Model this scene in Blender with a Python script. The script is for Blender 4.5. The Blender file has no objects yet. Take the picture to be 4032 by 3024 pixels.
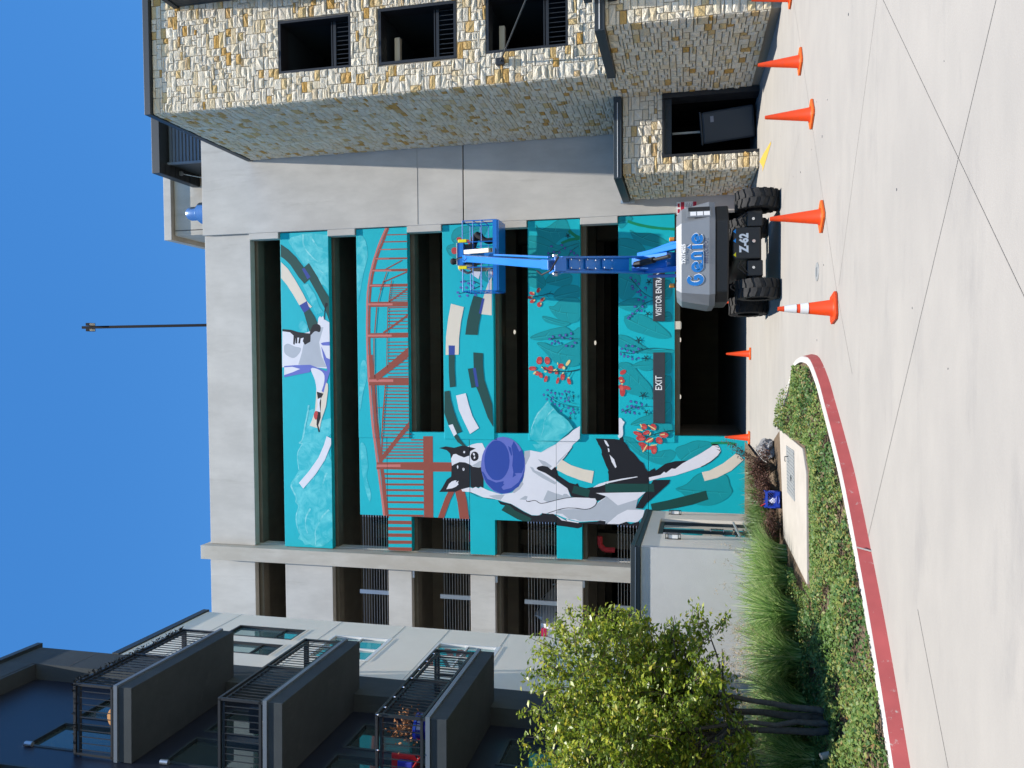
import bpy, bmesh, math, random
from mathutils import Vector, Matrix
import numpy as np
R = math.radians
random.seed(7); rng = np.random.default_rng(7)
scene = bpy.context.scene
col = scene.collection

# ------------------------------------------------------------------ camera
CAM_H = 2.0
PITCH, YAW = R(12.65), R(1.85)
fw = Vector((-math.sin(YAW)*math.cos(PITCH), math.cos(YAW)*math.cos(PITCH), math.sin(PITCH)))
rt = Vector((math.cos(YAW), math.sin(YAW), 0))
up = rt.cross(fw)
cd = bpy.data.cameras.new('camera'); cam = bpy.data.objects.new('camera', cd); col.objects.link(cam)
# the phone was held on its side: picture-right is the ground, picture-up is the viewer's right
m3 = Matrix((-up, rt, -fw)).transposed()
cam.matrix_world = Matrix.Translation((0, 0, CAM_H)) @ m3.to_4x4()
cd.sensor_width = 36; cd.sensor_fit = 'HORIZONTAL'; cd.lens = 3000/4032*36
cd.clip_start = .05; cd.clip_end = 2000
scene.camera = cam

# ------------------------------------------------------------------ sky, sun, exposure
sun_to = Vector((.095, -.245, 1.0)).normalized()
w = bpy.data.worlds.new('World'); scene.world = w; w.use_nodes = True
nt = w.node_tree; bg = nt.nodes['Background']
sky = nt.nodes.new('ShaderNodeTexSky'); sky.sky_type = 'NISHITA'; sky.sun_disc = False
sky.sun_elevation = math.asin(sun_to.z); sky.sun_rotation = math.atan2(sun_to.x, sun_to.y)
sky.air_density = 1.0; sky.dust_density = .2; sky.ozone_density = 3.0; sky.altitude = 250
hs = nt.nodes.new('ShaderNodeHueSaturation'); hs.inputs['Saturation'].default_value = 1.30      # the phone's deep clear blue, the whole sky alike
nt.links.new(sky.outputs[0], hs.inputs['Color']); nt.links.new(hs.outputs[0], bg.inputs[0]); bg.inputs[1].default_value = .11
sd = bpy.data.lights.new('sun', 'SUN'); sd.energy = 4.0; sd.angle = R(.53); sd.color = (1, .94, .85)
so = bpy.data.objects.new('sun', sd); col.objects.link(so)
so.rotation_euler = (-sun_to).to_track_quat('-Z', 'Y').to_euler(); so.location = (5, -5, 40)
scene.view_settings.view_transform = 'Standard'; scene.view_settings.look = 'None'
scene.view_settings.exposure = 1.0; scene.view_settings.gamma = 1
scene.view_settings.use_curve_mapping = False
scene.cycles.max_bounces = 6; scene.cycles.diffuse_bounces = 4; scene.cycles.glossy_bounces = 3; scene.cycles.transmission_bounces = 2
scene.cycles.caustics_reflective = False; scene.cycles.caustics_refractive = False

# ------------------------------------------------------------------ materials
MAT = {}
def mat(name, color, rough=.7, metal=0, spec=.4, noise=None, bump=None, coat=0, emit=None):
    """noise=(scale, amount, color2) mottles the colour, bump=(scale, strength, distance)"""
    if name in MAT: return MAT[name]
    m = bpy.data.materials.new(name); m.use_nodes = True; n = m.node_tree; b = n.nodes['Principled BSDF']
    b.inputs['Base Color'].default_value = (*color, 1); b.inputs['Roughness'].default_value = rough
    b.inputs['Metallic'].default_value = metal; b.inputs['Specular IOR Level'].default_value = spec
    if coat: b.inputs['Coat Weight'].default_value = coat; b.inputs['Coat Roughness'].default_value = .1
    if emit: b.inputs['Emission Color'].default_value = (*emit[:3], 1); b.inputs['Emission Strength'].default_value = emit[3]
    tc = n.nodes.new('ShaderNodeNewGeometry')
    if noise:
        t = n.nodes.new('ShaderNodeTexNoise'); t.inputs['Scale'].default_value = noise[0]; t.inputs['Detail'].default_value = 6
        t.inputs['Roughness'].default_value = .62
        n.links.new(tc.outputs['Position'], t.inputs['Vector'])
        r = n.nodes.new('ShaderNodeValToRGB'); e = r.color_ramp.elements
        e[0].position = .35; e[1].position = .7
        e[0].color = (*color, 1)
        c2 = noise[2]; a = noise[1]
        e[1].color = (*[color[i]*(1-a)+c2[i]*a for i in range(3)], 1)
        n.links.new(t.outputs['Fac'], r.inputs[0]); n.links.new(r.outputs[0], b.inputs['Base Color'])
    if bump:
        t2 = n.nodes.new('ShaderNodeTexNoise'); t2.inputs['Scale'].default_value = bump[0]; t2.inputs['Detail'].default_value = 5
        n.links.new(tc.outputs['Position'], t2.inputs['Vector'])
        bp = n.nodes.new('ShaderNodeBump'); bp.inputs['Strength'].default_value = bump[1]; bp.inputs['Distance'].default_value = bump[2]
        n.links.new(t2.outputs['Fac'], bp.inputs['Height']); n.links.new(bp.outputs[0], b.inputs['Normal'])
    MAT[name] = m; return m
def srgb(r, g, b):
    f = lambda v: (v/255/12.92) if v/255 < .04045 else ((v/255+.055)/1.055)**2.4
    return (f(r), f(g), f(b))
def streaked(name, color, dark, vertical=True, scale=1.0, amount=.5, rough=.85, spec=.25, aniso=(1, 1, .12), bump=.12, blotch=None):
    """cast concrete: large soft blotches, streaks along one axis, pores"""
    m = bpy.data.materials.new(name); m.use_nodes = True; n = m.node_tree; L = n.links; b = n.nodes['Principled BSDF']
    b.inputs['Roughness'].default_value = rough; b.inputs['Specular IOR Level'].default_value = spec
    g = n.nodes.new('ShaderNodeNewGeometry')
    mp = n.nodes.new('ShaderNodeMapping'); mp.inputs['Scale'].default_value = aniso; L.new(g.outputs['Position'], mp.inputs[0])
    t1 = n.nodes.new('ShaderNodeTexNoise'); t1.inputs['Scale'].default_value = 2.2*scale; t1.inputs['Detail'].default_value = 7; t1.inputs['Roughness'].default_value = .65
    L.new(mp.outputs[0], t1.inputs['Vector'])
    t2 = n.nodes.new('ShaderNodeTexNoise'); t2.inputs['Scale'].default_value = .55*scale; t2.inputs['Detail'].default_value = 4
    L.new(g.outputs['Position'], t2.inputs['Vector'])
    t3 = n.nodes.new('ShaderNodeTexNoise'); t3.inputs['Scale'].default_value = 60*scale; t3.inputs['Detail'].default_value = 3
    L.new(g.outputs['Position'], t3.inputs['Vector'])
    ad = n.nodes.new('ShaderNodeMath'); ad.operation = 'ADD'; L.new(t1.outputs['Fac'], ad.inputs[0]); L.new(t2.outputs['Fac'], ad.inputs[1])
    ad2 = n.nodes.new('ShaderNodeMath'); ad2.operation = 'MULTIPLY_ADD'; ad2.inputs[1].default_value = .25; L.new(t3.outputs['Fac'], ad2.inputs[0]); L.new(ad.outputs[0], ad2.inputs[2])
    r = n.nodes.new('ShaderNodeValToRGB'); e = r.color_ramp.elements
    e[0].position = .42; e[0].color = (*dark, 1); e[1].position = .62; e[1].color = (*color, 1)
    mr = n.nodes.new('ShaderNodeMath'); mr.operation = 'MULTIPLY'; mr.inputs[1].default_value = .45; L.new(ad2.outputs[0], mr.inputs[0]); L.new(mr.outputs[0], r.inputs[0])
    mx = n.nodes.new('ShaderNodeMixRGB'); mx.inputs[0].default_value = amount; mx.inputs[1].default_value = (*color, 1)
    L.new(r.outputs[0], mx.inputs[2]); out = mx.outputs[0]
    if blotch:                                             # stains with a shape of their own: (scale, stretch, colour, low, high)
        mp2 = n.nodes.new('ShaderNodeMapping'); mp2.inputs['Scale'].default_value = blotch[1]; L.new(g.outputs['Position'], mp2.inputs[0])
        t4 = n.nodes.new('ShaderNodeTexNoise'); t4.inputs['Scale'].default_value = blotch[0]; t4.inputs['Detail'].default_value = 8; t4.inputs['Roughness'].default_value = .7; L.new(mp2.outputs[0], t4.inputs['Vector'])
        r4 = n.nodes.new('ShaderNodeMapRange'); r4.inputs['From Min'].default_value = blotch[3]; r4.inputs['From Max'].default_value = blotch[4]; L.new(t4.outputs['Fac'], r4.inputs['Value'])
        m4 = n.nodes.new('ShaderNodeMixRGB'); L.new(r4.outputs[0], m4.inputs[0]); L.new(out, m4.inputs[1]); m4.inputs[2].default_value = (*blotch[2], 1); out = m4.outputs[0]
    L.new(out, b.inputs['Base Color'])
    bp = n.nodes.new('ShaderNodeBump'); bp.inputs['Strength'].default_value = bump; bp.inputs['Distance'].default_value = .01
    L.new(t3.outputs['Fac'], bp.inputs['Height']); L.new(bp.outputs[0], b.inputs['Normal'])
    MAT[name] = m; return m
def varied(name, stops, rough=.6, spec=.3, trans=0, bump=None, noise=0):
    """colour picked per leaf / per stone from a ramp, by the 'rnd' attribute plus the object's own random number"""
    m = bpy.data.materials.new(name); m.use_nodes = True; n = m.node_tree; L = n.links; b = n.nodes['Principled BSDF']
    b.inputs['Roughness'].default_value = rough; b.inputs['Specular IOR Level'].default_value = spec
    at = n.nodes.new('ShaderNodeAttribute'); at.attribute_name = 'rnd'
    oi = n.nodes.new('ShaderNodeObjectInfo')
    ad = n.nodes.new('ShaderNodeMath'); ad.operation = 'ADD'; L.new(at.outputs['Fac'], ad.inputs[0]); L.new(oi.outputs['Random'], ad.inputs[1])
    fr = n.nodes.new('ShaderNodeMath'); fr.operation = 'FRACT'; L.new(ad.outputs[0], fr.inputs[0])
    r = n.nodes.new('ShaderNodeValToRGB'); e = r.color_ramp.elements
    while len(e) < len(stops): e.new(.5)
    for el, (p, c) in zip(e, stops): el.position = p; el.color = (*c, 1)
    L.new(fr.outputs[0], r.inputs[0]); out = r.outputs[0]
    g = n.nodes.new('ShaderNodeNewGeometry')
    if noise:
        t = n.nodes.new('ShaderNodeTexNoise'); t.inputs['Scale'].default_value = 9; t.inputs['Detail'].default_value = 6; L.new(g.outputs['Position'], t.inputs['Vector'])
        r2 = n.nodes.new('ShaderNodeValToRGB'); r2.color_ramp.elements[0].position = .3; r2.color_ramp.elements[1].position = .75
        r2.color_ramp.elements[0].color = (1, 1, 1, 1); r2.color_ramp.elements[1].color = (*noise, 1); L.new(t.outputs['Fac'], r2.inputs[0])
        mx = n.nodes.new('ShaderNodeMixRGB'); mx.blend_type = 'MULTIPLY'; mx.inputs[0].default_value = 1; L.new(out, mx.inputs[1]); L.new(r2.outputs[0], mx.inputs[2]); out = mx.outputs[0]
    L.new(out, b.inputs['Base Color'])
    if bump:
        t = n.nodes.new('ShaderNodeTexNoise'); t.inputs['Scale'].default_value = bump[0]; t.inputs['Detail'].default_value = 5; L.new(g.outputs['Position'], t.inputs['Vector'])
        bp = n.nodes.new('ShaderNodeBump'); bp.inputs['Strength'].default_value = bump[1]; bp.inputs['Distance'].default_value = bump[2]
        L.new(t.outputs['Fac'], bp.inputs['Height']); L.new(bp.outputs[0], b.inputs['Normal'])
    if trans:
        tr = n.nodes.new('ShaderNodeBsdfTranslucent'); L.new(out, tr.inputs[0])
        ms = n.nodes.new('ShaderNodeMixShader'); ms.inputs[0].default_value = trans
        L.new(b.outputs[0], ms.inputs[1]); L.new(tr.outputs[0], ms.inputs[2]); L.new(ms.outputs[0], n.nodes['Material Output'].inputs[0])
    MAT[name] = m; return m

streaked('concrete', (.57, .545, .50), (.42, .40, .365), amount=.65, aniso=(1, 1, .35), blotch=(1.6, (1.4, 1.4, .16), (.36, .335, .295), .58, .85))
streaked('concrete_warm', (.52, .49, .43), (.38, .34, .28), amount=.65, aniso=(1, 1, .35), blotch=(1.6, (1.6, 1.6, .16), (.33, .28, .22), .56, .82))
streaked('driveway', (.315, .298, .272), (.245, .235, .22), amount=.5, scale=.9, aniso=(.45, 1.0, 1), bump=.25, blotch=(1.0, (.40, 1.3, 1), (.20, .195, .19), .55, .9))
streaked('sidewalk', (.40, .37, .33), (.29, .265, .23), amount=.4, scale=1.4, aniso=(1, 1, 1), bump=.2)
streaked('kerb_concrete', (.50, .48, .45), (.34, .32, .3), amount=.4, scale=2, aniso=(1, 1, 1), bump=.2)
streaked('stucco_grey', (.54, .54, .535), (.46, .46, .455), amount=.35, scale=1.5, aniso=(1, 1, 1), bump=.5)
streaked('stucco_beige', (.84, .77, .66), (.77, .70, .59), amount=.35, scale=1.5, aniso=(1, 1, 1), bump=.4)
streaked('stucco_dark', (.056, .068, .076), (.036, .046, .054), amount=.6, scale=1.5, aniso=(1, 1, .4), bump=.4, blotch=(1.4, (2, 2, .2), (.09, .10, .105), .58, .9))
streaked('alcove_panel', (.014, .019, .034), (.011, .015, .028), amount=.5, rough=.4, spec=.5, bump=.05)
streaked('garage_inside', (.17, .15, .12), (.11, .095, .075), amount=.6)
mat('dark_metal', (.018, .022, .027), .45, 0, .5)
mat('dark_frame', (.012, .013, .016), .5, 0, .5)
mat('coping_dark', (.022, .032, .04), .5, 0, .5, bump=(8, .1, .01))
mat('siding', (.13, .165, .21), .55, 0, .4)
mat('galvanised', (.42, .46, .50), .38, .8)
mat('white_metal', (.78, .78, .76), .5)
mat('window_white', (.72, .73, .73), .45)
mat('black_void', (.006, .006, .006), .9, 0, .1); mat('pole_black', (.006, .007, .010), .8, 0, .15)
mat('glass', (.30, .46, .46), .03, .75, .6)
mat('glass_dark', (.09, .13, .13), .04, .65, .6)
mat('cable_steel', (.55, .55, .55), .35, .9)
mat('mortar', (.30, .265, .21), .95, 0, .1, bump=(40, .4, .02))
mat('soil', (.10, .075, .055), .95, 0, .1, noise=(14, .7, (.20, .15, .10)), bump=(30, .8, .03))
mat('earth', (.16, .15, .11), .95, 0, .1, noise=(1.5, .5, (.10, .11, .06)))
mat('lift_blue', (.006, .16, .56), .35, 0, .5, coat=.35)
mat('lift_black', (.012, .012, .013), .5, 0, .5, bump=(30, .08, .01))
mat('lift_grey', (.185, .20, .22), .38, .1, .5, noise=(2.5, .3, (.235, .245, .26)))
mat('rubber', (.020, .020, .021), .8, 0, .3, noise=(9, .6, (.045, .043, .040)), bump=(50, .2, .005))
mat('cone_orange', (.64, .050, .004), .5, 0, .3, noise=(16, .5, (.36, .05, .02)))
mat('cone_base', (.72, .11, .012), .5)
mat('reflective_white', (.70, .70, .70), .35)
mat('paint_red', (.50, .045, .045), .6)
mat('yellow_paint', (.52, .33, .02), .7, noise=(20, .5, (.40, .33, .16)))
mat('amber', (.65, .22, .02), .25, 0, .6)
mat('sign_charcoal', (.030, .034, .042), .6, noise=(3, .3, (.04, .045, .05)))
mat('sign_white', (.80, .80, .80), .5)
mat('logo_blue', (.010, .14, .42), .4)
mat('navy', (.010, .016, .07), .5)
mat('bright_blue', (.0, .26, .75), .4); mat('bright_yellow', (.85, .72, .0), .4)
mat('sign_red', (.45, .02, .05), .5)
mat('bark', (.052, .047, .043), .9, 0, .2, noise=(20, .6, (.10, .09, .08)), bump=(45, .6, .02))
mat('twig', (.10, .075, .05), .9)
mat('crate_blue', (.006, .045, .42), .4, 0, .5)
mat('pot_blue', (.008, .015, .22), .15, 0, .6, coat=.6)
mat('dry_leaf', (.30, .13, .05), .8); mat('wood', (.42, .20, .06), .5)
mat('red_fabric', (.45, .02, .02), .7); mat('blue_fabric', (.01, .03, .35), .7)
mat('chrome', (.7, .72, .75), .15, 1)
mat('vent_steel', (.40, .52, .66), .22, .9)
mat('rock', (.14, .14, .145), .85, 0, .3, noise=(8, .7, (.30, .30, .30)), bump=(14, .8, .05))
mat('grate_grey', (.26, .27, .27), .6, .2)
mat('warm_bulb', (.9, .8, .6), .4, emit=(1, .8, .5, 4)); mat('garage_lamp', (.8, .78, .7), .4, emit=(1, .93, .78, .35))
mat('car_white', (.70, .70, .71), .25, 0, .5, coat=.6); mat('car_blue', (.012, .035, .17), .25, 0, .5, coat=.6)
mat('tail_red', (.45, .01, .06), .2); mat('car_glass', (.01, .012, .015), .05, 0, .6)
mat('cream_cover', (.62, .56, .44), .7)
mat('bin_grey', (.045, .055, .066), .55, 0, .4); mat('label_grey', (.25, .27, .33), .5)
for k, c in {'turquoise': (0, 178, 190), 'white': (222, 222, 228), 'lgrey': (176, 182, 190), 'black': (24, 25, 32),
             'cream': (222, 212, 194), 'dgreen': (28, 74, 70), 'dgreen2': (16, 68, 62), 'ablue': (50, 72, 150), 'violet': (100, 112, 190), 'fblue': (42, 72, 158), 'rust': (146, 74, 60),
             'pink': (198, 116, 108), 'red': (196, 44, 44), 'redlt': (214, 92, 84), 'yellow': (226, 208, 140), 'leaf': (0, 148, 156), 'leafdk': (0, 128, 130), 'leaflt': (30, 170, 178), 'lgreen': (0, 134, 92),
             'stem': (12, 58, 68), 'bell': (84, 104, 178), 'belldk': (46, 66, 130)}.items():
    c = srgb(*c); mat('paint_'+k, c, .62, 0, .3, noise=(2.6, .22, tuple(min(1, v*.78) for v in c)), bump=(70, .12, .006))
# painted clouds: watercolour washes between the ground colour and a paler turquoise
def cloud_mat(name, lo, hi, p0, p1, sc):
    m = bpy.data.materials.new(name); m.use_nodes = True; n = m.node_tree; L = n.links; b = n.nodes['Principled BSDF']; b.inputs['Roughness'].default_value = .62
    g = n.nodes.new('ShaderNodeNewGeometry'); t = n.nodes.new('ShaderNodeTexNoise'); t.inputs['Scale'].default_value = sc; t.inputs['Detail'].default_value = 8; t.inputs['Roughness'].default_value = .6; t.inputs['Distortion'].default_value = .8
    L.new(g.outputs['Position'], t.inputs['Vector']); r = n.nodes.new('ShaderNodeValToRGB'); e = r.color_ramp.elements; e[0].position = p0; e[1].position = p1; e[0].color = (*srgb(*lo), 1); e[1].color = (*srgb(*hi), 1)
    L.new(t.outputs['Fac'], r.inputs[0]); L.new(r.outputs[0], b.inputs['Base Color']); MAT[name] = m
cloud_mat('paint_cloud', (0, 176, 188), (104, 208, 212), .40, .72, 2.4); cloud_mat('paint_cloud2', (40, 182, 190), (140, 214, 216), .35, .65, 3.5)
STONES = [(0, (0.74, 0.67, 0.554)), (.14, (0.66, 0.61, 0.504)), (.3, (0.77, 0.71, 0.579)), (.44, (0.69, 0.63, 0.512)), (.58, (0.79, 0.74, 0.621)), (.70, (0.64, 0.55, 0.386)), (.80, (0.75, 0.68, 0.545)), (.88, (0.64, 0.49, 0.252)), (.955, (0.53, 0.31, 0.084)), (1, (0.74, 0.66, 0.504))]
varied('limestone', STONES, .9, .2, bump=(34, .9, .03), noise=(.95, .90, .82))
varied('leaf_tree', [(0, (.09, .15, .016)), (.35, (.20, .275, .026)), (.65, (.33, .39, .038)), (.9, (.43, .46, .05)), (1, (.48, .38, .05))], .36, .5, trans=.45)
varied('leaf_cover', [(0, (.025, .070, .016)), (.4, (.065, .14, .03)), (.75, (.13, .20, .045)), (.95, (.22, .23, .06)), (1, (.19, .10, .04))], .52, .35, trans=.2)
varied('leaf_purple', [(0, (.045, .020, .018)), (.5, (.095, .045, .034)), (1, (.16, .085, .055))], .6, .3, trans=.2)
varied('blade_green', [(0, (.06, .14, .035)), (.35, (.16, .30, .08)), (.75, (.32, .46, .15)), (1, (.52, .58, .30))], .45, .4, trans=.4)
varied('blade_liriope', [(0, (.03, .08, .015)), (.5, (.07, .15, .03)), (1, (.20, .25, .09))], .4, .5, trans=.2)
varied('seed_tan', [(0, (.32, .24, .14)), (1, (.50, .40, .26))], .8, .2, trans=.2)

# worn red kerb paint: scuffs show the concrete
def kerb_paint():
    m = bpy.data.materials.new('kerb_red'); m.use_nodes = True; n = m.node_tree; L = n.links; b = n.nodes['Principled BSDF']; b.inputs['Roughness'].default_value = .65
    g = n.nodes.new('ShaderNodeNewGeometry'); mp = n.nodes.new('ShaderNodeMapping'); mp.inputs['Rotation'].default_value = (0, 0, R(42)); mp.inputs['Scale'].default_value = (5, 1.0, 3); L.new(g.outputs['Position'], mp.inputs[0])
    t = n.nodes.new('ShaderNodeTexNoise'); t.inputs['Scale'].default_value = 2.6; t.inputs['Detail'].default_value = 9; t.inputs['Roughness'].default_value = .72; L.new(mp.outputs[0], t.inputs['Vector'])
    r = n.nodes.new('ShaderNodeValToRGB'); e = r.color_ramp.elements; e[0].position = .60; e[0].color = (.46, .085, .08, 1); e[1].position = .68; e[1].color = (.50, .40, .36, 1)
    L.new(t.outputs['Fac'], r.inputs[0])
    t2 = n.nodes.new('ShaderNodeTexNoise'); t2.inputs['Scale'].default_value = 3; L.new(g.outputs['Position'], t2.inputs['Vector'])
    mx = n.nodes.new('ShaderNodeMixRGB'); mx.blend_type = 'MULTIPLY'; mx.inputs[0].default_value = .5; L.new(r.outputs[0], mx.inputs[1]); L.new(t2.outputs['Fac'], mx.inputs[2])
    L.new(mx.outputs[0], b.inputs['Base Color']); MAT['kerb_red'] = m
kerb_paint()

# ------------------------------------------------------------------ mesh helpers
def link(o, parent=None):
    col.objects.link(o)
    if parent: o.parent = parent
    return o
def empty(name, loc=(0, 0, 0), rz=0):
    o = bpy.data.objects.new(name, None); o.location = loc; o.rotation_euler = (0, 0, rz); o.empty_display_size = .2; return link(o)
def tag(o, label=None, cat=None, group=None, kind=None):
    if label: o['label'] = label
    if cat: o['category'] = cat
    if group: o['group'] = group
    if kind: o['kind'] = kind
    return o
class MB:
    def __init__(s): s.v = []; s.f = []; s.m = []; s.mi = 0
    def quad(s, *p):
        n = len(s.v); s.v += [tuple(q) for q in p]; s.f.append(tuple(range(n, n+len(p)))); s.m.append(s.mi)
    def box(s, x0, x1, y0, y1, z0, z1, M=None):
        n = len(s.v); c = [(x, y, z) for z in (z0, z1) for y in (y0, y1) for x in (x0, x1)]
        if M: c = [tuple(M @ Vector(q)) for q in c]
        s.v += c
        for q in ((0, 2, 3, 1), (4, 5, 7, 6), (0, 1, 5, 4), (2, 6, 7, 3), (0, 4, 6, 2), (1, 3, 7, 5)): s.f.append(tuple(n+i for i in q)); s.m.append(s.mi)
        return s
    def tube(s, p0, p1, r0, r1=None, n=8, caps=True):
        r1 = r0 if r1 is None else r1; p0 = Vector(p0); p1 = Vector(p1); d = (p1-p0)
        if d.length < 1e-6: return s
        q = d.to_track_quat('Z', 'Y'); b = len(s.v)
        for p, r in ((p0, r0), (p1, r1)):
            for i in range(n):
                a = 2*math.pi*i/n; s.v.append(tuple(p + q @ Vector((r*math.cos(a), r*math.sin(a), 0))))
        for i in range(n): s.f.append((b+i, b+(i+1) % n, b+n+(i+1) % n, b+n+i)); s.m.append(s.mi)
        if caps: s.f.append(tuple(b+n-1-i for i in range(n))); s.m.append(s.mi); s.f.append(tuple(b+n+i for i in range(n))); s.m.append(s.mi)
        return s
    def path(s, pts, r, n=6):
        for a, b in zip(pts, pts[1:]): s.tube(a, b, r, r, n)
        return s
    def bar(s, p0, p1, wx, wy, upv=(0, 0, 1)):
        """square beam from p0 to p1, wx across, wy along upv"""
        p0 = Vector(p0); p1 = Vector(p1); d = (p1-p0).normalized(); x = d.cross(Vector(upv)).normalized(); y = x.cross(d)
        n = len(s.v)
        for p in (p0, p1):
            for a, b in ((-1, -1), (1, -1), (1, 1), (-1, 1)): s.v.append(tuple(p + x*(a*wx/2) + y*(b*wy/2)))
        for q in ((0, 3, 2, 1), (4, 5, 6, 7), (0, 1, 5, 4), (1, 2, 6, 5), (2, 3, 7, 6), (3, 0, 4, 7)): s.f.append(tuple(n+i for i in q)); s.m.append(s.mi)
        return s
    def lathe(s, prof, n=20, c=(0, 0, 0), M=None):
        b = len(s.v)
        for r, z in prof:
            for i in range(n):
                a = 2*math.pi*i/n; p = Vector((c[0]+r*math.cos(a), c[1]+r*math.sin(a), c[2]+z)); s.v.append(tuple(M @ p if M else p))
        for k in range(len(prof)-1):
            for i in range(n): s.f.append((b+k*n+i, b+k*n+(i+1) % n, b+(k+1)*n+(i+1) % n, b+(k+1)*n+i)); s.m.append(s.mi)
        return s
    def prism(s, poly, z0, z1, M=None):
        n = len(poly); b = len(s.v)
        for z in (z0, z1):
            for x, y in poly:
                p = Vector((x, y, z)); s.v.append(tuple(M @ p if M else p))
        s.f.append(tuple(b+n-1-i for i in range(n))); s.m.append(s.mi); s.f.append(tuple(b+n+i for i in range(n))); s.m.append(s.mi)
        for i in range(n): s.f.append((b+i, b+(i+1) % n, b+n+(i+1) % n, b+n+i)); s.m.append(s.mi)
        return s
    def mesh(s, name, mats):
        me = bpy.data.meshes.new(name); me.from_pydata(s.v, [], s.f)
        for k in (mats if isinstance(mats, (list, tuple)) else [mats]): me.materials.append(MAT[k])
        if any(s.m): me.polygons.foreach_set('material_index', s.m)
        return me
    def build(s, name, mats, parent=None, smooth=False, bevel=0, loc=None):
        me = s.mesh(name, mats)
        bm = bmesh.new(); bm.from_mesh(me); bmesh.ops.recalc_face_normals(bm, faces=bm.faces); bm.to_mesh(me); bm.free()
        o = bpy.data.objects.new(name, me); link(o, parent)
        if loc: o.location = loc
        if smooth:
            for p in me.polygons: p.use_smooth = True
            try: me.set_sharp_from_angle(angle=R(40))
            except Exception: pass
        if bevel:
            b = o.modifiers.new('bevel', 'BEVEL'); b.width = bevel; b.segments = 2; b.limit_method = 'ANGLE'
        return o
def box(name, m, parent, x0, x1, y0, y1, z0, z1, bevel=0): return MB().box(x0, x1, y0, y1, z0, z1).build(name, m, parent, bevel=bevel)
def fast_mesh(name, verts, faces_n, nper, m, rnd=None):
    """numpy mesh: verts (N,3), nper verts per face in order"""
    me = bpy.data.meshes.new(name); nv = len(verts); nf = nv//nper
    me.vertices.add(nv); me.vertices.foreach_set('co', np.asarray(verts, dtype=np.float32).ravel())
    me.loops.add(nv); me.loops.foreach_set('vertex_index', np.arange(nv, dtype=np.int32))
    me.polygons.add(nf); me.polygons.foreach_set('loop_start', np.arange(0, nv, nper, dtype=np.int32))
    me.update(calc_edges=True); me.materials.append(MAT[m])
    if rnd is not None:
        a = me.attributes.new('rnd', 'FLOAT', 'FACE'); a.data.foreach_set('value', np.asarray(rnd, dtype=np.float32))
    return me
def text_mesh(name, s, size, m, parent, M, bold=0, shear=0, spacing=1, width=None, align='CENTER'):
    """flat lettering, built as a mesh; M places its x/y plane"""
    cu = bpy.data.curves.new(name, 'FONT'); cu.body = s; cu.size = size; cu.offset = bold; cu.shear = shear; cu.space_character = spacing
    cu.align_x = align; cu.align_y = 'CENTER'; cu.extrude = 0; cu.resolution_u = 3
    tmp = bpy.data.objects.new(name, cu); col.objects.link(tmp)
    dg = bpy.context.evaluated_depsgraph_get(); me = bpy.data.meshes.new_from_object(tmp.evaluated_get(dg))
    bpy.data.objects.remove(tmp); me.materials.clear(); me.materials.append(MAT[m])
    if width:
        xs = [v.co.x for v in me.vertices]; k = width/(max(xs)-min(xs))
        for v in me.vertices: v.co.x *= k
    o = bpy.data.objects.new(name, me); link(o, parent); o.matrix_local = M; return o
def facing_camera(x, y, z, rz=0):   # text plane: x to the right, y up, seen from -Y
    return Matrix.Translation((x, y, z)) @ Matrix.Rotation(rz, 4, 'Z') @ Matrix.Rotation(R(90), 4, 'X')
def inside(px, py, poly):
    r = np.zeros(len(px), bool); n = len(poly)
    for i in range(n):
        x1, y1 = poly[i]; x2, y2 = poly[(i+1) % n]
        c = ((y1 > py) != (y2 > py)) & (px < (x2-x1)*(py-y1)/((y2-y1) or 1e-9)+x1); r ^= c
    return r

# ================================================================== ground
def structure(o): o['kind'] = 'structure'; return o
g = MB(); g.quad((-400, -400, -.03), (400, -400, -.03), (400, 400, -.03), (-400, 400, -.03)); structure(g.build('ground', 'earth'))
g = MB(); g.quad((-30, -30, 0), (45, -30, 0), (45, 60, 0), (-30, 60, 0)); drive = structure(g.build('driveway', 'driveway'))
def joint(pts, w=.009, z=.004):
    b = MB()
    for (x0, y0), (x1, y1) in zip(pts, pts[1:]):
        d = Vector((x1-x0, y1-y0)).normalized(); n = Vector((-d.y, d.x))*w/2
        b.quad((x0-n.x, y0-n.y, z), (x1-n.x, y1-n.y, z), (x1+n.x, y1+n.y, z), (x0+n.x, y0+n.y, z))
    return b.build('joint', 'joint_grey', drive)
mat('joint_dark', (.10, .095, .09), .95); mat('joint_grey', (.262, .248, .228), .95); mat('pour_line', (.40, .37, .33), .95)
joint([(6.2, 11.2), (-.9, 3.85)]); joint([(9, .4), (-3.6, 10.3)]); joint([(7.2, 6.5), (.95, 10.75)], .008)
joint([(8.2, 16.3), (.87, 10.88), (-.2, 9.9)], .008); joint([(3.95, 14.3), (2.9, 17.3)], .006); joint([(-2.2, 7.2), (-6.5, 3.6)], .01)
stains = MB()
for i in range(26):                                  # small tyre scuffs and pebbles on the drive
    x = random.uniform(-.5, 6); y = random.uniform(5.5, 22); s = random.uniform(.004, .014)
    stains.box(x-s, x+s*1.4, y-s*.5, y+s*.5, .002, .002+s*.4)
tag(stains.build('gravel', 'rock'), 'small loose bits of gravel scattered over the concrete drive', 'gravel', kind='stuff')
y = MB(); y.quad((5.26, 21.55, .005), (4.92, 20.7, .005), (4.80, 20.72, .005), (4.99, 18.78, .005), (5.04, 18.78, .005), (5.2, 20.5, .005))
structure(y.build('yellow_marking', 'yellow_paint'))
c = MB(); c.lathe([(.0, .012), (.11, .012), (.125, .010), (.14, .010), (.145, .003)], 24, (1.31, 12.41, 0))
for k in range(5): c.box(1.24, 1.38, 12.355+.025*k, 12.363+.025*k, .012, .015)
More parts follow.
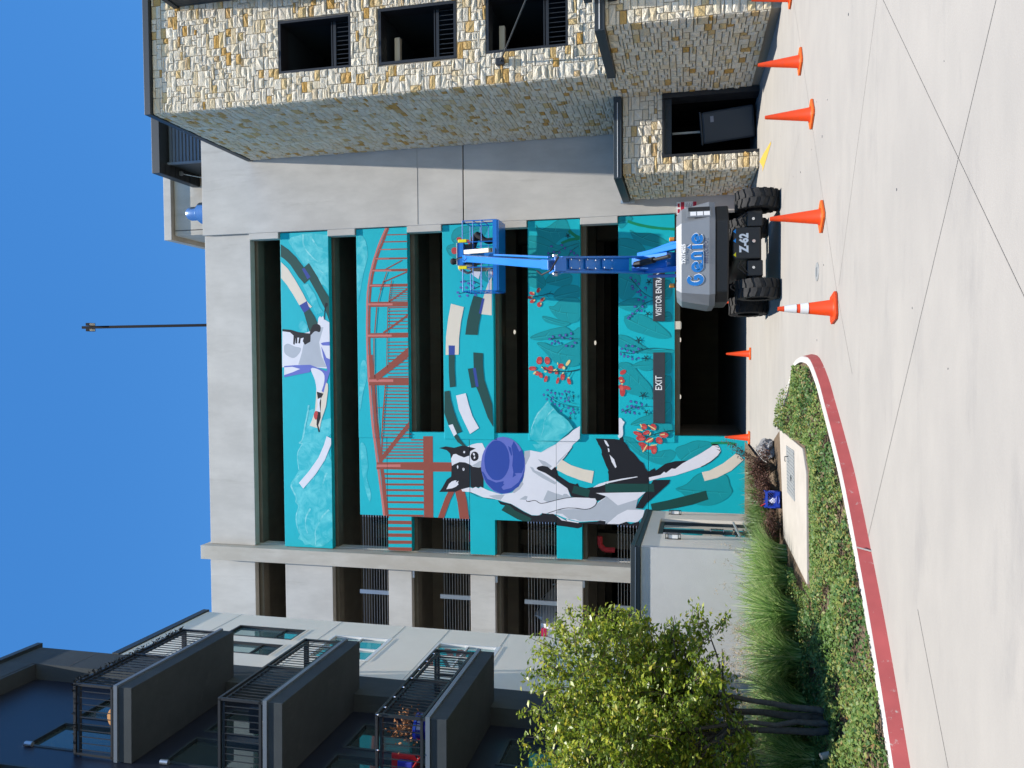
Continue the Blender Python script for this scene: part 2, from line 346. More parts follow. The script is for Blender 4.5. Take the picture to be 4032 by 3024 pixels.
tag(c.build('cleanout_cover', 'grate_grey'), 'small round metal cover set in the concrete between two cones', 'cover')

# kerb with red face
KO = [(-1.32, 16.15), (-.62, 14.85), (-.2, 14.1), (-.03, 13.75), (.05, 13.2), (.06, 12.75), (0, 12.15), (-.28, 11.45), (-.55, 11.0), (-.82, 10.56), (-1.05, 10.2), (-1.33, 9.78), (-1.69, 9.34), (-2.11, 8.88), (-2.67, 8.29), (-3.32, 7.69), (-3.9, 7.2), (-5.2, 6.1), (-8, 3.8)]
def offset(pl, d):
    o = []
    for i, p in enumerate(pl):
        a = Vector(pl[max(i-1, 0)]); b = Vector(pl[min(i+1, len(pl)-1)]); t = (b-a).normalized(); n = Vector((t.y, -t.x))
        o.append((p[0]+n.x*d, p[1]+n.y*d))
    return o
def subdiv(pl, k=3):
    out = []
    for i in range(len(pl)-1):
        p = [Vector(pl[max(0, min(len(pl)-1, i+j))]) for j in (-1, 0, 1, 2)]
        for j in range(k):
            t = j/k; out.append(tuple(.5*(2*p[1]+(p[2]-p[0])*t+(2*p[0]-5*p[1]+4*p[2]-p[3])*t*t+(3*p[1]-p[0]-3*p[2]+p[3])*t**3)))
    return out+[pl[-1]]
ko = subdiv(KO); prof = [(0, -.02), (.035, .135), (.05, .155), (.13, .155), (.13, .02)]
rings = [[(x, y, z) for x, y in offset(ko, d)] for d, z in prof]
kb = MB()
for a, b, mi in ((0, 1, 1), (1, 2, 0), (2, 3, 0), (3, 4, 0)):
    kb.mi = mi
    for i in range(len(ko)-1):
        if mi == 1 and ko[i][1] > 13.3: kb.mi = 0
        elif mi == 1: kb.mi = 1
        kb.quad(rings[a][i], rings[a][i+1], rings[b][i+1], rings[b][i])
kerb = tag(kb.build('kerb', ['kerb_concrete', 'kerb_red'], smooth=True), kind='structure')
q = offset(KO, -.004)
kj = MB(); a = Vector(q[13]); kj.bar((a.x, a.y, 0), (a.x+.03, a.y+.03, .14), .014, .01); kj.build('kerb_joint', 'kerb_concrete', kerb)
# planting bed
bed = [tuple(p) for p in offset(KO, .125)] + [(-9, 5), (-12, 12), (-9.5, 25), (-2.62, 25.1), (-2.62, 19.0), (-1.75, 17.2)]
b = MB(); b.quad(*[(x, y, .09) for x, y in bed]); structure(b.build('planting_bed', 'soil'))
sl = MB(); sl.prism([(-1.46, 13.0), (-1.42, 15.95), (-3.42, 15.2), (-3.52, 12.45), (-1.8, 12.6)], -.02, .125)
slab = structure(sl.build('concrete_pad', 'sidewalk', bevel=.012))
gr = MB(); gr.prism([(-1.60, 13.86), (-1.62, 14.86), (-2.46, 14.68), (-2.46, 13.74)], .125, .135)
for k in range(13):
    xx = -1.66-.06*k; gr.box(xx-.012, xx+.012, 13.85-.004*k, 14.78-.008*k, .135, .142)
pg = tag(gr.build('vault_lid', 'grate_grey'), 'ribbed grey utility lid set in the pale concrete pad', 'lid')
h = MB(); h.path([(-1.78, 14.5, .14), (-1.78, 14.5, .20), (-1.86, 14.5, .20), (-1.86, 14.42, .20)], .008); h.build('handle', 'dark_metal', pg)
h = MB(); h.lathe([(0, .004), (.05, .004), (.055, 0)], 14, (-2.12, 14.15, .142)); h.build('bolt_cap', 'dark_metal', pg)

# ================================================================== parking garage
YF = 25.2
GAR = tag(empty('parking_garage', (0, YF, 0)), 'pale concrete parking garage with turquoise dog mural across its bands', 'parking garage')
def gb(name, m, x0, x1, y0, y1, z0, z1, bevel=0):
    o = box(name, m, GAR, x0, x1, y0-YF, y1-YF, z0, z1, bevel); return o
XZ = Matrix(((1, 0, 0, 0), (0, 0, 1, 0), (0, 1, 0, 0), (0, 0, 0, 1)))
parapet = gb('parapet', 'concrete', -6.785, 4.66, 25.2, 25.5, 17.42, 19.28, .012)
PAN = {'p1': gb('spandrel', 'paint_turquoise', -6.76, 4.64, 25.2, 25.45, 14.33, 16.22, .01)}
for k, z0, z1 in (('p2', 11.35, 13.25), ('p3', 8.28, 10.07), ('p4', 5.32, 7.08), ('p5', 2.26, 4.06)):
    PAN[k] = gb('spandrel', 'paint_turquoise', -2.72, 4.64, 25.17, 25.45, z0, z1, .01)
for k, z0, z1, a0 in (('w0', 12.205, 13.25, None), ('w1', 9.185, 12.19, 11.31), ('w2', 6.165, 9.17, 8.29), ('w3', 3.105, 6.15, 5.29), ('w4', -.05, 3.09, None)):
    poly = [(-2.5, z0), (-2.5, z1)] + ([(-6.7, z1), (-6.7, a0), (-5.48, a0)] if a0 else [(-5.48, z1)]) + [(-5.48, z0)]
    PAN[k] = MB().prism(poly, 0, .28, XZ).build('wall_panel', 'paint_turquoise', GAR, bevel=.008)
# the mural: flat paint, one sheet per motif and panel (centimetres on the wall)
MURAL = '''p1|cloud|cloud|-168,1496 -178,1518 -203,1521 -238,1531 -278,1543 -298,1550 -323,1564 -359,1566 -394,1561 -419,1577 -445,1591 -462,1590 -485,1575 -510,1572 -525,1562 -555,1574 -581,1577 -610,1567 -630,1561 -646,1570 -653,1551 -667,1543 -664,1521 -672,1504 -672,1493 -669,1472 -641,1433 -359,1433 -326,1445 -276,1450 -261,1433 -203,1433 -212,1465
p1|cloud|cloud2|-157,1522 -162,1523 -169,1524 -178,1525 -187,1527 -198,1529 -211,1532 -225,1536 -237,1538 -250,1541 -262,1544 -274,1546 -282,1549 -287,1552 -290,1555 -292,1559 -296,1561 -299,1556 -298,1552 -298,1549 -303,1551 -310,1556 -319,1562 -328,1566 -336,1568 -343,1568 -351,1568 -359,1568 -368,1567 -378,1565 -387,1564 -394,1563 -393,1560 -387,1561 -378,1562 -368,1564 -358,1564 -351,1565 -343,1565 -336,1564 -329,1563 -321,1559 -312,1553 -305,1547 -298,1544 -294,1547 -294,1552 -294,1556 -294,1552 -290,1548 -284,1544 -275,1541 -263,1538 -251,1535 -238,1533 -226,1530 -212,1526 -199,1523 -188,1521 -179,1519 -170,1517 -163,1516 -158,1515
p1|cloud|cloud2|-407,1563 -413,1569 -423,1578 -434,1588 -443,1594 -450,1596 -456,1596 -461,1594 -466,1592 -473,1588 -481,1584 -489,1579 -495,1577 -499,1576 -503,1577 -506,1578 -511,1578 -515,1575 -518,1572 -521,1569 -525,1567 -532,1568 -541,1571 -551,1575 -560,1577 -568,1578 -576,1578 -583,1577 -591,1576 -600,1574 -610,1571 -620,1568 -626,1565 -625,1563 -619,1565 -609,1568 -599,1571 -590,1573 -583,1574 -575,1574 -568,1574 -560,1573 -552,1571 -542,1567 -533,1564 -524,1563 -518,1565 -514,1568 -512,1572 -509,1573 -507,1573 -504,1572 -500,1571 -494,1571 -487,1574 -479,1578 -471,1583 -464,1586 -458,1588 -454,1590 -451,1590 -446,1588 -438,1582 -427,1573 -418,1564 -411,1558
p1|cloud|cloud2|-533,1448 -537,1453 -543,1459 -550,1466 -557,1473 -564,1478 -571,1482 -579,1486 -586,1489 -594,1493 -602,1498 -610,1501 -618,1503 -625,1504 -631,1503 -637,1501 -643,1501 -650,1501 -657,1502 -663,1503 -668,1503 -668,1501 -664,1500 -657,1499 -650,1498 -643,1497 -636,1497 -630,1499 -624,1499 -618,1499 -611,1497 -603,1493 -596,1489 -588,1485 -581,1481 -574,1477 -567,1473 -560,1468 -554,1462 -547,1455 -542,1448 -538,1443
p1|cloud|cloud2|-400,1455 -404,1457 -411,1460 -419,1463 -425,1465 -431,1467 -437,1469 -442,1470 -446,1471 -450,1470 -453,1469 -455,1468 -456,1465 -452,1466 -449,1467 -446,1466 -442,1466 -438,1464 -432,1462 -427,1460 -420,1457 -413,1454 -407,1451 -402,1448
p1|cloud|cloud2|-532,1522 -537,1525 -545,1530 -554,1535 -563,1538 -571,1540 -579,1541 -587,1541 -594,1541 -603,1539 -612,1537 -619,1534 -625,1533 -624,1530 -618,1531 -611,1534 -602,1536 -594,1537 -587,1537 -579,1536 -572,1535 -565,1533 -556,1529 -548,1524 -540,1519 -534,1516
p1|cloud|cloud2|-346,1486 -351,1489 -359,1492 -368,1496 -376,1500 -384,1502 -392,1505 -400,1507 -407,1508 -414,1508 -419,1507 -424,1506 -428,1505 -427,1502 -424,1503 -419,1503 -413,1504 -407,1504 -401,1502 -393,1500 -385,1497 -378,1495 -370,1491 -361,1487 -353,1483 -348,1480
p1|cloud|cloud|436,1590 448,1576 452,1549 458,1533 458,1500 455,1468 449,1434 254,1434 274,1455 275,1476 305,1492 335,1518 370,1545 396,1566
p1|cloud|cloud|276,1536 278,1514 241,1488 196,1470 176,1457 167,1484 211,1504 246,1520
p1|cloud|cloud|148,1546 128,1555 108,1547 103,1522 128,1517 145,1533
p1|cloud|cloud2|456,1533 449,1533 438,1534 425,1533 413,1531 402,1524 391,1516 381,1507 372,1498 365,1490 359,1482 354,1474 351,1468 351,1462 352,1458 355,1455 356,1453 359,1455 357,1457 355,1460 354,1463 355,1467 357,1472 362,1479 368,1487 375,1495 384,1503 394,1512 405,1520 415,1525 426,1528 437,1528 448,1527 456,1527
p1|cloud|cloud2|446,1503 438,1498 427,1491 415,1483 406,1476 401,1470 400,1464 399,1459 399,1456 404,1456 404,1459 404,1463 405,1468 409,1473 417,1479 429,1486 440,1493 448,1498
p1|cloud|cloud2|368,1520 362,1514 355,1506 346,1497 337,1487 329,1476 320,1464 312,1453 307,1445 309,1443 315,1451 323,1462 332,1474 340,1485 349,1494 357,1503 365,1511 371,1516
p1|arc|dgreen|424,1619 405,1591 377,1561 341,1532 305,1508 298,1505 279,1528 304,1551 350,1583 370,1605 380,1620
p1|arc|dgreen|338,1529 353,1509 302,1476 262,1455 229,1433 151,1433 143,1433 190,1451 240,1477 293,1508
p1|arc|ablue|333,1537 336,1527 303,1504 295,1516
p1|arc|cream|360,1619 335,1592 292,1563 247,1536 217,1520 196,1500 192,1506 207,1526 202,1549 243,1574 278,1598 303,1620
p1|arc|ablue|202,1549 217,1520 189,1509 175,1532
p1|arc|dgreen|175,1532 189,1509 159,1489 127,1475 108,1498 100,1509 143,1522
p1|dog|white|117,1618 114,1588 104,1566 103,1528 108,1509 117,1501 132,1479 156,1475 162,1469 157,1463 163,1458 149,1451 139,1433 -14,1433 -26,1447 -21,1492 -13,1557 -21,1621
p1|dog|lgrey|93,1528 122,1468 122,1456 68,1474 18,1465 -21,1446 -20,1492 -11,1557 29,1543
p1|dog|lgrey|57,1612 61,1608 64,1603 65,1597 63,1589 59,1581 55,1572 53,1562 51,1553 49,1546 44,1545 38,1547 31,1551 24,1557 17,1565 13,1573 13,1581 16,1590 20,1597 24,1604 29,1609 34,1612 42,1613 50,1613
p1|dog|black|118,1618 115,1585 106,1555 102,1525 100,1506 71,1508 60,1530 73,1538 86,1534 83,1546 65,1549 66,1556 86,1552 86,1559 65,1560 66,1567 86,1566 61,1570 63,1576 94,1574 106,1588 110,1618
p1|dog|black|130,1498 133,1492 134,1485 134,1479 132,1474 129,1470 124,1467 118,1467 110,1468 105,1471 105,1476 108,1483 108,1490 104,1496 98,1502 95,1506 97,1509 101,1510 107,1509 114,1506 123,1502
p1|dog|black|209,1447 206,1447 201,1448 196,1449 191,1450 185,1451 180,1452 174,1452 169,1453 163,1453 157,1454 152,1454 149,1454 149,1452 152,1451 157,1451 163,1450 168,1450 174,1449 179,1448 185,1447 190,1446 195,1445 201,1444 205,1443 209,1442
p1|dog|black|199,1439 196,1441 194,1444 194,1446 194,1449 197,1450 200,1450 203,1449 206,1448 208,1445 209,1443 208,1440 206,1439 203,1439
p1|dog|violet|64,1468 68,1458 70,1433 56,1433 57,1460
p1|dog|violet|53,1466 38,1458 13,1447 7,1433 -39,1433 -26,1444 8,1457
p1|dog|violet|-16,1613 -13,1570 -12,1510 -36,1446 1,1440 2,1433 -35,1433 -73,1446 -115,1461 -110,1471 -73,1463 -44,1467 -26,1505 -39,1513 -47,1559 -57,1614
p1|dog|white|-21,1613 -19,1581 -27,1550 -39,1581 -49,1614
p1|arc|cream|-86,1487 -113,1460 -76,1449 -81,1442 -103,1442 -162,1451 -212,1470 -247,1478 -240,1487 -232,1516 -213,1507 -178,1494 -128,1489
p1|dog|white|-27,1508 -23,1503 -24,1493 -27,1483 -31,1474 -36,1465 -44,1458 -52,1455 -62,1455 -73,1456 -86,1459 -99,1464 -109,1468 -114,1474 -114,1480 -110,1485 -100,1487 -84,1489 -68,1492 -53,1498 -38,1505
p1|dog|black|-109,1486 -116,1460 -134,1470 -137,1482
p1|dog|black|-133,1477 -138,1469 -177,1472 -202,1472 -230,1482 -253,1476 -256,1481 -227,1489 -202,1487 -179,1492 -178,1479
p1|dog|white|-137,1486 -130,1471 -150,1476 -183,1473 -178,1490 -158,1483
p1|dog|red|-180,1494 -179,1490 -180,1486 -183,1483 -189,1483 -196,1485 -202,1486 -207,1487 -210,1489 -211,1491 -209,1494 -204,1497 -198,1499 -192,1499 -185,1497
p1|arc|white|-269,1450 -277,1433 -296,1433 -301,1434 -356,1459 -407,1495 -461,1545 -441,1562 -398,1522 -347,1483 -301,1461
p2|cloud|cloud|435,1319 447,1314 445,1306 439,1300 430,1294 418,1288 404,1285 392,1282 380,1282 366,1282 351,1286 334,1291 318,1296 302,1300 287,1303 270,1307 246,1312 221,1317 212,1321 229,1323 261,1324 299,1324 346,1323 398,1322
p2|cloud|cloud|-10,1313 2,1307 4,1300 0,1295 -14,1291 -34,1290 -54,1290 -70,1293 -85,1298 -103,1304 -131,1310 -162,1315 -176,1320 -163,1321 -134,1322 -103,1321 -70,1319 -35,1317
w0|cloud|cloud|-294,1320 -289,1315 -293,1308 -304,1301 -323,1297 -349,1294 -372,1292 -387,1294 -398,1297 -412,1298 -431,1294 -452,1287 -470,1283 -485,1283 -497,1285 -500,1288 -489,1294 -469,1300 -446,1306 -424,1311 -398,1315 -373,1318 -344,1320 -314,1321
p2|bridge|rust|465,1208 457,1212 445,1217 431,1223 418,1228 407,1233 396,1238 386,1242 375,1247 365,1250 355,1254 345,1257 335,1260 324,1263 313,1266 302,1268 291,1271 280,1273 268,1275 257,1277 245,1278 235,1279 227,1280 216,1280 201,1281 180,1282 153,1283 126,1283 99,1284 75,1284 52,1283 29,1283 7,1282 -16,1281 -39,1280 -59,1279 -74,1278 -73,1271 -59,1271 -39,1272 -16,1273 7,1274 29,1275 52,1276 75,1276 99,1276 125,1276 153,1275 179,1274 201,1273 216,1273 226,1272 235,1271 244,1270 256,1269 267,1267 278,1265 290,1263 301,1261 311,1258 322,1255 333,1252 343,1249 353,1246 363,1243 373,1239 383,1235 393,1231 404,1226 415,1221 428,1215 442,1210 454,1204 463,1201 465,1205
p2|bridge|pink|465,1215 459,1218 447,1224 435,1230 423,1236 412,1241 400,1246 389,1250 378,1254 367,1258 357,1262 347,1265 337,1268 326,1271 316,1274 305,1277 294,1279 283,1281 272,1283 261,1285 250,1286 240,1288 229,1288 218,1289 202,1290 180,1290 153,1291 126,1292 100,1292 75,1292 52,1292 29,1291 7,1291 -16,1290 -39,1289 -59,1288 -74,1288 -73,1281 -59,1282 -39,1282 -16,1283 7,1284 29,1285 52,1285 75,1285 99,1285 126,1285 153,1284 179,1284 201,1283 217,1282 229,1282 239,1281 249,1280 261,1278 271,1277 282,1275 292,1272 303,1270 314,1267 325,1264 335,1261 345,1258 355,1255 365,1252 376,1248 387,1244 398,1239 409,1234 420,1230 432,1224 445,1218 456,1212 463,1208 465,1212
p2|bridge|rust|21,1282 8,1281 -12,1280 -34,1279 -54,1278 -73,1276 -90,1275 -108,1273 -127,1272 -148,1271 -169,1269 -192,1268 -215,1266 -241,1264 -269,1261 -272,1261 -272,1247 -268,1248 -240,1250 -214,1253 -191,1255 -168,1256 -147,1257 -126,1258 -107,1260 -89,1261 -71,1263 -53,1264 -33,1265 -11,1267 8,1268 22,1268
w0|bridge|rust|-272,1261 -297,1258 -323,1255 -347,1252 -368,1249 -390,1246 -411,1243 -434,1241 -457,1239 -479,1237 -499,1235 -517,1233 -534,1232 -548,1230 -548,1220 -514,1220 -497,1222 -477,1224 -455,1225 -432,1228 -409,1230 -388,1233 -366,1236 -345,1239 -321,1242 -295,1245 -272,1247
w1|bridge|rust|-548,1219 -548,1217 -546,1217 -532,1218 -524,1219
w1a|bridge|rust|-556,1219 -556,1216 -548,1217 -548,1219
p2|bridge|pink|22,1291 10,1291 -6,1290 -25,1289 -44,1288 -64,1287 -84,1286 -105,1284 -127,1283 -151,1281 -175,1280 -200,1278 -225,1276 -250,1273 -272,1271 -272,1263 -249,1265 -224,1267 -200,1270 -175,1271 -150,1273 -127,1274 -105,1276 -83,1277 -63,1278 -44,1280 -25,1281 -6,1282 10,1282 22,1283
w0|bridge|pink|-272,1271 -274,1271 -299,1268 -323,1265 -348,1262 -373,1259 -397,1256 -421,1253 -444,1250 -468,1247 -490,1244 -509,1242 -525,1240 -539,1239 -548,1238 -548,1230 -538,1231 -524,1232 -508,1234 -489,1236 -467,1239 -443,1242 -420,1245 -396,1248 -371,1251 -347,1254 -322,1257 -297,1260 -273,1262
p2|bridge|rust|438,1217 437,1135 440,1135 442,1217
p2|bridge|rust|414,1229 412,1135 416,1135 418,1229
p2|bridge|rust|388,1241 386,1135 390,1135 392,1241
p2|bridge|rust|355,1256 353,1135 359,1135 362,1256
p2|bridge|rust|314,1265 311,1135 320,1135 322,1265
p2|bridge|rust|260,1276 258,1135 268,1135 270,1276
p2|bridge|rust|190,1280 189,1135 206,1135 208,1280
p2|bridge|rust|81,1283 81,1135 98,1135 98,1283
p2|bridge|rust|-86,1283 -86,1135 -59,1135 -58,1282
p2|bridge|pink|315,1265 313,1194 318,1194 320,1265
p2|bridge|pink|263,1276 261,1201 266,1201 268,1276
p2|bridge|pink|196,1283 194,1191 201,1191 203,1283
p2|bridge|pink|86,1286 85,1196 92,1196 93,1286
p2|bridge|pink|357,1254 355,1202 358,1202 360,1254
p2|bridge|pink|389,1238 387,1195 390,1195 391,1238
p2|bridge|pink|-74,1283 -74,1192 -65,1192 -65,1282
p2|bridge|rust|319,1215 348,1153 351,1155 322,1217
p2|bridge|rust|273,1226 307,1136 311,1138 277,1228
p2|bridge|rust|205,1203 247,1135 254,1135 209,1206
p2|bridge|rust|96,1225 155,1135 163,1135 101,1229
p2|bridge|rust|-64,1242 21,1135 47,1135 -49,1256
p2|bridge|rust|-70,1252 13,1135 40,1135 -52,1266
p2|bridge|rust|-272,1168 -234,1135 -212,1135 -272,1187
w0|bridge|rust|-355,1238 -334,1220 -311,1220 -346,1250
w1|bridge|rust|-333,1219 -272,1168 -272,1187 -310,1219
p2|bridge|rust|251,1198 251,1135 253,1135 254,1198
p2|bridge|rust|244,1199 244,1135 246,1135 246,1199
p2|bridge|rust|237,1200 236,1135 239,1135 239,1200
p2|bridge|rust|230,1202 229,1135 232,1135 232,1202
p2|bridge|rust|222,1203 222,1135 224,1135 225,1203
p2|bridge|rust|215,1204 215,1135 217,1135 218,1204
p2|bridge|rust|208,1205 208,1135 210,1135 210,1205
p2|bridge|rust|184,1209 184,1135 187,1135 188,1209
p2|bridge|rust|172,1209 172,1135 175,1135 176,1209
p2|bridge|rust|160,1209 160,1135 163,1135 164,1209
p2|bridge|rust|148,1209 148,1135 151,1135 152,1209
p2|bridge|rust|136,1210 136,1135 139,1135 140,1210
p2|bridge|rust|124,1210 124,1135 127,1135 128,1210
p2|bridge|rust|112,1210 112,1135 115,1135 115,1210
p2|bridge|rust|64,1211 64,1135 67,1135 67,1211
p2|bridge|rust|52,1211 52,1135 55,1135 55,1211
p2|bridge|rust|40,1211 40,1135 43,1135 43,1211
p2|bridge|rust|28,1211 28,1135 31,1135 31,1211
p2|bridge|rust|15,1211 16,1135 19,1135 19,1211
p2|bridge|rust|3,1211 4,1135 7,1135 7,1211
p2|bridge|rust|-9,1211 -8,1135 -5,1135 -5,1211
p2|bridge|rust|-21,1212 -20,1135 -17,1135 -17,1212
p2|bridge|rust|-33,1212 -32,1135 -29,1135 -30,1212
p2|bridge|rust|-45,1212 -44,1135 -41,1135 -42,1212
p2|bridge|rust|-57,1212 -56,1135 -53,1135 -54,1212
p2|bridge|rust|-96,1226 -97,1135 -93,1135 -92,1226
p2|bridge|rust|-107,1227 -108,1135 -104,1135 -104,1227
p2|bridge|rust|-119,1227 -120,1135 -116,1135 -115,1227
p2|bridge|rust|-131,1228 -131,1135 -127,1135 -127,1228
p2|bridge|rust|-142,1229 -143,1135 -139,1135 -139,1229
p2|bridge|rust|-154,1230 -154,1135 -151,1135 -150,1230
p2|bridge|rust|-166,1230 -166,1135 -162,1135 -162,1230
p2|bridge|rust|-177,1231 -178,1135 -174,1135 -174,1231
p2|bridge|rust|-189,1232 -189,1135 -185,1135 -185,1232
p2|bridge|rust|-201,1233 -201,1135 -197,1135 -197,1233
p2|bridge|rust|-213,1234 -212,1135 -209,1135 -209,1233
p2|bridge|rust|-224,1234 -224,1135 -220,1135 -220,1234
p2|bridge|rust|-236,1235 -236,1135 -232,1135 -232,1235
p2|bridge|rust|-248,1236 -247,1135 -243,1135 -244,1236
p2|bridge|rust|-259,1237 -259,1135 -255,1135 -256,1237
w1b|bridge|rust|-259,1135 -259,1128 -255,1128 -255,1135
p2|bridge|rust|-271,1237 -270,1135 -267,1135 -267,1237
w1b|bridge|rust|-270,1135 -270,1128 -267,1128 -267,1135
p2|bridge|rust|311,1212 301,1216 288,1221 273,1227 258,1232 245,1236 230,1240 217,1244 208,1246 207,1243 216,1241 229,1237 244,1233 258,1229 272,1224 287,1218 300,1213 310,1209
p2|bridge|rust|189,1252 99,1261 99,1257 188,1248
p2|bridge|rust|80,1264 -61,1266 -61,1262 80,1260
p2|bridge|rust|281,1195 205,1207 204,1204 281,1192
p2|bridge|rust|188,1210 94,1213 94,1210 188,1207
p2|bridge|rust|82,1214 -23,1217 -23,1214 81,1211
p2|bridge|rust|275,1223 249,1239 248,1236 274,1221
p2|bridge|rust|-83,1266 -107,1265 -142,1264 -181,1262 -215,1259 -246,1256 -272,1252 -272,1249 -246,1252 -215,1256 -180,1258 -142,1260 -107,1262 -83,1263
w0|bridge|rust|-272,1252 -277,1252 -304,1248 -322,1245 -322,1241 -303,1244 -276,1248 -272,1249
p2|bridge|rust|-83,1257 -107,1256 -143,1255 -181,1253 -215,1251 -245,1250 -272,1248 -272,1246 -245,1247 -215,1249 -181,1250 -142,1252 -107,1253 -83,1254
w0|bridge|rust|-272,1248 -274,1248 -300,1247 -317,1246 -317,1243 -299,1244 -274,1246 -272,1246
p2|bridge|rust|-83,1223 -106,1225 -140,1229 -178,1233 -214,1236 -250,1238 -272,1240 -272,1235 -251,1234 -215,1231 -179,1228 -141,1224 -107,1221 -83,1218
w0|bridge|rust|-272,1240 -289,1241 -323,1243 -346,1244 -347,1239 -323,1238 -289,1236 -272,1235
p2|bridge|rust|-166,1255 -166,1233 -163,1233 -164,1255
w1|bridge|rust|-272,1050 -548,1051 -548,1085 -272,1085
w1b|bridge|rust|-264,1085 -263,1050 -272,1050 -272,1085
w1|bridge|rust|-354,1051 -353,978 -385,978 -387,1052
w0|bridge|rust|-359,1260 -358,1220 -383,1220 -384,1261
w1|bridge|rust|-358,1219 -354,1085 -383,1085 -383,1219
w0|bridge|pink|-367,1259 -366,1220 -375,1220 -376,1260
w1|bridge|pink|-366,1219 -364,1170 -374,1170 -375,1219
w1|bridge|rust|-279,1130 -279,1084 -274,1084 -275,1130
w0|bridge|rust|-292,1239 -292,1220 -287,1220 -288,1239
w1|bridge|rust|-292,1219 -289,1084 -285,1084 -287,1219
w0|bridge|rust|-303,1239 -302,1220 -298,1220 -298,1239
w1|bridge|rust|-302,1219 -300,1084 -296,1084 -298,1219
w0|bridge|rust|-313,1239 -313,1220 -309,1220 -309,1239
w1|bridge|rust|-313,1219 -311,1084 -306,1084 -309,1219
w0|bridge|rust|-324,1239 -324,1220 -319,1220 -320,1239
w1|bridge|rust|-324,1219 -321,1084 -317,1084 -319,1219
w0|bridge|rust|-335,1239 -335,1220 -330,1220 -331,1239
w1|bridge|rust|-335,1219 -332,1084 -327,1084 -330,1219
w0|bridge|rust|-346,1239 -346,1220 -341,1220 -342,1239
w1|bridge|rust|-346,1219 -343,1084 -339,1084 -341,1219
w0|bridge|rust|-403,1238 -403,1220 -396,1220 -396,1237
w1|bridge|rust|-403,1219 -401,1085 -394,1085 -396,1219
w0|bridge|rust|-419,1236 -419,1220 -412,1220 -412,1236
w1|bridge|rust|-419,1219 -417,1085 -410,1085 -412,1219
w0|bridge|rust|-440,1234 -440,1220 -433,1220 -433,1234
w1|bridge|rust|-440,1219 -437,1086 -430,1085 -433,1219
w0|bridge|rust|-460,1232 -460,1220 -453,1220 -453,1232
w1|bridge|rust|-460,1219 -457,1086 -450,1086 -453,1219
w0|bridge|rust|-480,1230 -480,1220 -473,1220 -474,1230
w1|bridge|rust|-480,1219 -477,1086 -470,1086 -473,1219
w0|bridge|rust|-503,1228 -503,1220 -496,1220 -496,1228
w1|bridge|rust|-503,1219 -500,1086 -493,1086 -496,1219
w0|bridge|rust|-527,1226 -527,1220 -520,1220 -521,1226
w1|bridge|rust|-527,1219 -524,1087 -517,1086 -520,1219
w0|bridge|rust|-543,1220 -544,1224 -548,1224 -548,1220
w1|bridge|rust|-548,1138 -547,1087 -540,1087 -543,1219 -548,1219
w1a|bridge|rust|-550,1219 -548,1138 -548,1219
w1a|bridge|rust|-577,1219 -575,1131 -563,1131 -565,1219
w1a|bridge|rust|-600,1219 -597,1131 -585,1131 -588,1219
w1a|bridge|rust|-623,1219 -620,1131 -608,1131 -611,1219
w1a|bridge|rust|-648,1219 -644,1131 -633,1131 -636,1219
w1a|bridge|rust|-670,1163 -669,1131 -657,1131 -660,1219 -670,1219
w1|bridge|rust|-437,986 -477,1007 -548,1034 -548,1012 -484,988 -446,968
w1|bridge|rust|-445,973 -492,962 -548,955 -548,921 -485,929 -437,940
p3|leaf|leaf|402,963 406,968 411,972 417,974 424,974 432,972 438,969 443,966 447,962 450,958 453,953 454,948 456,940 457,929 458,916 458,901 458,883 458,863 456,849 448,846 438,849 429,854 421,860 415,868 409,880 406,898 405,919 404,936 403,948 402,956
p3|leaf|leafdk|403,962 407,967 412,971 418,973 424,973 431,971 438,968 442,965 446,961 449,957 452,953 453,948 455,940 456,929 457,916 457,901 459,901 459,916 458,929 457,940 455,948 453,954 451,958 448,963 444,967 439,970 432,973 424,975 417,975 411,973 405,969 401,963
p3|leaf|leafdk|412,966 415,961 421,954 426,944 431,931 437,913 443,890 448,869 451,854 449,869 444,891 438,914 433,932 428,945 422,955 417,962 414,968
p3|leaf|leaflt|408,964 412,959 417,952 423,942 428,929 433,911 439,888 444,867 448,852 445,867 440,888 434,911 429,930 424,943 418,953 413,960 410,965
p3|leaf|leafdk|430,937 407,933 431,935
p3|leaf|leaflt|426,935 403,930 427,933
p3|leaf|leafdk|437,911 410,902 438,909
p3|leaf|leaflt|434,909 406,900 434,907
p3|leaf|leaf|359,978 366,984 374,989 380,992 386,992 390,990 393,987 395,983 396,977 397,971 399,967 399,962 398,954 393,938 386,918 377,902 364,890 350,882 339,881 335,888 335,901 336,915 337,929 340,942 344,954 348,964 353,972
p3|leaf|leafdk|360,978 367,984 374,988 381,991 385,991 389,989 392,986 394,982 395,977 396,971 397,967 398,962 397,954 392,938 394,938 399,954 400,962 400,967 398,972 397,977 396,983 394,987 390,991 386,993 380,993 373,990 365,985 358,979
p3|leaf|leafdk|383,987 381,982 378,974 374,965 370,955 364,942 358,926 352,912 347,902 353,912 359,926 366,941 371,954 376,964 380,973 383,981 386,986
p3|leaf|leaflt|380,985 377,980 374,972 371,963 366,952 361,939 354,924 348,910 344,900 349,910 355,924 362,939 367,952 372,962 376,971 379,979 382,984
p3|leaf|leaf|301,877 304,871 304,863 303,855 298,846 291,837 283,832 276,831 268,834 263,838 262,843 264,849 267,855 272,862 278,869 285,875 291,877 297,878
p3|leaf|leafdk|300,876 303,871 303,863 302,855 297,847 290,838 283,833 276,832 268,835 263,839 262,837 267,833 275,830 284,831 291,836 299,846 304,855 305,863 305,872 302,877
p3|dog|white|300,905 309,870 276,879 292,902
p3|arc|cream|283,833 152,834 157,871 201,867 234,856 261,846
p3|flower|red|413,938 410,939 408,942 407,945 407,949 408,953 411,955 414,956 417,955 420,953 421,949 421,945 419,942 417,939
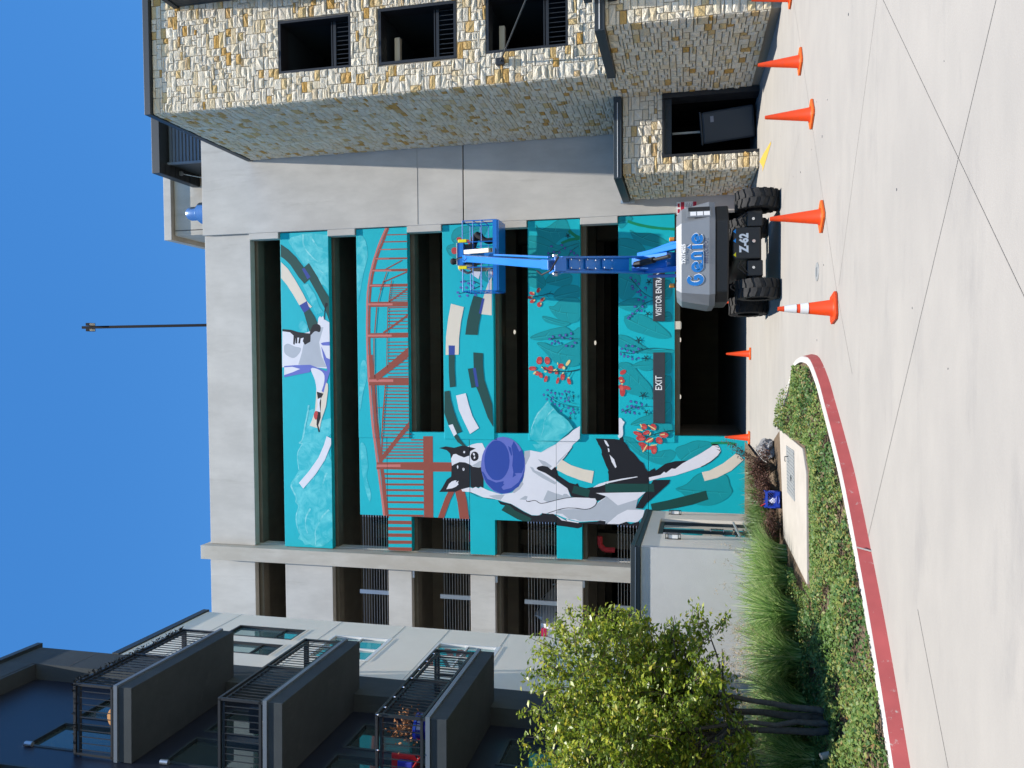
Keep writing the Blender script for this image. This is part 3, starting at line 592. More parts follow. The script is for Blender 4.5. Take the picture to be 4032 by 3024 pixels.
p3|flower|red|375,952 370,954 366,957 364,961 364,966 366,971 371,974 376,975 381,974 385,971 387,966 387,961 384,957 380,953
p3|flower|red|406,909 403,910 401,913 400,916 400,920 402,924 404,926 406,927 409,926 411,923 412,920 412,916 410,913 408,910
p3|flower|red|398,901 396,902 394,904 393,907 393,910 394,913 396,914 398,915 400,914 402,912 403,910 403,907 402,904 400,902
p3|flower|bell|267,935 265,937 264,939 264,941 265,943 268,945 271,943 272,941 271,938 270,936
p3|flower|bell|245,940 245,944 246,946 248,947 250,947 253,946 253,942 252,940 250,939 248,939
p3|flower|bell|230,949 228,952 229,955 230,957 232,958 236,958 237,954 236,952 235,950 233,949
p3|flower|bell|216,944 216,948 217,950 218,951 220,952 224,951 224,948 223,946 221,944 219,943
p3|flower|bell|217,917 217,920 218,922 220,924 222,924 225,923 226,919 224,917 223,916 221,915
p3|flower|bell|218,888 218,892 220,894 222,895 224,895 227,894 227,890 225,889 224,887 221,887
p3|flower|bell|254,902 252,905 252,908 253,910 254,911 257,912 259,909 259,907 259,905 257,903
p3|flower|bell|267,925 266,928 266,931 267,933 269,934 272,934 274,931 273,929 272,927 271,925
p3|flower|bell|263,911 260,913 259,915 259,917 260,919 263,921 266,919 267,917 267,915 266,913
p3|flower|bell|245,919 244,923 245,925 247,926 249,927 252,926 253,923 252,921 250,919 248,918
p3|flower|bell|245,895 244,898 244,900 246,902 248,903 251,903 252,899 251,897 250,895 248,894
p3|flower|bell|261,893 260,896 261,898 263,900 265,901 268,900 269,896 268,895 266,893 264,892
p3|flower|stem|269,944 270,936 270,925 271,913 270,903 268,895 265,889 262,883 259,877 256,873 252,868 249,865 246,863 250,864 253,867 257,872 260,876 264,882 267,888 270,895 272,903 272,913 272,925 271,936 271,944
p3|flower|stem|227,949 229,943 230,936 232,926 235,916 240,903 246,888 252,873 257,864 254,874 248,888 241,904 237,917 234,927 232,936 230,944 229,949
p3|arc|dgreen|221,897 209,859 164,870 118,880 86,884 88,928 136,921 181,910
p3|arc|ablue|210,867 209,859 157,871 160,879
p3|arc|cream|195,978 182,932 132,943 77,950 20,952 19,999 82,997 141,989
p3|arc|ablue|52,988 51,965 19,966 19,988
p3|arc|dgreen|19,988 19,966 -28,967 -90,964 -93,985 -40,988
p3|arc|dgreen|27,900 24,866 -20,866 -66,862 -116,846 -150,835 -229,831 -196,851 -116,880 -91,891 -28,899
p3|arc|dgreen|-29,920 -25,892 -90,882 -95,908
p3|arc|ablue|-27,902 -26,892 -90,882 -91,892
p3|arc|dgreen|-107,1005 -104,986 -134,982 -171,972 -208,959 -245,943 -253,960 -221,976 -225,990 -201,999 -182,1006
p3|arc|white|-224,991 -220,976 -253,961 -262,972
p3|arc|dgreen|-262,972 -254,961 -272,950 -272,966
w1|arc|dgreen|-272,950 -280,944 -298,927 -295,941 -282,960 -272,966
p3|arc|white|-121,963 -113,928 -152,918 -192,905 -232,882 -253,914 -213,934 -171,953
p4|leaf|leaf|450,680 447,678 439,673 434,666 435,656 439,645 444,635 449,626 455,618 460,610 464,600 465,596 465,581 458,575 447,570 437,567 431,563 426,559 420,561 413,571 405,585 398,598 391,606 385,612 382,619 386,628 393,638 400,647 404,657 409,665 415,672 427,677 441,680
p4|leaf|leafdk|449,681 447,679 439,674 433,666 434,656 438,645 443,634 448,625 454,618 459,609 463,600 465,592 465,583 458,576 446,571 436,568 430,564 437,566 447,570 459,574 465,579 465,599 461,610 456,619 450,627 445,635 440,646 436,657 435,666 440,672 448,677 451,680
p4|leaf|leafdk|441,677 438,670 434,660 430,648 427,635 426,618 426,599 426,581 426,569 427,581 427,599 427,618 429,635 431,648 436,659 440,669 443,676
p4|leaf|leaflt|437,675 434,668 430,658 426,646 423,633 422,616 422,597 423,579 423,567 423,579 423,597 423,616 425,633 428,646 432,657 436,667 439,674
p4|leaf|leafdk|427,636 386,619 428,634
p4|leaf|leaflt|424,634 383,617 424,632
p4|leaf|leafdk|426,607 398,598 427,605
p4|leaf|leaflt|422,605 394,596 423,603
p4|leaf|leafdk|428,617 459,605 429,619
p4|leaf|leaflt|425,615 455,604 426,617
p4|leaf|lgreen|423,572 420,569 415,563 410,557 405,551 402,546 400,540 398,536 396,532 407,532 409,536 411,541 414,546 418,551 423,557 427,562 431,566
p4|leaf|lgreen|381,592 383,587 387,580 390,572 392,564 393,556 394,546 394,538 395,532 403,533 403,539 403,547 402,557 401,566 398,575 395,583 392,591 390,596
p4|leaf|leaf|411,708 415,698 414,683 412,668 408,656 403,645 397,635 391,625 384,616 380,606 381,596 385,585 389,573 392,560 394,547 391,536 381,532 346,532 341,542 340,559 340,578 342,598 345,620 347,639 345,655 342,669 342,681 346,692 352,702 360,708
p4|leaf|leafdk|410,708 414,698 413,683 411,668 407,657 402,646 396,635 390,626 383,616 379,606 380,595 384,584 388,573 391,560 393,547 390,537 379,532 384,532 392,536 395,547 393,560 390,574 386,585 382,596 381,606 385,615 391,625 398,634 404,645 409,656 413,668 415,682 416,698 412,708
p4|leaf|leafdk|401,706 397,694 391,677 384,657 378,639 372,622 366,604 360,589 356,578 361,588 367,604 374,622 380,639 386,657 393,676 399,693 403,705
p4|leaf|leaflt|397,704 393,692 388,674 381,655 375,637 369,620 362,602 357,587 353,576 357,586 363,602 370,620 376,637 382,655 389,674 395,691 399,703
p4|leaf|leafdk|397,682 344,677 397,679
p4|leaf|leaflt|393,680 340,675 393,678
p4|leaf|leafdk|379,640 346,636 379,638
p4|leaf|leaflt|375,638 343,633 375,636
p4|leaf|leaf|302,708 305,699 302,685 297,673 292,665 285,660 278,656 270,651 261,648 253,647 246,650 240,655 236,661 236,668 238,677 241,686 244,694 247,701 255,707 260,708
p4|leaf|leafdk|301,708 304,699 301,685 296,673 291,666 285,661 277,656 269,652 261,649 253,648 247,651 246,649 253,646 261,647 270,650 278,655 286,659 292,665 298,672 302,685 306,699 303,708
p4|leaf|leafdk|287,707 283,702 277,694 271,686 266,678 261,671 256,663 252,657 249,653 253,656 257,663 262,670 267,677 273,684 279,693 285,700 289,706
p4|leaf|leaflt|283,705 279,700 274,692 268,683 262,676 257,668 252,661 248,655 245,650 249,655 253,661 258,668 263,675 269,682 275,691 281,698 285,704
p4|leaf|leaf|259,648 268,646 278,639 285,629 289,619 290,606 290,594 288,582 285,570 280,561 273,557 266,557 259,558 252,562 246,569 242,578 242,591 244,606 247,619 250,632 254,643
p4|leaf|leafdk|259,647 267,645 277,638 284,629 288,619 289,606 289,594 287,582 284,570 279,562 273,558 274,557 281,561 286,570 289,582 291,594 291,606 290,619 286,630 278,639 268,647 260,649
p4|leaf|leafdk|256,644 257,636 259,626 261,614 263,602 266,591 269,579 272,569 275,561 274,569 271,580 268,592 265,603 263,614 261,626 259,637 258,644
p4|leaf|leaflt|252,642 254,634 255,624 257,612 260,600 263,589 266,577 269,567 271,559 270,567 267,578 264,589 261,601 259,612 257,624 255,635 254,642
p4|leaf|leafdk|261,614 281,619 260,616
p4|leaf|leaflt|257,612 277,617 256,614
p4|leaf|leaf|218,619 225,615 233,607 240,599 244,589 247,577 248,566 246,553 243,541 238,532 209,532 203,544 199,562 196,578 196,593 198,606 201,615 206,620 211,621
p4|leaf|leafdk|217,619 225,614 232,607 239,598 243,588 246,577 247,566 245,553 242,541 237,533 244,540 247,553 249,566 248,577 245,589 240,599 234,608 226,616 218,620
p4|leaf|leafdk|210,615 212,609 214,599 216,589 218,578 220,566 223,553 225,541 227,533 227,542 224,553 222,567 220,578 218,589 216,600 214,609 213,616
p4|leaf|leaflt|207,613 208,607 210,597 212,587 214,576 217,564 220,551 222,539 224,532 223,539 220,551 218,564 216,576 214,587 212,598 210,607 209,613
p4|leaf|leaf|175,637 178,634 177,627 178,620 184,614 191,607 197,599 202,587 206,574 207,562 206,550 202,539 193,532 138,532 127,540 122,551 120,562 120,573 123,585 128,595 133,604 141,612 148,620 158,627 168,634
p4|leaf|leafdk|175,636 176,634 176,627 177,619 183,613 190,606 196,598 201,587 205,574 206,562 205,550 201,540 193,533 188,532 195,532 203,539 207,550 208,562 207,574 203,588 198,599 191,608 184,614 179,620 178,627 179,634 176,638
p4|leaf|leafdk|170,635 168,628 164,618 160,607 157,595 155,581 154,564 153,548 152,538 154,548 155,564 157,580 159,595 162,607 166,618 170,627 172,634
p4|leaf|leaflt|167,632 164,626 161,616 157,605 154,593 152,578 151,562 150,546 149,536 150,546 151,562 153,578 155,593 158,605 162,616 166,625 168,632
p4|leaf|leafdk|160,602 186,594 161,604
p4|leaf|leaflt|156,600 183,593 157,602
p4|leaf|leafdk|156,580 129,571 157,577
p4|leaf|leaflt|153,577 125,569 153,575
p4|leaf|leafdk|166,617 142,608 166,614
p4|leaf|leaflt|162,614 138,606 163,613
p4|leaf|leaf|145,660 146,655 144,647 142,636 138,625 134,612 130,599 127,586 125,573 122,566 117,567 113,574 110,583 111,594 114,607 117,620 120,631 123,641 127,649 133,655 140,660
p4|leaf|leafdk|144,660 145,655 143,647 141,637 137,625 133,612 129,599 126,586 124,574 121,567 118,568 117,566 122,566 126,573 128,586 131,599 135,611 139,625 143,636 145,646 147,655 146,660
p4|leaf|leafdk|142,658 139,651 135,641 131,631 127,620 124,609 121,597 118,586 117,579 120,586 122,597 126,609 129,620 133,630 137,641 141,650 144,657
p4|leaf|leaflt|138,656 136,649 132,639 127,629 124,618 121,607 118,595 115,584 113,577 116,584 118,595 122,607 125,618 129,628 133,639 137,648 140,655
p4|leaf|leaf|74,702 79,695 85,683 90,670 94,657 98,643 102,628 105,613 108,597 109,583 104,573 97,566 93,558 97,549 105,539 106,532 69,532 63,544 64,561 65,579 66,599 67,621 68,641 67,656 65,668 65,679 67,689 70,698
p4|leaf|leafdk|73,701 78,695 84,683 89,670 93,657 97,643 101,628 104,612 107,596 108,583 104,574 96,566 92,558 96,548 104,539 105,532 107,533 106,540 98,549 94,558 98,565 105,573 110,583 109,597 106,613 103,629 99,643 95,657 91,670 86,684 80,696 75,702
p4|leaf|leafdk|73,697 74,688 76,675 78,660 81,641 82,616 85,586 86,557 88,538 87,557 86,586 84,616 82,641 80,660 78,676 76,688 75,698
p4|leaf|leaflt|69,695 71,686 73,673 75,657 77,639 79,614 81,584 83,555 84,536 83,555 82,584 80,614 78,639 76,658 74,674 72,686 71,695
p4|leaf|leafdk|81,648 99,632 82,650
p4|leaf|leaflt|77,646 96,630 78,648
p4|leaf|leafdk|84,605 68,596 85,602
p4|leaf|leaflt|81,602 65,594 82,601
p4|leaf|leaf|55,679 58,674 58,664 57,654 53,643 48,632 45,620 46,607 49,593 52,579 59,562 66,545 64,533 61,532 -4,532 -9,533 -19,539 -22,548 -24,559 -24,572 -23,587 -19,600 -14,611 -7,620 1,629 10,637 19,646 28,654 38,664 48,674
p4|leaf|leafdk|54,678 57,674 57,664 56,654 52,644 47,633 44,620 45,607 48,593 51,579 58,562 65,545 63,533 56,532 3,532 -9,534 64,532 67,545 60,563 53,579 50,594 47,607 46,620 49,632 54,643 58,653 59,664 59,674 56,679
p4|leaf|leafdk|52,675 46,665 38,651 30,634 23,617 18,596 15,574 12,553 10,538 13,553 16,573 20,596 25,616 31,633 40,650 48,664 54,674
p4|leaf|leaflt|48,673 43,663 35,649 26,632 19,614 15,594 11,572 9,551 7,536 9,551 12,571 16,594 21,614 28,631 36,648 44,662 50,672
p4|leaf|leafdk|36,638 3,621 37,636
p4|leaf|leaflt|32,636 0,619 33,634
p4|leaf|leafdk|19,601 -15,596 20,599
p4|leaf|leaflt|16,599 -19,594 16,597
p4|leaf|leafdk|15,580 -22,567 16,578
p4|leaf|leaflt|11,578 -25,565 12,576
p4|leaf|leafdk|22,607 48,583 24,609
p4|leaf|leaflt|18,605 44,581 20,607
p4|flower|red|219,686 217,687 216,691 217,694 218,698 220,701 223,703 226,703 228,701 229,698 228,694 227,690 225,687 222,686
p4|flower|yellow|224,685 222,687 223,690 225,692 227,691 227,688 226,686
p4|flower|red|240,668 238,666 235,666 231,667 228,669 225,671 224,674 225,677 227,679 230,679 234,678 237,676 240,674 241,671
p4|flower|yellow|238,665 236,664 233,665 232,667 233,669 235,669 238,667
p4|flower|red|207,692 205,694 204,696 204,700 204,703 206,707 208,708 212,708 214,705 214,702 213,698 212,695 209,693
p4|flower|yellow|210,691 209,693 209,696 211,698 213,698 214,695 213,692
p4|flower|red|202,684 199,683 196,685 193,688 191,691 190,696 191,699 192,701 195,702 198,700 201,697 203,693 204,689 204,686
p4|flower|yellow|201,683 199,683 197,686 197,689 199,690 201,688 202,685
p4|flower|red|208,652 206,651 203,652 199,654 196,657 194,661 194,664 194,666 197,667 200,666 203,664 206,661 208,657 209,654
p4|flower|yellow|206,650 204,650 201,652 200,655 202,656 205,655 206,653
p4|flower|red|193,666 191,664 188,662 184,662 181,663 178,666 176,669 177,673 179,675 182,677 186,677 190,676 192,673 194,670
p4|flower|yellow|191,662 189,661 186,662 184,664 185,666 188,666 190,665
p4|flower|stem|212,686 212,681 212,675 213,668 214,661 215,654 217,648 218,641 219,636 219,631 218,626 217,622 217,620 219,619 220,622 221,626 221,631 221,636 221,642 219,648 217,655 216,661 215,668 215,675 215,682 215,686
p4|flower|stem|219,635 234,625 220,637
p4|flower|stem|214,645 201,630 215,644
p4|flower|red|-4,661 -10,663 -14,666 -15,671 -15,675 -11,679 -6,681 -1,680 5,678 9,675 11,670 10,666 7,663 2,661
p4|flower|redlt|-8,663 -10,664 -11,666 -12,668 -11,671 -10,673 -8,674 -6,675 -4,674 -3,672 -2,669 -3,666 -4,664 -6,663
p4|flower|red|-1,634 -7,634 -12,636 -15,639 -16,643 -14,648 -10,651 -4,653 1,653 6,651 10,648 10,643 8,639 4,636
p4|flower|redlt|-6,636 -8,636 -10,637 -11,639 -12,642 -11,645 -10,646 -8,647 -6,647 -4,646 -3,644 -3,641 -3,638 -4,636
p4|flower|red|-29,680 -32,682 -35,685 -36,691 -36,697 -35,702 -32,706 -29,707 -26,706 -23,702 -22,697 -22,691 -23,685 -26,682
p4|flower|redlt|-32,683 -34,686 -34,689 -34,693 -34,696 -33,698 -31,698 -30,696 -29,693 -29,689 -30,686 -31,684
p4|flower|red|-34,624 -40,626 -44,629 -46,634 -45,638 -42,641 -37,642 -31,642 -26,640 -22,637 -20,633 -20,629 -24,626 -29,624
p4|flower|redlt|-38,626 -40,627 -41,629 -42,631 -41,633 -40,635 -38,637 -36,637 -34,636 -33,634 -33,632 -33,629 -34,627 -36,626
p4|flower|red|-51,672 -53,675 -53,679 -52,682 -49,686 -46,687 -42,688 -39,686 -37,683 -37,680 -38,676 -41,673 -44,671 -48,671
p4|flower|redlt|-51,673 -51,676 -50,678 -49,680 -47,681 -44,682 -44,679 -45,677 -46,675 -48,673
p4|flower|red|-50,660 -54,659 -58,659 -60,661 -61,664 -61,667 -58,670 -54,672 -50,673 -46,672 -43,671 -42,668 -43,665 -46,662
p4|flower|redlt|-54,661 -57,661 -59,664 -58,667 -55,668 -52,667 -52,663
p4|flower|red|-29,642 -32,643 -34,645 -35,648 -35,652 -34,655 -32,657 -29,657 -27,657 -25,655 -24,651 -24,648 -25,645 -27,643
p4|flower|redlt|-31,644 -33,646 -33,649 -32,652 -30,651 -29,647 -30,644
p4|flower|red|-16,589 -20,588 -24,589 -27,592 -29,596 -30,600 -29,604 -26,607 -23,607 -19,606 -16,604 -13,600 -13,596 -14,592
p4|flower|redlt|-21,591 -24,592 -26,593 -27,596 -28,598 -27,601 -24,600 -22,598 -21,596 -20,594
p4|flower|red|-45,607 -47,607 -48,609 -49,611 -49,614 -48,616 -47,618 -45,618 -42,618 -41,616 -40,614 -40,611 -41,609 -43,607
p4|flower|redlt|-46,608 -48,611 -48,614 -46,614 -45,612 -45,609
p4|flower|red|-59,585 -63,586 -67,589 -69,592 -68,596 -65,598 -61,599 -56,599 -51,598 -48,595 -46,592 -47,588 -49,586 -54,584
p4|flower|redlt|-62,586 -65,588 -65,592 -62,595 -59,594 -57,591 -59,587
p4|flower|red|-66,643 -70,645 -74,648 -75,651 -75,653 -72,655 -68,655 -63,654 -58,653 -55,650 -53,647 -54,645 -56,643 -61,642
p4|flower|redlt|-69,644 -72,646 -72,649 -69,651 -66,650 -64,647 -66,645
p4|flower|red|-71,604 -76,606 -79,608 -81,610 -80,613 -78,614 -73,614 -68,613 -64,611 -60,609 -59,607 -59,604 -62,603 -66,603
p4|flower|redlt|-74,605 -77,607 -77,609 -75,611 -71,610 -70,607 -71,605
p4|flower|red|-71,565 -75,564 -80,564 -83,566 -83,568 -82,571 -79,574 -74,576 -70,577 -65,577 -62,576 -62,573 -63,570 -66,567
p4|flower|redlt|-75,566 -79,566 -80,569 -79,572 -76,573 -73,571 -73,568
p4|flower|yellow|-39,681 -42,681 -45,683 -47,686 -48,688 -49,691 -47,692 -45,691 -42,689 -40,687 -39,684 -38,682
p4|flower|yellow|-36,609 -38,610 -40,612 -41,615 -41,618 -40,621 -38,623 -36,624 -34,623 -32,621 -31,618 -31,615 -32,612 -34,610
p4|flower|yellow|-25,656 -28,658 -28,661 -27,664 -24,664 -22,661 -23,658
p4|flower|yellow|-13,569 -17,572 -20,576 -20,579 -19,581 -16,581 -12,580 -8,577 -4,574 -1,570 -1,568 -2,566 -5,565 -9,567
p4|flower|yellow|-28,583 -30,583 -32,585 -33,587 -33,589 -32,591 -30,592 -28,593 -25,592 -23,591 -22,589 -22,586 -23,585 -25,583
p4|flower|yellow|-13,606 -16,607 -17,609 -15,610 -11,610 -9,609 -10,607
p4|flower|yellow|-40,645 -42,647 -42,649 -42,651 -41,653 -40,655 -38,653 -37,651 -37,649 -38,647
p4|flower|yellow|-46,586 -48,587 -49,591 -47,593 -44,593 -43,591 -43,587
p4|flower|yellow|-60,568 -63,570 -63,572 -62,574 -59,574 -57,572 -58,569
p4|flower|stem|-22,663 -26,659 -31,653 -36,646 -40,638 -41,629 -41,619 -40,609 -40,600 -40,592 -40,583 -41,575 -40,567 -39,558 -37,548 -35,539 -33,533 -30,533 -32,539 -34,548 -36,558 -37,567 -38,575 -38,583 -37,591 -37,600 -37,609 -38,619 -38,629 -37,637 -34,644 -29,651 -23,657 -20,661
p4|flower|stem|-38,605 -58,609 -58,607 -39,603
p4|flower|stem|-39,583 -22,574 -21,576 -38,584
p4|flower|stem|-38,580 -49,591 -51,589 -39,579
p4|flower|stem|-37,560 -58,572 -59,570 -38,558
p4|flower|stem|-38,616 -28,605 -27,607 -37,617
p4|flower|stem|68,637 69,630 70,620 71,609 72,599 71,591 70,583 69,575 68,567 68,557 69,547 69,539 69,533 70,539 70,548 69,557 70,567 70,575 72,583 73,591 73,600 73,609 72,620 71,630 70,637
p4|flower|belldk|69,629 66,631 65,635 66,639 69,640 72,639 73,635 72,631
p4|flower|bell|69,631 66,633 66,636 67,639 70,639 71,636 71,633
p4|flower|belldk|72,622 73,625 76,627 80,627 82,625 81,622 78,620 74,620
p4|flower|bell|73,623 74,625 77,627 80,626 80,624 78,622 75,621
p4|flower|belldk|79,606 82,606 84,603 85,599 83,597 80,597 77,600 77,604
p4|flower|bell|79,605 81,605 83,602 83,599 81,598 78,600 78,603
p4|flower|belldk|57,613 57,616 59,619 63,621 66,619 66,616 64,613 60,611
p4|flower|bell|58,614 58,617 60,619 63,620 64,618 63,615 60,613
p4|flower|belldk|50,630 53,631 57,630 59,626 59,623 56,622 52,623 50,627
p4|flower|bell|51,629 54,630 56,628 58,626 56,624 53,624 51,627
p4|flower|belldk|53,599 51,601 52,605 55,608 58,609 60,606 59,602 56,599
p4|flower|bell|53,601 52,603 53,606 56,608 58,607 58,604 56,601
p4|flower|belldk|76,582 78,584 82,585 86,583 87,580 84,577 80,577 77,579
p4|flower|bell|77,582 79,584 82,584 85,582 84,579 81,579 78,580
p4|flower|belldk|46,584 49,583 50,579 49,575 46,574 43,575 42,579 43,583
p4|flower|bell|45,583 48,582 48,579 47,576 44,576 43,579 43,582
p4|flower|belldk|81,561 82,564 85,566 89,566 92,564 91,561 87,558 83,559
p4|flower|bell|82,562 83,564 86,566 89,565 90,562 87,560 84,560
p4|flower|belldk|68,569 71,569 74,566 74,562 72,560 69,560 67,563 66,567
p4|flower|bell|68,568 71,568 72,565 72,562 70,561 68,563 67,566
p4|flower|belldk|69,589 69,592 71,595 74,597 77,595 78,592 76,589 72,587
p4|flower|bell|70,590 70,593 72,595 75,596 76,594 75,591 72,589
p4|flower|belldk|40,564 43,565 47,564 49,560 49,557 46,556 42,557 40,561
p4|flower|bell|41,563 43,564 46,562 47,560 46,558 43,558 41,561
p4|flower|belldk|53,545 52,547 52,551 55,554 58,554 60,552 59,548 57,545
p4|flower|bell|54,546 52,548 53,552 56,553 58,552 58,550 56,547
p4|flower|stem|352,639 352,634 353,626 355,618 357,610 360,603 363,597 367,590 370,581 374,569 378,554 382,541 384,532 383,541 379,555 375,569 371,582 368,591 364,598 361,604 359,611 357,619 355,627 354,634 354,640
p4|flower|stem|344,568 347,567 351,564 357,561 361,557 365,551 370,543 374,536 376,532 375,536 371,544 367,551 362,558 358,562 352,566 348,568 345,570
p4|flower|belldk|376,621 374,623 373,627 374,631 377,632 380,631 381,627 379,623
p4|flower|bell|376,623 374,625 374,628 375,631 377,631 379,628 378,625
p4|flower|belldk|349,636 350,639 353,641 357,641 359,638 358,635 355,633 351,634
p4|flower|bell|350,637 351,639 354,640 357,640 357,637 355,635 352,635
p4|flower|belldk|342,636 345,636 348,633 348,629 346,626 343,626 341,629 340,633
p4|flower|bell|342,635 345,635 347,632 346,629 344,628 342,630 341,633
p4|flower|belldk|354,615 353,618 356,622 359,623 362,622 363,619 360,616 357,614
p4|flower|bell|355,617 354,619 357,622 360,622 361,620 360,618 357,616
p4|flower|belldk|351,603 354,605 358,603 360,600 359,597 356,596 353,597 351,600
p4|flower|bell|352,603 354,604 357,602 358,599 357,597 354,598 352,600
p4|flower|belldk|377,587 375,590 376,593 378,596 382,597 383,594 383,590 380,587
p4|flower|bell|377,589 376,591 377,594 379,596 381,595 382,592 380,589
p4|flower|belldk|364,583 366,585 370,585 373,584 374,580 372,578 368,578 364,580
p4|flower|bell|365,583 367,585 370,584 372,582 371,580 369,579 366,580
p4|flower|belldk|340,575 343,573 344,569 343,566 340,564 337,566 336,569 337,573
p4|flower|bell|340,574 342,572 342,569 341,566 338,566 337,569 338,572
p4|flower|belldk|346,550 347,553 351,555 354,555 357,552 356,549 352,547 348,547
p4|flower|bell|347,550 348,553 351,554 354,553 355,551 352,549 349,549
p4|flower|belldk|341,546 344,545 347,543 347,539 345,536 342,536 339,539 339,543
p4|flower|bell|341,545 343,544 345,542 345,539 343,538 341,539 340,542
p4|flower|belldk|341,607 341,610 343,614 347,615 350,614 350,611 348,607 344,606
p4|flower|bell|342,608 342,611 344,613 347,614 349,612 347,609 345,608
p4|flower|belldk|354,564 357,566 360,564 363,561 362,558 359,557 355,558 353,561
p4|flower|bell|355,564 357,565 360,563 361,560 359,559 357,559 354,561
p4|flower|stem|-119,644 -122,639 -128,632 -133,623 -138,615 -142,607 -146,600 -150,591 -152,582 -155,570 -156,557 -157,544 -158,535 -156,544 -155,556 -153,570 -151,582 -148,591 -145,599 -141,607 -137,614 -132,622 -126,631 -121,638 -117,643
p4|flower|stem|-107,619 -136,613 -107,617
p4|flower|stem|-111,583 -115,581 -121,580 -127,578 -132,575 -136,573 -139,571 -141,568 -143,564 -146,557 -148,549 -150,541 -152,535 -150,541 -147,549 -145,557 -142,564 -140,568 -138,570 -135,572 -132,574 -127,576 -120,578 -114,580 -110,581
p4|flower|stem|-118,557 -136,553 -118,556
p4|flower|stem|-169,596 -166,593 -163,590 -160,585 -158,578 -157,568 -158,556 -159,544 -159,535 -158,543 -157,556 -156,568 -157,578 -159,585 -162,591 -165,594 -167,597
p4|flower|stem|-195,565 -190,565 -184,564 -177,563 -172,560 -168,555 -165,547 -162,540 -160,535 -161,540 -164,548 -167,555 -171,561 -177,564 -184,566 -190,566 -195,567
p4|flower|belldk|-102,638 -104,639 -105,643 -104,646 -102,647 -99,646 -98,643 -99,639
p4|flower|bell|-102,640 -104,641 -104,644 -103,646 -101,646 -100,644 -100,641
p4|flower|belldk|-122,654 -121,657 -118,659 -115,658 -113,656 -113,653 -116,652 -120,652
p4|flower|bell|-121,655 -120,657 -117,658 -115,657 -114,655 -116,653 -119,653
p4|flower|belldk|-112,635 -109,635 -107,632 -106,629 -108,626 -111,627 -113,629 -114,633
p4|flower|bell|-112,634 -110,634 -108,631 -108,629 -110,628 -112,629 -113,632
p4|flower|belldk|-116,614 -117,617 -115,620 -111,621 -109,620 -108,617 -110,614 -113,613
p4|flower|bell|-115,615 -116,618 -114,620 -111,620 -110,619 -111,616 -113,615
p4|flower|belldk|-135,648 -133,649 -130,647 -128,645 -128,642 -131,641 -134,642 -136,645
p4|flower|bell|-135,647 -133,648 -130,646 -129,644 -130,642 -133,643 -135,645
p4|flower|belldk|-140,625 -142,627 -142,631 -139,633 -136,633 -135,631 -135,628 -138,625
p4|flower|bell|-140,626 -141,628 -141,631 -138,633 -137,632 -136,629 -138,627
p4|flower|belldk|-131,626 -130,629 -126,629 -123,627 -122,624 -124,622 -128,622 -131,624
p4|flower|bell|-131,626 -129,628 -126,628 -124,626 -124,624 -127,623 -130,624
p4|flower|belldk|-149,622 -146,621 -145,617 -146,614 -148,613 -151,614 -152,617 -151,621
p4|flower|bell|-149,621 -147,620 -147,617 -148,615 -150,615 -151,617 -151,620
p4|flower|belldk|-158,602 -158,605 -155,606 -151,606 -149,604 -150,601 -153,600 -156,600
p4|flower|bell|-157,603 -157,605 -154,606 -151,605 -151,603 -153,601 -156,601
p4|flower|belldk|-131,602 -128,602 -125,600 -125,596 -126,594 -129,594 -132,597 -132,600
p4|flower|bell|-130,602 -128,601 -127,599 -127,596 -128,595 -131,597 -132,600
p4|flower|belldk|-118,590 -119,592 -117,595 -114,597 -111,596 -111,593 -113,590 -116,589
p4|flower|bell|-118,591 -118,593 -116,595 -114,596 -112,594 -113,592 -116,590
p4|flower|belldk|-109,586 -106,587 -103,586 -101,583 -102,580 -104,579 -107,580 -109,583
p4|flower|bell|-108,585 -106,586 -104,585 -103,582 -104,581 -106,581 -108,583
p4|flower|belldk|-110,567 -111,570 -111,573 -109,576 -106,576 -104,574 -105,570 -107,568
p4|flower|bell|-109,569 -111,571 -110,574 -108,575 -106,574 -106,572 -107,569
p4|flower|belldk|-143,585 -141,587 -138,587 -135,585 -134,583 -136,581 -139,580 -142,582
p4|flower|bell|-142,585 -141,586 -138,586 -136,584 -136,582 -139,582 -141,583
p4|flower|belldk|-136,578 -133,576 -132,573 -133,570 -135,568 -138,569 -139,573 -138,576
p4|flower|bell|-136,577 -134,575 -134,573 -135,570 -137,570 -138,572 -138,575
p4|flower|belldk|-131,570 -131,573 -128,574 -124,574 -122,572 -123,569 -126,568 -129,568
p4|flower|bell|-130,571 -130,573 -127,574 -124,573 -124,571 -126,569 -129,569
p4|flower|belldk|-173,601 -170,601 -168,598 -167,595 -169,592 -172,592 -174,595 -175,598
p4|flower|bell|-173,600 -171,600 -169,597 -169,595 -171,594 -173,595 -174,598
p4|flower|belldk|-164,569 -165,572 -163,575 -160,576 -157,575 -157,572 -158,569 -162,568
p4|flower|bell|-164,570 -164,572 -162,574 -159,575 -158,573 -159,571 -161,569
p4|flower|belldk|-169,560 -166,561 -163,560 -161,557 -161,554 -164,553 -167,554 -169,557
p4|flower|bell|-168,559 -166,560 -163,559 -162,556 -163,555 -166,555 -168,557
p4|flower|belldk|-180,560 -182,563 -182,566 -180,569 -177,569 -175,567 -175,563 -178,561
p4|flower|bell|-180,562 -181,564 -181,567 -179,568 -177,568 -177,565 -178,562
p4|flower|belldk|-179,555 -177,557 -174,557 -171,556 -170,553 -171,551 -175,551 -178,552
p4|flower|bell|-178,555 -176,556 -173,556 -171,555 -172,553 -174,552 -177,553
p4|flower|stem|-123,555 -125,546 -120,554
p4|flower|stem|-121,556 -131,556 -121,553
p4|flower|stem|-120,555 -123,564 -123,554
p4|flower|stem|-120,553 -113,559 -122,556
p4|flower|stem|-122,554 -115,548 -120,556
p4|flower|stem|-196,567 -199,558 -193,566
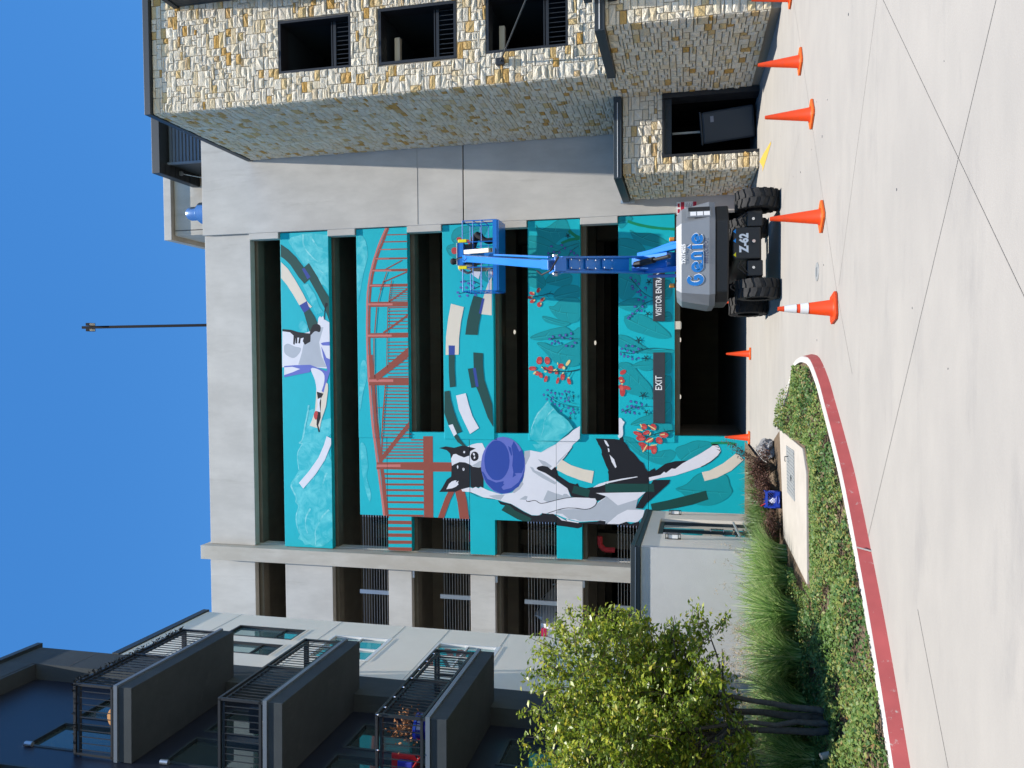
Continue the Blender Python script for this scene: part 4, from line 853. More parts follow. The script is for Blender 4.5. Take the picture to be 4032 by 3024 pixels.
p4|flower|stem|-195,568 -204,568 -195,565
p4|flower|stem|-193,567 -196,576 -196,566
p4|flower|stem|-194,565 -186,571 -196,568
p4|flower|stem|-196,565 -188,560 -194,568
p4|flower|stem|408,572 405,563 407,562 411,570
p4|flower|stem|410,573 401,573 401,570 409,569
p4|flower|stem|411,572 409,580 406,579 408,571
p4|flower|stem|410,570 418,575 417,577 409,573
p4|flower|stem|408,570 416,565 417,566 411,573
p4|cloud|cloud|-141,642 -158,655 -172,669 -190,677 -198,686 -223,695 -234,701 -260,703 -269,696 -272,690 -272,604 -265,597 -243,572 -229,557 -207,571 -190,589 -179,607 -161,622
w2|cloud|cloud|-272,690 -283,674 -312,667 -298,645 -283,616 -272,616
w3|cloud|cloud|-283,615 -272,604 -272,615
p4|cloud|cloud2|-138,642 -142,645 -147,650 -154,655 -160,660 -165,665 -171,670 -176,675 -182,679 -188,682 -193,685 -199,688 -204,690 -210,692 -215,694 -221,696 -226,698 -233,700 -241,701 -247,703 -252,704 -253,701 -248,700 -241,698 -234,696 -227,695 -222,693 -216,691 -211,688 -206,686 -200,684 -195,681 -190,678 -184,675 -179,671 -174,666 -168,661 -163,656 -157,651 -151,646 -145,641 -141,638
p4|cloud|cloud2|-163,623 -167,628 -173,634 -179,640 -185,645 -191,649 -197,652 -202,655 -208,656 -213,657 -219,657 -224,657 -230,658 -237,660 -246,663 -253,665 -259,667 -254,664 -246,661 -238,658 -230,656 -224,655 -219,655 -214,655 -209,654 -203,652 -198,649 -193,646 -188,642 -182,637 -176,631 -170,625 -166,620
w1|dog|black|-304,1027 -298,1003 -302,972 -294,945 -296,929 -298,918 -437,918 -445,946 -455,969 -457,1028 -444,1018 -413,1000 -402,984 -364,982 -346,984 -323,987 -311,999
w2|dog|black|-298,917 -302,895 -314,899 -328,868 -439,869 -434,879 -439,887 -435,896 -440,906 -436,915
w1|dog|white|-340,984 -325,976 -323,966 -328,957 -335,937 -328,918 -298,918 -297,925 -294,918 -358,918 -352,934 -351,953 -359,972 -365,981
w2|dog|white|-328,917 -313,915 -303,895 -298,917 -294,917 -290,910 -285,891 -284,872 -306,861 -362,861 -365,871 -369,884 -366,907 -358,917
w2|dog|lgrey|-363,911 -355,895 -347,884 -343,869 -365,869 -369,884 -366,899
w2|dog|black|-330,885 -337,886 -343,890 -346,896 -347,903 -343,909 -338,912 -331,914 -323,912 -317,908 -314,902 -314,896 -317,890 -323,886
w2|dog|white|-322,899 -324,898 -326,898 -328,901 -326,904 -324,905 -322,906 -320,905 -318,903 -320,900
w2|dog|white|-336,897 -339,900 -339,902 -336,903 -332,902 -330,899 -332,897
w1|dog|white|-447,1002 -428,992 -420,983 -416,973 -415,965 -422,967 -416,957 -425,961 -428,957 -437,967 -443,981
w1|dog|white|-376,936 -378,936 -380,937 -381,941 -378,943 -376,943 -373,943 -372,942 -371,939 -373,936
w1|dog|black|-375,938 -377,940 -376,942 -374,941 -373,939
w1|dog|white|-316,933 -320,934 -320,937 -318,940 -314,939 -312,937 -313,934
w1|dog|white|-369,958 -371,958 -374,959 -375,961 -371,963 -369,963 -366,963 -364,962 -362,960 -366,958
p4|dog|white|-272,603 -267,597 -250,572 -235,557 -221,534 -262,535 -272,545
w1|dog|white|-446,948 -441,931 -438,918 -454,918 -453,944
w2|dog|white|-438,917 -441,908 -436,896 -441,887 -436,879 -439,869 -446,854 -459,805 -451,764 -430,741 -413,732 -391,726 -309,724 -306,703 -312,667 -295,641 -283,616 -360,616 -369,630 -406,616 -505,616 -518,646 -520,660 -517,664 -526,675 -526,701 -514,727 -502,749 -490,772 -483,802 -480,809 -475,832 -471,870 -459,900 -454,917
w3|dog|white|-282,615 -272,603 -272,545 -282,557 -290,563 -294,560 -311,577 -319,579 -357,612 -359,615 -407,615 -431,578 -461,567 -460,486 -474,479 -489,486 -498,508 -498,555 -502,609 -505,615
w2|dog|lgrey|-309,724 -307,705 -325,705 -354,719 -355,724
w2|dog|lgrey|-335,678 -343,652 -358,630 -365,638 -357,660
w2|dog|lgrey|-361,706 -364,695 -374,689 -379,671 -412,616 -421,618 -399,663 -378,696
w2|dog|lgrey|-473,660 -440,645 -450,616 -472,616 -480,646
w3|dog|lgrey|-450,615 -450,580 -461,567 -471,613 -472,615
w2|dog|lgrey|-465,851 -461,824 -460,794 -478,809 -473,832
w2|dog|lgrey|-474,743 -461,723 -463,714 -475,719
w3|dog|lgrey|-353,615 -319,583 -309,577 -339,608 -351,615
w2|dog|lgrey|-451,768 -413,734 -420,728 -439,741 -453,760
w2|dog|white|-521,616 -519,646 -505,616
w3|dog|white|-502,609 -498,555 -498,508 -478,479 -448,444 -441,394 -546,395 -537,430 -536,472 -542,537 -534,580 -521,615 -505,615
w2|dog|lgrey|-517,616 -517,620 -512,616
w3|dog|lgrey|-504,609 -500,555 -500,508 -478,478 -449,437 -472,412 -489,401 -493,394 -510,394 -522,416 -533,437 -535,472 -540,537 -534,551 -535,573 -518,595 -517,615 -511,615
w2|dog|black|-480,819 -485,802 -491,772 -504,749 -516,727 -527,701 -527,683 -524,668 -518,664 -520,642 -519,627 -526,616 -548,616 -548,714 -533,742 -499,783 -493,809
w3|dog|black|-526,615 -528,613 -539,580 -532,584 -539,573 -546,544 -544,530 -539,480 -535,469 -538,444 -539,416 -545,405 -541,395 -548,395 -548,615
w3a|dog|black|-559,529 -565,544 -561,580 -558,615 -548,615 -548,529
w3|dog|white|-524,615 -528,609 -542,580 -534,583 -539,569 -544,539 -547,542 -543,573 -540,598 -526,615
w2|dog|black|-366,683 -361,678 -357,663 -360,645 -371,632 -359,619 -366,616 -404,616 -382,652 -372,678
w3|dog|black|-368,615 -370,614 -388,609 -412,572 -417,551 -413,544 -424,538 -429,515 -422,483 -405,451 -401,433 -391,394 -441,394 -448,437 -466,465 -471,479 -460,486 -459,565 -431,578 -405,615
w2|dog|white|-418,616 -417,620 -434,616
w3|dog|white|-450,612 -456,594 -431,578 -420,598 -418,615 -438,615
w3|arc|dgreen2|-421,556 -434,502 -459,508 -446,563
w3|dog|white|-426,493 -413,472 -404,444 -394,394 -399,394 -412,444 -422,472
w3|arc|dgreen2|-414,445 -411,331 -438,331 -441,445
p5|dog|black|-265,406 -269,394 -272,394 -272,406
w3|dog|black|-272,394 -393,394 -401,436 -387,438 -373,443 -362,438 -348,442 -341,447 -331,457 -313,464 -302,459 -292,466 -281,475 -272,474
w3b|dog|black|-262,473 -264,408 -265,406 -272,406 -272,474
w3|dog|white|-272,446 -279,441 -286,438 -288,441 -281,448 -272,453
w3b|dog|white|-266,455 -268,448 -272,446 -272,453
w3|dog|white|-292,443 -296,437 -305,434 -308,439
w3|dog|white|-312,436 -321,427 -337,419 -351,413 -359,415 -341,426
w2|dog|black|-476,720 -479,719 -481,717 -481,714 -481,708 -479,702 -477,694 -477,688 -479,683 -482,679 -485,674 -486,666 -484,654 -480,640 -476,626 -473,616 -471,616 -474,626 -478,641 -482,655 -484,666 -483,673 -480,678 -477,682 -475,688 -475,695 -477,702 -478,709 -479,714 -479,716 -476,718
w3|dog|black|-473,615 -472,612 -469,600 -466,589 -464,577 -462,565 -461,552 -461,539 -461,526 -461,515 -461,506 -462,498 -462,491 -462,486 -460,486 -460,491 -459,497 -459,506 -459,515 -459,526 -459,539 -459,552 -460,565 -462,577 -464,589 -467,601 -470,613 -471,615
w2|dog|black|-519,645 -515,636 -510,622 -508,616 -506,616 -508,623 -513,637 -517,646
w3|dog|black|-507,615 -505,607 -501,594 -499,584 -498,574 -498,565 -498,555 -499,544 -500,532 -501,521 -500,511 -498,503 -495,496 -491,490 -488,486 -483,482 -479,480 -474,479 -472,478 -471,480 -474,481 -478,482 -482,484 -486,487 -490,492 -493,497 -496,504 -498,512 -499,521 -498,532 -496,544 -496,555 -496,565 -496,574 -497,584 -499,595 -503,608 -505,615
w2|dog|black|-456,917 -458,913 -462,904 -467,894 -470,885 -472,877 -473,870 -474,862 -475,855 -476,846 -476,838 -477,830 -477,824 -476,830 -475,837 -474,846 -473,854 -473,862 -472,869 -471,877 -469,885 -465,894 -461,904 -456,913 -454,917
w3|dog|black|-290,561 -295,564 -302,569 -310,574 -318,580 -328,588 -339,598 -350,607 -357,613 -358,611 -351,605 -341,596 -329,586 -319,578 -311,572 -303,567 -296,562 -291,559
w2|dog|violet|-357,722 -374,723 -390,727 -406,732 -420,740 -432,750 -442,761 -450,773 -455,786 -457,800 -456,813 -452,826 -445,838 -435,849 -423,859 -410,867 -394,872 -378,876 -361,877 -344,875 -327,872 -311,866 -297,858 -285,848 -275,837 -272,832 -272,763 -274,760 -283,749 -295,739 -309,732 -324,726 -340,723
w2b|dog|violet|-270,828 -268,825 -263,811 -261,798 -263,785 -267,772 -272,763 -272,828
w2|dog|fblue|-342,776 -355,777 -368,779 -380,784 -390,789 -399,796 -406,804 -410,812 -411,821 -410,829 -407,838 -400,845 -392,852 -382,858 -370,862 -357,864 -344,865 -330,864 -317,861 -305,857 -294,851 -286,844 -279,837 -275,828 -274,820 -275,811 -279,803 -285,795 -293,788 -304,783 -315,779 -328,777
w2|dog|fblue|-382,875 -383,869 -407,854 -419,824 -413,797 -423,799 -424,794 -434,805 -443,799 -436,771 -415,745 -391,732 -362,725 -399,728 -430,745 -451,775 -456,805 -446,832 -422,858
w2|dog|fblue|-276,761 -290,752 -311,742 -304,732 -333,724 -362,725 -384,734 -384,748 -385,758 -392,754 -400,766 -381,763 -359,767 -326,764 -293,769
w2|dog|fblue|-292,781 -299,770 -323,767 -326,770 -305,778
w3|arc|cream|-335,597 -353,565 -366,522 -371,489 -412,496 -402,536 -387,579 -370,614 -356,612
w2|arc|dgreen2|-492,790 -497,775 -513,757 -537,701 -548,706 -548,731 -542,750 -525,783 -513,806
w2|cloud|cloud|-285,696 -283,616 -298,645 -312,667 -306,681
p5|leaf|leaf|-257,392 -254,385 -256,372 -261,358 -272,347 -272,384 -265,389
w3|leaf|leaf|-272,347 -287,337 -298,327 -304,318 -307,310 -332,310 -330,314 -322,329 -313,343 -306,353 -298,362 -289,370 -278,380 -272,384
w4|leaf|leaf|-307,309 -307,299 -303,280 -297,258 -295,240 -298,230 -306,223 -314,223 -325,230 -336,242 -344,256 -345,270 -342,284 -337,299 -332,309
p5|leaf|leafdk|-258,392 -255,385 -256,372 -261,359 -272,349 -272,346 -260,358 -255,371 -253,385 -256,393
w3|leaf|leafdk|-272,349 -287,338 -299,327 -305,319 -308,311 -306,310 -303,318 -297,326 -286,336 -272,346
w4|leaf|leafdk|-308,309 -308,299 -304,280 -298,258 -296,240 -299,230 -306,224 -314,224 -305,222 -298,229 -294,240 -296,258 -302,280 -306,299 -306,309
p5|leaf|leafdk|-266,383 -272,376 -272,372 -264,381
w3|leaf|leafdk|-272,376 -275,372 -289,356 -303,338 -313,319 -315,310 -311,318 -301,337 -287,355 -274,370 -272,372
w4|leaf|leafdk|-315,309 -317,298 -319,276 -319,255 -319,240 -318,255 -318,275 -316,298 -314,309
p5|leaf|leaflt|-269,381 -272,378 -272,375 -268,380
w3|leaf|leaflt|-272,378 -279,370 -292,354 -306,336 -316,317 -318,310 -315,317 -305,335 -291,353 -277,369 -272,375
w4|leaf|leaflt|-318,309 -321,296 -322,274 -322,253 -322,238 -322,253 -321,274 -320,296 -317,309
w3|leaf|leafdk|-301,340 -317,335 -300,337
w3|leaf|leaflt|-304,338 -320,333 -304,336
w4|leaf|leafdk|-316,300 -336,292 -315,298
w4|leaf|leaflt|-320,298 -339,289 -319,296
w4|leaf|leafdk|-318,267 -299,256 -316,269
w4|leaf|leaflt|-321,265 -303,254 -320,267
w4|leaf|leaf|-294,225 -287,218 -282,206 -278,194 -272,182 -272,109 -279,111 -288,121 -296,132 -304,144 -312,157 -318,171 -324,183 -330,195 -330,205 -321,215 -306,223
w4b|leaf|leaf|-272,181 -267,169 -264,155 -265,138 -267,120 -272,109
w4|leaf|leafdk|-295,224 -288,218 -283,206 -279,193 -273,181 -272,178 -272,111 -278,112 -272,109 -272,183 -277,194 -281,207 -286,219 -294,225
w4b|leaf|leafdk|-272,178 -268,169 -265,155 -266,138 -268,120 -272,111 -271,109 -266,120 -264,138 -263,155 -266,169 -271,182
w4|leaf|leafdk|-327,205 -321,199 -314,191 -305,181 -298,170 -291,156 -284,139 -278,124 -274,113 -277,124 -283,140 -290,157 -297,171 -304,182 -312,192 -320,200 -325,206
w4|leaf|leaflt|-330,203 -325,197 -317,189 -309,179 -301,168 -294,154 -287,138 -281,122 -277,111 -281,122 -287,138 -293,155 -300,169 -308,180 -316,190 -323,198 -329,204
w4|leaf|leafdk|-303,177 -278,189 -304,179
w4|leaf|leaflt|-306,175 -281,188 -307,177
w4|leaf|leafdk|-287,150 -272,148 -287,153
w4|leaf|leaflt|-291,149 -272,146 -290,150
w4|leaf|lgreen|-276,113 -276,107 -275,98 -274,89 -274,79 -274,68 -275,56 -276,46 -277,38 -272,37 -272,113
w4b|leaf|lgreen|-272,37 -269,37 -268,45 -267,56 -266,68 -266,79 -266,89 -267,99 -268,108 -269,113 -272,113
w4|leaf|leaf|-423,223 -418,215 -413,202 -406,188 -395,177 -383,166 -373,154 -367,139 -364,122 -363,106 -365,91 -369,75 -375,64 -384,58 -395,56 -406,54 -414,50 -420,47 -428,47 -437,52 -447,61 -455,72 -462,84 -468,97 -472,110 -474,125 -474,140 -472,154 -467,166 -459,178 -451,188 -445,195 -439,201 -434,206 -430,214 -427,221
w4|leaf|leafdk|-424,223 -419,215 -414,201 -407,188 -396,176 -384,165 -374,153 -368,138 -365,122 -364,106 -366,91 -370,76 -376,64 -385,59 -396,57 -406,55 -414,51 -421,48 -428,48 -428,45 -420,46 -413,49 -405,53 -395,55 -384,57 -374,63 -368,75 -363,90 -362,106 -363,122 -366,139 -372,154 -382,167 -395,178 -405,189 -412,202 -417,216 -422,224
w4|leaf|leafdk|-423,215 -424,204 -425,190 -426,173 -427,154 -428,130 -428,103 -429,77 -429,59 -427,77 -427,102 -426,130 -426,154 -424,173 -423,190 -421,204 -420,214
w4|leaf|leaflt|-427,212 -428,202 -429,188 -430,171 -431,152 -432,128 -432,100 -432,75 -432,57 -431,75 -431,100 -431,128 -430,151 -429,170 -427,188 -426,202 -425,212
w4|leaf|leafdk|-426,172 -467,150 -424,170
w4|leaf|leaflt|-429,170 -471,147 -428,168
w4|leaf|leafdk|-427,129 -470,115 -426,127
w4|leaf|leaflt|-431,127 -474,113 -430,125
w4|leaf|leafdk|-428,90 -453,77 -427,88
w4|leaf|leaflt|-432,88 -457,74 -431,86
p5|dog|black|-267,406 -251,398 -257,392 -272,389 -272,406
w3|dog|black|-272,418 -280,412 -272,409 -272,389 -281,380 -299,370 -309,358 -322,347 -333,339 -340,327 -356,321 -368,312 -367,310 -405,310 -421,312 -430,359 -433,447 -400,440 -367,441 -351,449 -335,455 -319,461 -299,464 -272,478
w3b|dog|black|-262,483 -263,418 -272,418 -272,409 -267,406 -272,406 -272,478
w4|dog|black|-367,309 -356,291 -364,287 -341,256 -332,225 -328,174 -346,201 -364,240 -379,272 -396,309
w3|dog|white|-272,446 -287,438 -288,443 -278,451 -272,453
w3b|dog|white|-266,455 -270,447 -272,446 -272,453
w3|dog|white|-292,443 -296,438 -306,437 -306,441
w3|dog|white|-315,437 -330,422 -355,414 -359,418 -339,430
w3|dog|white|-407,455 -394,399 -385,347 -387,345 -399,399 -413,455
w4|dog|white|-387,309 -378,272 -367,260 -371,254 -356,236 -357,225 -338,201 -323,174 -305,144 -284,113 -274,102 -274,94 -286,85 -296,82 -311,92 -333,117 -349,144 -362,178 -379,225 -388,272 -399,307 -389,309
w4|dog|black|-279,112 -273,106 -274,92 -278,90 -279,102
w4|dog|black|-291,96 -292,83 -296,84
w4|dog|black|-281,101 -283,87 -286,87
w4|dog|black|-297,84 -300,85 -304,87 -308,89 -313,93 -317,98 -323,104 -328,111 -333,118 -337,125 -342,132 -345,139 -348,144 -350,143 -347,138 -344,131 -339,124 -335,116 -330,110 -325,103 -319,97 -314,91 -309,88 -305,85 -301,83 -298,82
w4|arc|cream|-366,141 -360,117 -336,75 -302,34 -322,11 -358,49 -383,94 -394,132
w3|dog|black|-467,310 -472,316 -491,329 -490,352 -459,336 -436,320 -420,310
w4|dog|black|-395,294 -393,241 -405,245 -447,289 -466,309 -418,309
w3|dog|white|-444,483 -436,320 -461,347 -475,388 -483,410 -454,447
w3|dog|lgrey|-452,451 -483,410 -475,388 -460,345 -491,352 -495,325 -502,370 -527,415 -546,451
w3|dog|white|-546,447 -513,410 -496,379 -495,323 -518,329 -537,347 -536,383 -545,406
w3|dog|black|-546,456 -545,406 -536,383 -543,370 -533,341 -548,338 -548,456
w3|arc|dgreen2|-412,451 -408,310 -434,310 -440,451
w4|arc|dgreen2|-408,309 -407,294 -434,291 -434,309
w4|arc|dgreen2|-474,303 -461,250 -443,188 -425,128 -453,120 -472,171 -485,223 -500,298
p5|leaf|leaf|465,368 460,362 455,359 452,362 448,369 444,376 438,381 431,387 427,392 426,397 429,402 434,406 464,406
p5|leaf|leafdk|464,405 465,370 460,363 455,360 452,363 449,370 445,376 443,375 447,369 451,362 455,358 461,361 465,366 465,405
p5|leaf|leafdk|448,403 453,364 451,404
p5|leaf|leaflt|445,401 450,362 447,402
p5|leaf|lgreen|445,377 442,371 438,361 434,350 430,338 427,324 423,309 420,294 418,278 415,262 414,245 412,231 412,226 420,226 421,230 422,245 424,262 426,277 429,292 432,308 435,322 439,335 442,347 446,358 450,368 453,374
p5|leaf|leaf|419,369 417,364 412,355 407,344 407,332 408,319 407,305 403,292 396,279 389,266 380,252 370,238 362,233 359,242 359,259 360,278 363,298 368,319 373,337 380,348 387,355 395,360 404,365 414,369
p5|leaf|leafdk|418,369 417,364 411,355 406,345 406,332 407,319 406,305 402,292 395,279 388,267 379,253 369,239 362,234 370,238 380,252 390,266 397,278 404,292 408,305 409,319 408,333 408,344 412,354 418,363 420,369
p5|leaf|leafdk|413,365 408,356 400,343 392,329 385,313 379,295 373,275 368,256 365,243 369,256 375,275 381,295 387,313 394,328 402,342 410,355 415,364
p5|leaf|leaflt|409,363 404,354 397,341 389,327 382,311 376,293 370,273 365,254 362,241 366,254 371,273 377,293 383,311 390,326 398,341 406,353 411,362
p5|leaf|leafdk|393,328 405,305 396,329
p5|leaf|leaflt|390,326 402,303 392,327
p5|leaf|leaf|391,406 394,397 394,382 391,368 388,356 383,346 376,337 366,328 355,320 347,319 342,327 340,341 338,356 336,374 336,394 339,406
p5|leaf|leafdk|390,406 393,397 393,382 390,368 387,357 382,346 375,337 366,328 355,321 347,320 356,319 367,327 377,336 383,345 389,356 392,368 395,382 395,397 392,406
p5|leaf|leafdk|373,404 370,396 367,385 363,372 359,360 356,349 352,338 349,328 346,321 350,328 353,338 357,349 361,360 365,372 369,384 372,396 375,403
p5|leaf|leaflt|369,402 367,394 363,383 360,370 356,358 352,347 349,336 345,326 343,319 346,326 349,336 353,347 357,358 361,370 365,382 369,394 371,402
p5|leaf|leaf|290,406 294,400 293,388 290,376 288,365 285,354 280,345 273,339 264,335 252,335 237,339 219,347 205,357 197,368 193,381 193,392 198,400 208,405 213,406
p5|leaf|leafdk|288,406 293,400 292,388 289,376 287,365 284,354 279,345 272,339 263,336 252,336 237,340 252,334 264,334 273,338 281,344 286,353 289,365 291,376 294,388 295,400 291,406
p5|leaf|leafdk|269,405 266,398 261,388 256,378 252,369 249,360 247,353 245,346 244,341 246,345 248,352 251,360 254,368 258,377 263,388 268,397 271,404
p5|leaf|leaflt|266,403 262,396 258,386 253,376 249,367 246,358 244,350 242,344 241,339 242,344 244,350 247,358 250,366 254,375 259,386 264,395 267,402
p5|leaf|leafdk|258,377 202,393 257,375
p5|leaf|leaflt|254,375 198,391 253,373
p5|leaf|leaf|180,406 184,402 189,389 194,376 197,363 199,349 197,337 190,326 178,317 168,315 162,326 157,344 155,361 156,373 160,384 164,392 168,401 172,406
p5|leaf|leafdk|179,406 183,401 188,389 193,376 196,363 198,349 196,337 189,327 178,318 168,316 178,316 190,325 198,337 200,349 198,363 195,377 190,390 185,402 181,406
p5|leaf|leafdk|173,404 173,396 174,385 174,372 174,361 174,350 172,338 171,328 170,321 172,328 174,338 175,349 176,361 176,372 176,385 176,396 175,404
p5|leaf|leaflt|170,402 170,394 171,383 171,370 171,359 170,348 169,336 167,326 167,319 168,326 170,336 171,348 172,359 172,370 172,383 172,394 172,402
p5|leaf|leaf|138,387 144,376 147,358 147,341 143,326 136,311 128,298 122,288 116,279 108,270 96,257 82,243 72,237 67,245 65,261 66,278 71,297 78,318 84,337 89,353 94,366 101,377 113,384 127,389
p5|leaf|leafdk|137,387 143,376 146,358 146,341 142,326 135,311 127,298 121,288 115,280 107,271 95,258 81,244 71,238 83,242 97,256 109,270 117,279 123,287 129,297 136,310 144,325 148,341 148,358 145,376 139,388
p5|leaf|leafdk|133,381 127,369 118,352 109,333 100,314 92,294 84,273 76,255 71,241 77,254 85,273 93,294 101,313 110,332 120,351 129,368 135,380
p5|leaf|leaflt|129,379 123,367 115,350 105,330 97,312 88,292 80,271 73,253 68,239 74,252 81,271 89,292 98,311 106,330 116,349 125,366 131,378
p5|leaf|leafdk|115,344 145,340 115,346
p5|leaf|leaflt|111,342 141,339 112,344
p5|leaf|leafdk|101,314 83,330 100,313
p5|leaf|leaflt|98,312 80,327 96,311
p5|leaf|leafdk|90,285 116,286 90,287
p5|leaf|leaflt|87,283 112,284 87,285
p5|leaf|leaf|79,406 80,401 78,389 74,377 68,364 59,351 50,337 42,325 34,313 29,298 28,276 30,252 30,236 27,227 23,226 18,236 17,263 17,303 19,337 24,361 31,379 37,393 41,402 45,406
p5|leaf|leafdk|78,406 79,401 77,389 74,377 67,365 58,351 49,338 41,325 33,313 28,298 27,276 29,252 29,236 26,228 31,235 31,253 29,276 30,298 35,312 43,324 51,337 60,350 69,364 75,376 79,389 81,401 80,406
p5|leaf|leafdk|69,405 63,394 55,378 46,361 39,345 34,332 30,318 27,306 24,298 28,306 31,318 35,331 40,345 47,360 56,377 65,393 71,404
p5|leaf|leaflt|66,403 60,392 51,376 42,359 35,343 30,330 26,316 23,304 21,296 24,304 27,316 31,329 36,343 44,358 53,375 61,391 67,402
p5|leaf|leaf|-16,406 -11,398 -10,383 -14,369 -22,358 -35,348 -49,337 -62,325 -77,312 -91,302 -106,297 -121,295 -131,298 -131,308 -126,323 -121,337 -118,352 -115,366 -109,377 -96,384 -79,389 -63,393 -46,400 -29,406
p5|leaf|leafdk|-17,406 -12,398 -11,383 -15,369 -23,359 -36,349 -49,338 -63,325 -77,312 -91,303 -106,298 -121,296 -130,299 -121,294 -106,296 -90,301 -76,311 -62,324 -48,337 -35,347 -22,357 -13,369 -9,383 -10,398 -15,406
p5|leaf|leafdk|-23,404 -31,395 -42,382 -55,368 -67,354 -81,340 -96,325 -110,312 -119,302 -109,311 -95,324 -80,339 -66,353 -53,366 -41,381 -29,393 -21,402
p5|leaf|leaflt|-27,402 -34,393 -46,380 -58,365 -71,352 -84,338 -99,323 -113,309 -122,300 -113,309 -99,322 -84,337 -70,351 -57,364 -44,379 -33,391 -25,400
p5|leaf|leafdk|-51,370 -103,374 -51,368
p5|leaf|leaflt|-54,368 -106,371 -54,366
p5|leaf|leafdk|-79,340 -51,341 -79,343
p5|leaf|leaflt|-82,338 -54,339 -82,340
p5|leaf|leaf|-23,366 -18,358 -11,343 -6,329 -2,318 0,306 -1,298 -9,293 -21,292 -31,294 -36,301 -38,312 -39,322 -37,329 -35,335 -31,341 -29,351 -27,362
p5|leaf|leafdk|-24,365 -19,358 -12,343 -7,329 -3,317 -1,306 -2,298 -9,294 -21,293 -31,295 -21,291 -9,292 0,297 1,306 -1,318 -5,330 -10,344 -17,358 -23,366
p5|leaf|leafdk|-24,361 -19,302 -21,361
p5|leaf|leaflt|-27,359 -23,300 -25,359
p5|leaf|leaf|249,257 253,255 254,251 253,248 252,244 250,239 244,237 231,235 214,235 201,237 197,241 198,248 200,254 201,256 204,257 210,257 222,258 237,258
p5|leaf|leafdk|248,257 253,254 253,251 252,248 251,244 250,240 244,237 231,236 214,236 201,238 214,234 231,234 245,236 251,239 253,243 254,247 255,251 254,256 250,258
p5|leaf|leafdk|224,257 240,237 226,258
p5|leaf|leaflt|221,255 237,236 223,256
p5|leaf|leaf|148,258 151,255 152,251 152,248 151,244 148,239 144,237 137,235 129,235 122,237 120,241 120,248 121,254 123,256 126,257 131,258 136,258 143,258
p5|leaf|leafdk|148,257 150,254 151,251 151,248 150,244 147,240 144,237 137,236 129,236 123,238 128,234 137,234 144,236 149,239 152,243 153,247 153,252 152,256 149,258
p5|leaf|leafdk|134,257 140,238 137,258
p5|leaf|leaflt|131,255 136,236 133,256
p5|leaf|leaf|16,258 21,255 21,251 20,248 20,244 18,240 12,237 -5,235 -28,235 -44,237 -49,242 -48,248 -46,254 -45,256 -43,257 -36,258 -20,258 0,259
p5|leaf|leafdk|15,257 20,254 20,252 19,248 19,244 18,240 11,238 -5,236 -28,236 -44,238 -28,234 -5,234 12,236 19,239 21,244 21,248 22,251 22,256 16,258
p5|leaf|leafdk|-15,257 7,237 -13,258
p5|leaf|leaflt|-18,255 4,236 -17,256
p5|leaf|leaf|-60,258 -53,255 -54,252 -56,248 -55,244 -56,240 -64,237 -87,235 -117,235 -139,237 -146,242 -144,248 -141,254 -141,256 -131,258 -110,258 -81,259
p5|leaf|leafdk|-60,257 -54,254 -55,252 -57,248 -56,244 -56,240 -64,238 -87,236 -117,236 -139,238 -117,234 -87,234 -64,236 -55,239 -54,244 -55,248 -53,251 -52,256 -59,259
p5|leaf|leafdk|-100,257 -68,237 -99,259
p5|leaf|leaflt|-104,255 -71,236 -103,257
p5|leaf|leaf|-145,258 -140,255 -140,252 -141,248 -141,244 -142,240 -149,237 -167,235 -190,235 -207,237 -212,242 -211,249 -209,254 -208,256 -206,257 -199,258 -183,258 -161,259
p5|leaf|leafdk|-146,257 -141,255 -141,252 -142,248 -142,244 -143,240 -149,238 -167,236 -190,236 -207,238 -190,234 -167,234 -149,236 -142,239 -140,244 -140,248 -139,251 -139,256 -145,259
p5|leaf|leafdk|-177,257 -153,238 -175,259
p5|leaf|leaflt|-180,255 -157,236 -179,257
p5|leaf|leaf|-215,367 -210,364 -204,356 -198,346 -193,337 -189,328 -186,319 -181,310 -177,301 -177,295 -186,291 -198,289 -208,293 -213,305 -215,323 -216,338 -217,351 -217,362
p5|leaf|leafdk|-216,366 -211,363 -205,355 -199,346 -194,337 -190,327 -187,318 -182,309 -178,301 -178,295 -176,295 -176,301 -180,310 -185,319 -188,328 -192,338 -197,347 -203,356 -210,365 -215,368
p5|leaf|leafdk|-215,364 -192,297 -212,365
p5|leaf|leaflt|-218,362 -195,295 -216,363
p5|leaf|leaf|-211,295 -207,279 -205,257 -207,240 -216,234 -229,233 -239,236 -243,246 -244,259 -243,271 -241,280 -237,286 -231,291 -225,296 -217,299
p5|leaf|leafdk|-212,295 -208,279 -206,257 -208,241 -216,235 -229,234 -238,237 -242,246 -239,236 -229,232 -215,233 -206,240 -204,257 -206,279 -210,295
p5|dog|white|-193,406 -193,402 -194,398 -196,396 -200,394 -202,392 -204,390 -205,388 -206,387 -210,388 -215,391 -221,393 -227,393 -234,392 -241,392 -247,392 -252,394 -255,396 -258,400 -260,406
w3b|dog|white|-260,406 -255,409 -250,410 -250,406
p5|flower|red|-37,382 -40,382 -44,383 -47,386 -50,391 -51,395 -50,399 -48,402 -45,402 -41,401 -38,398 -35,393 -34,389 -35,385
p5|flower|red|-63,391 -66,392 -68,394 -70,397 -70,401 -68,404 -66,406 -60,406 -58,404 -57,401 -57,397 -58,394 -61,392
p5|flower|red|-71,386 -75,387 -77,390 -79,393 -79,397 -77,400 -75,403 -71,404 -68,403 -66,400 -64,397 -64,393 -66,390 -68,387
p5|flower|red|-98,368 -100,370 -101,374 -100,379 -98,385 -95,390 -92,393 -89,393 -87,391 -86,387 -87,381 -89,375 -92,371 -95,368
p5|flower|red|-91,392 -94,393 -97,395 -99,397 -99,401 -97,404 -94,406 -92,406 -90,406 -87,406 -84,404 -83,401 -83,397 -84,395 -87,393
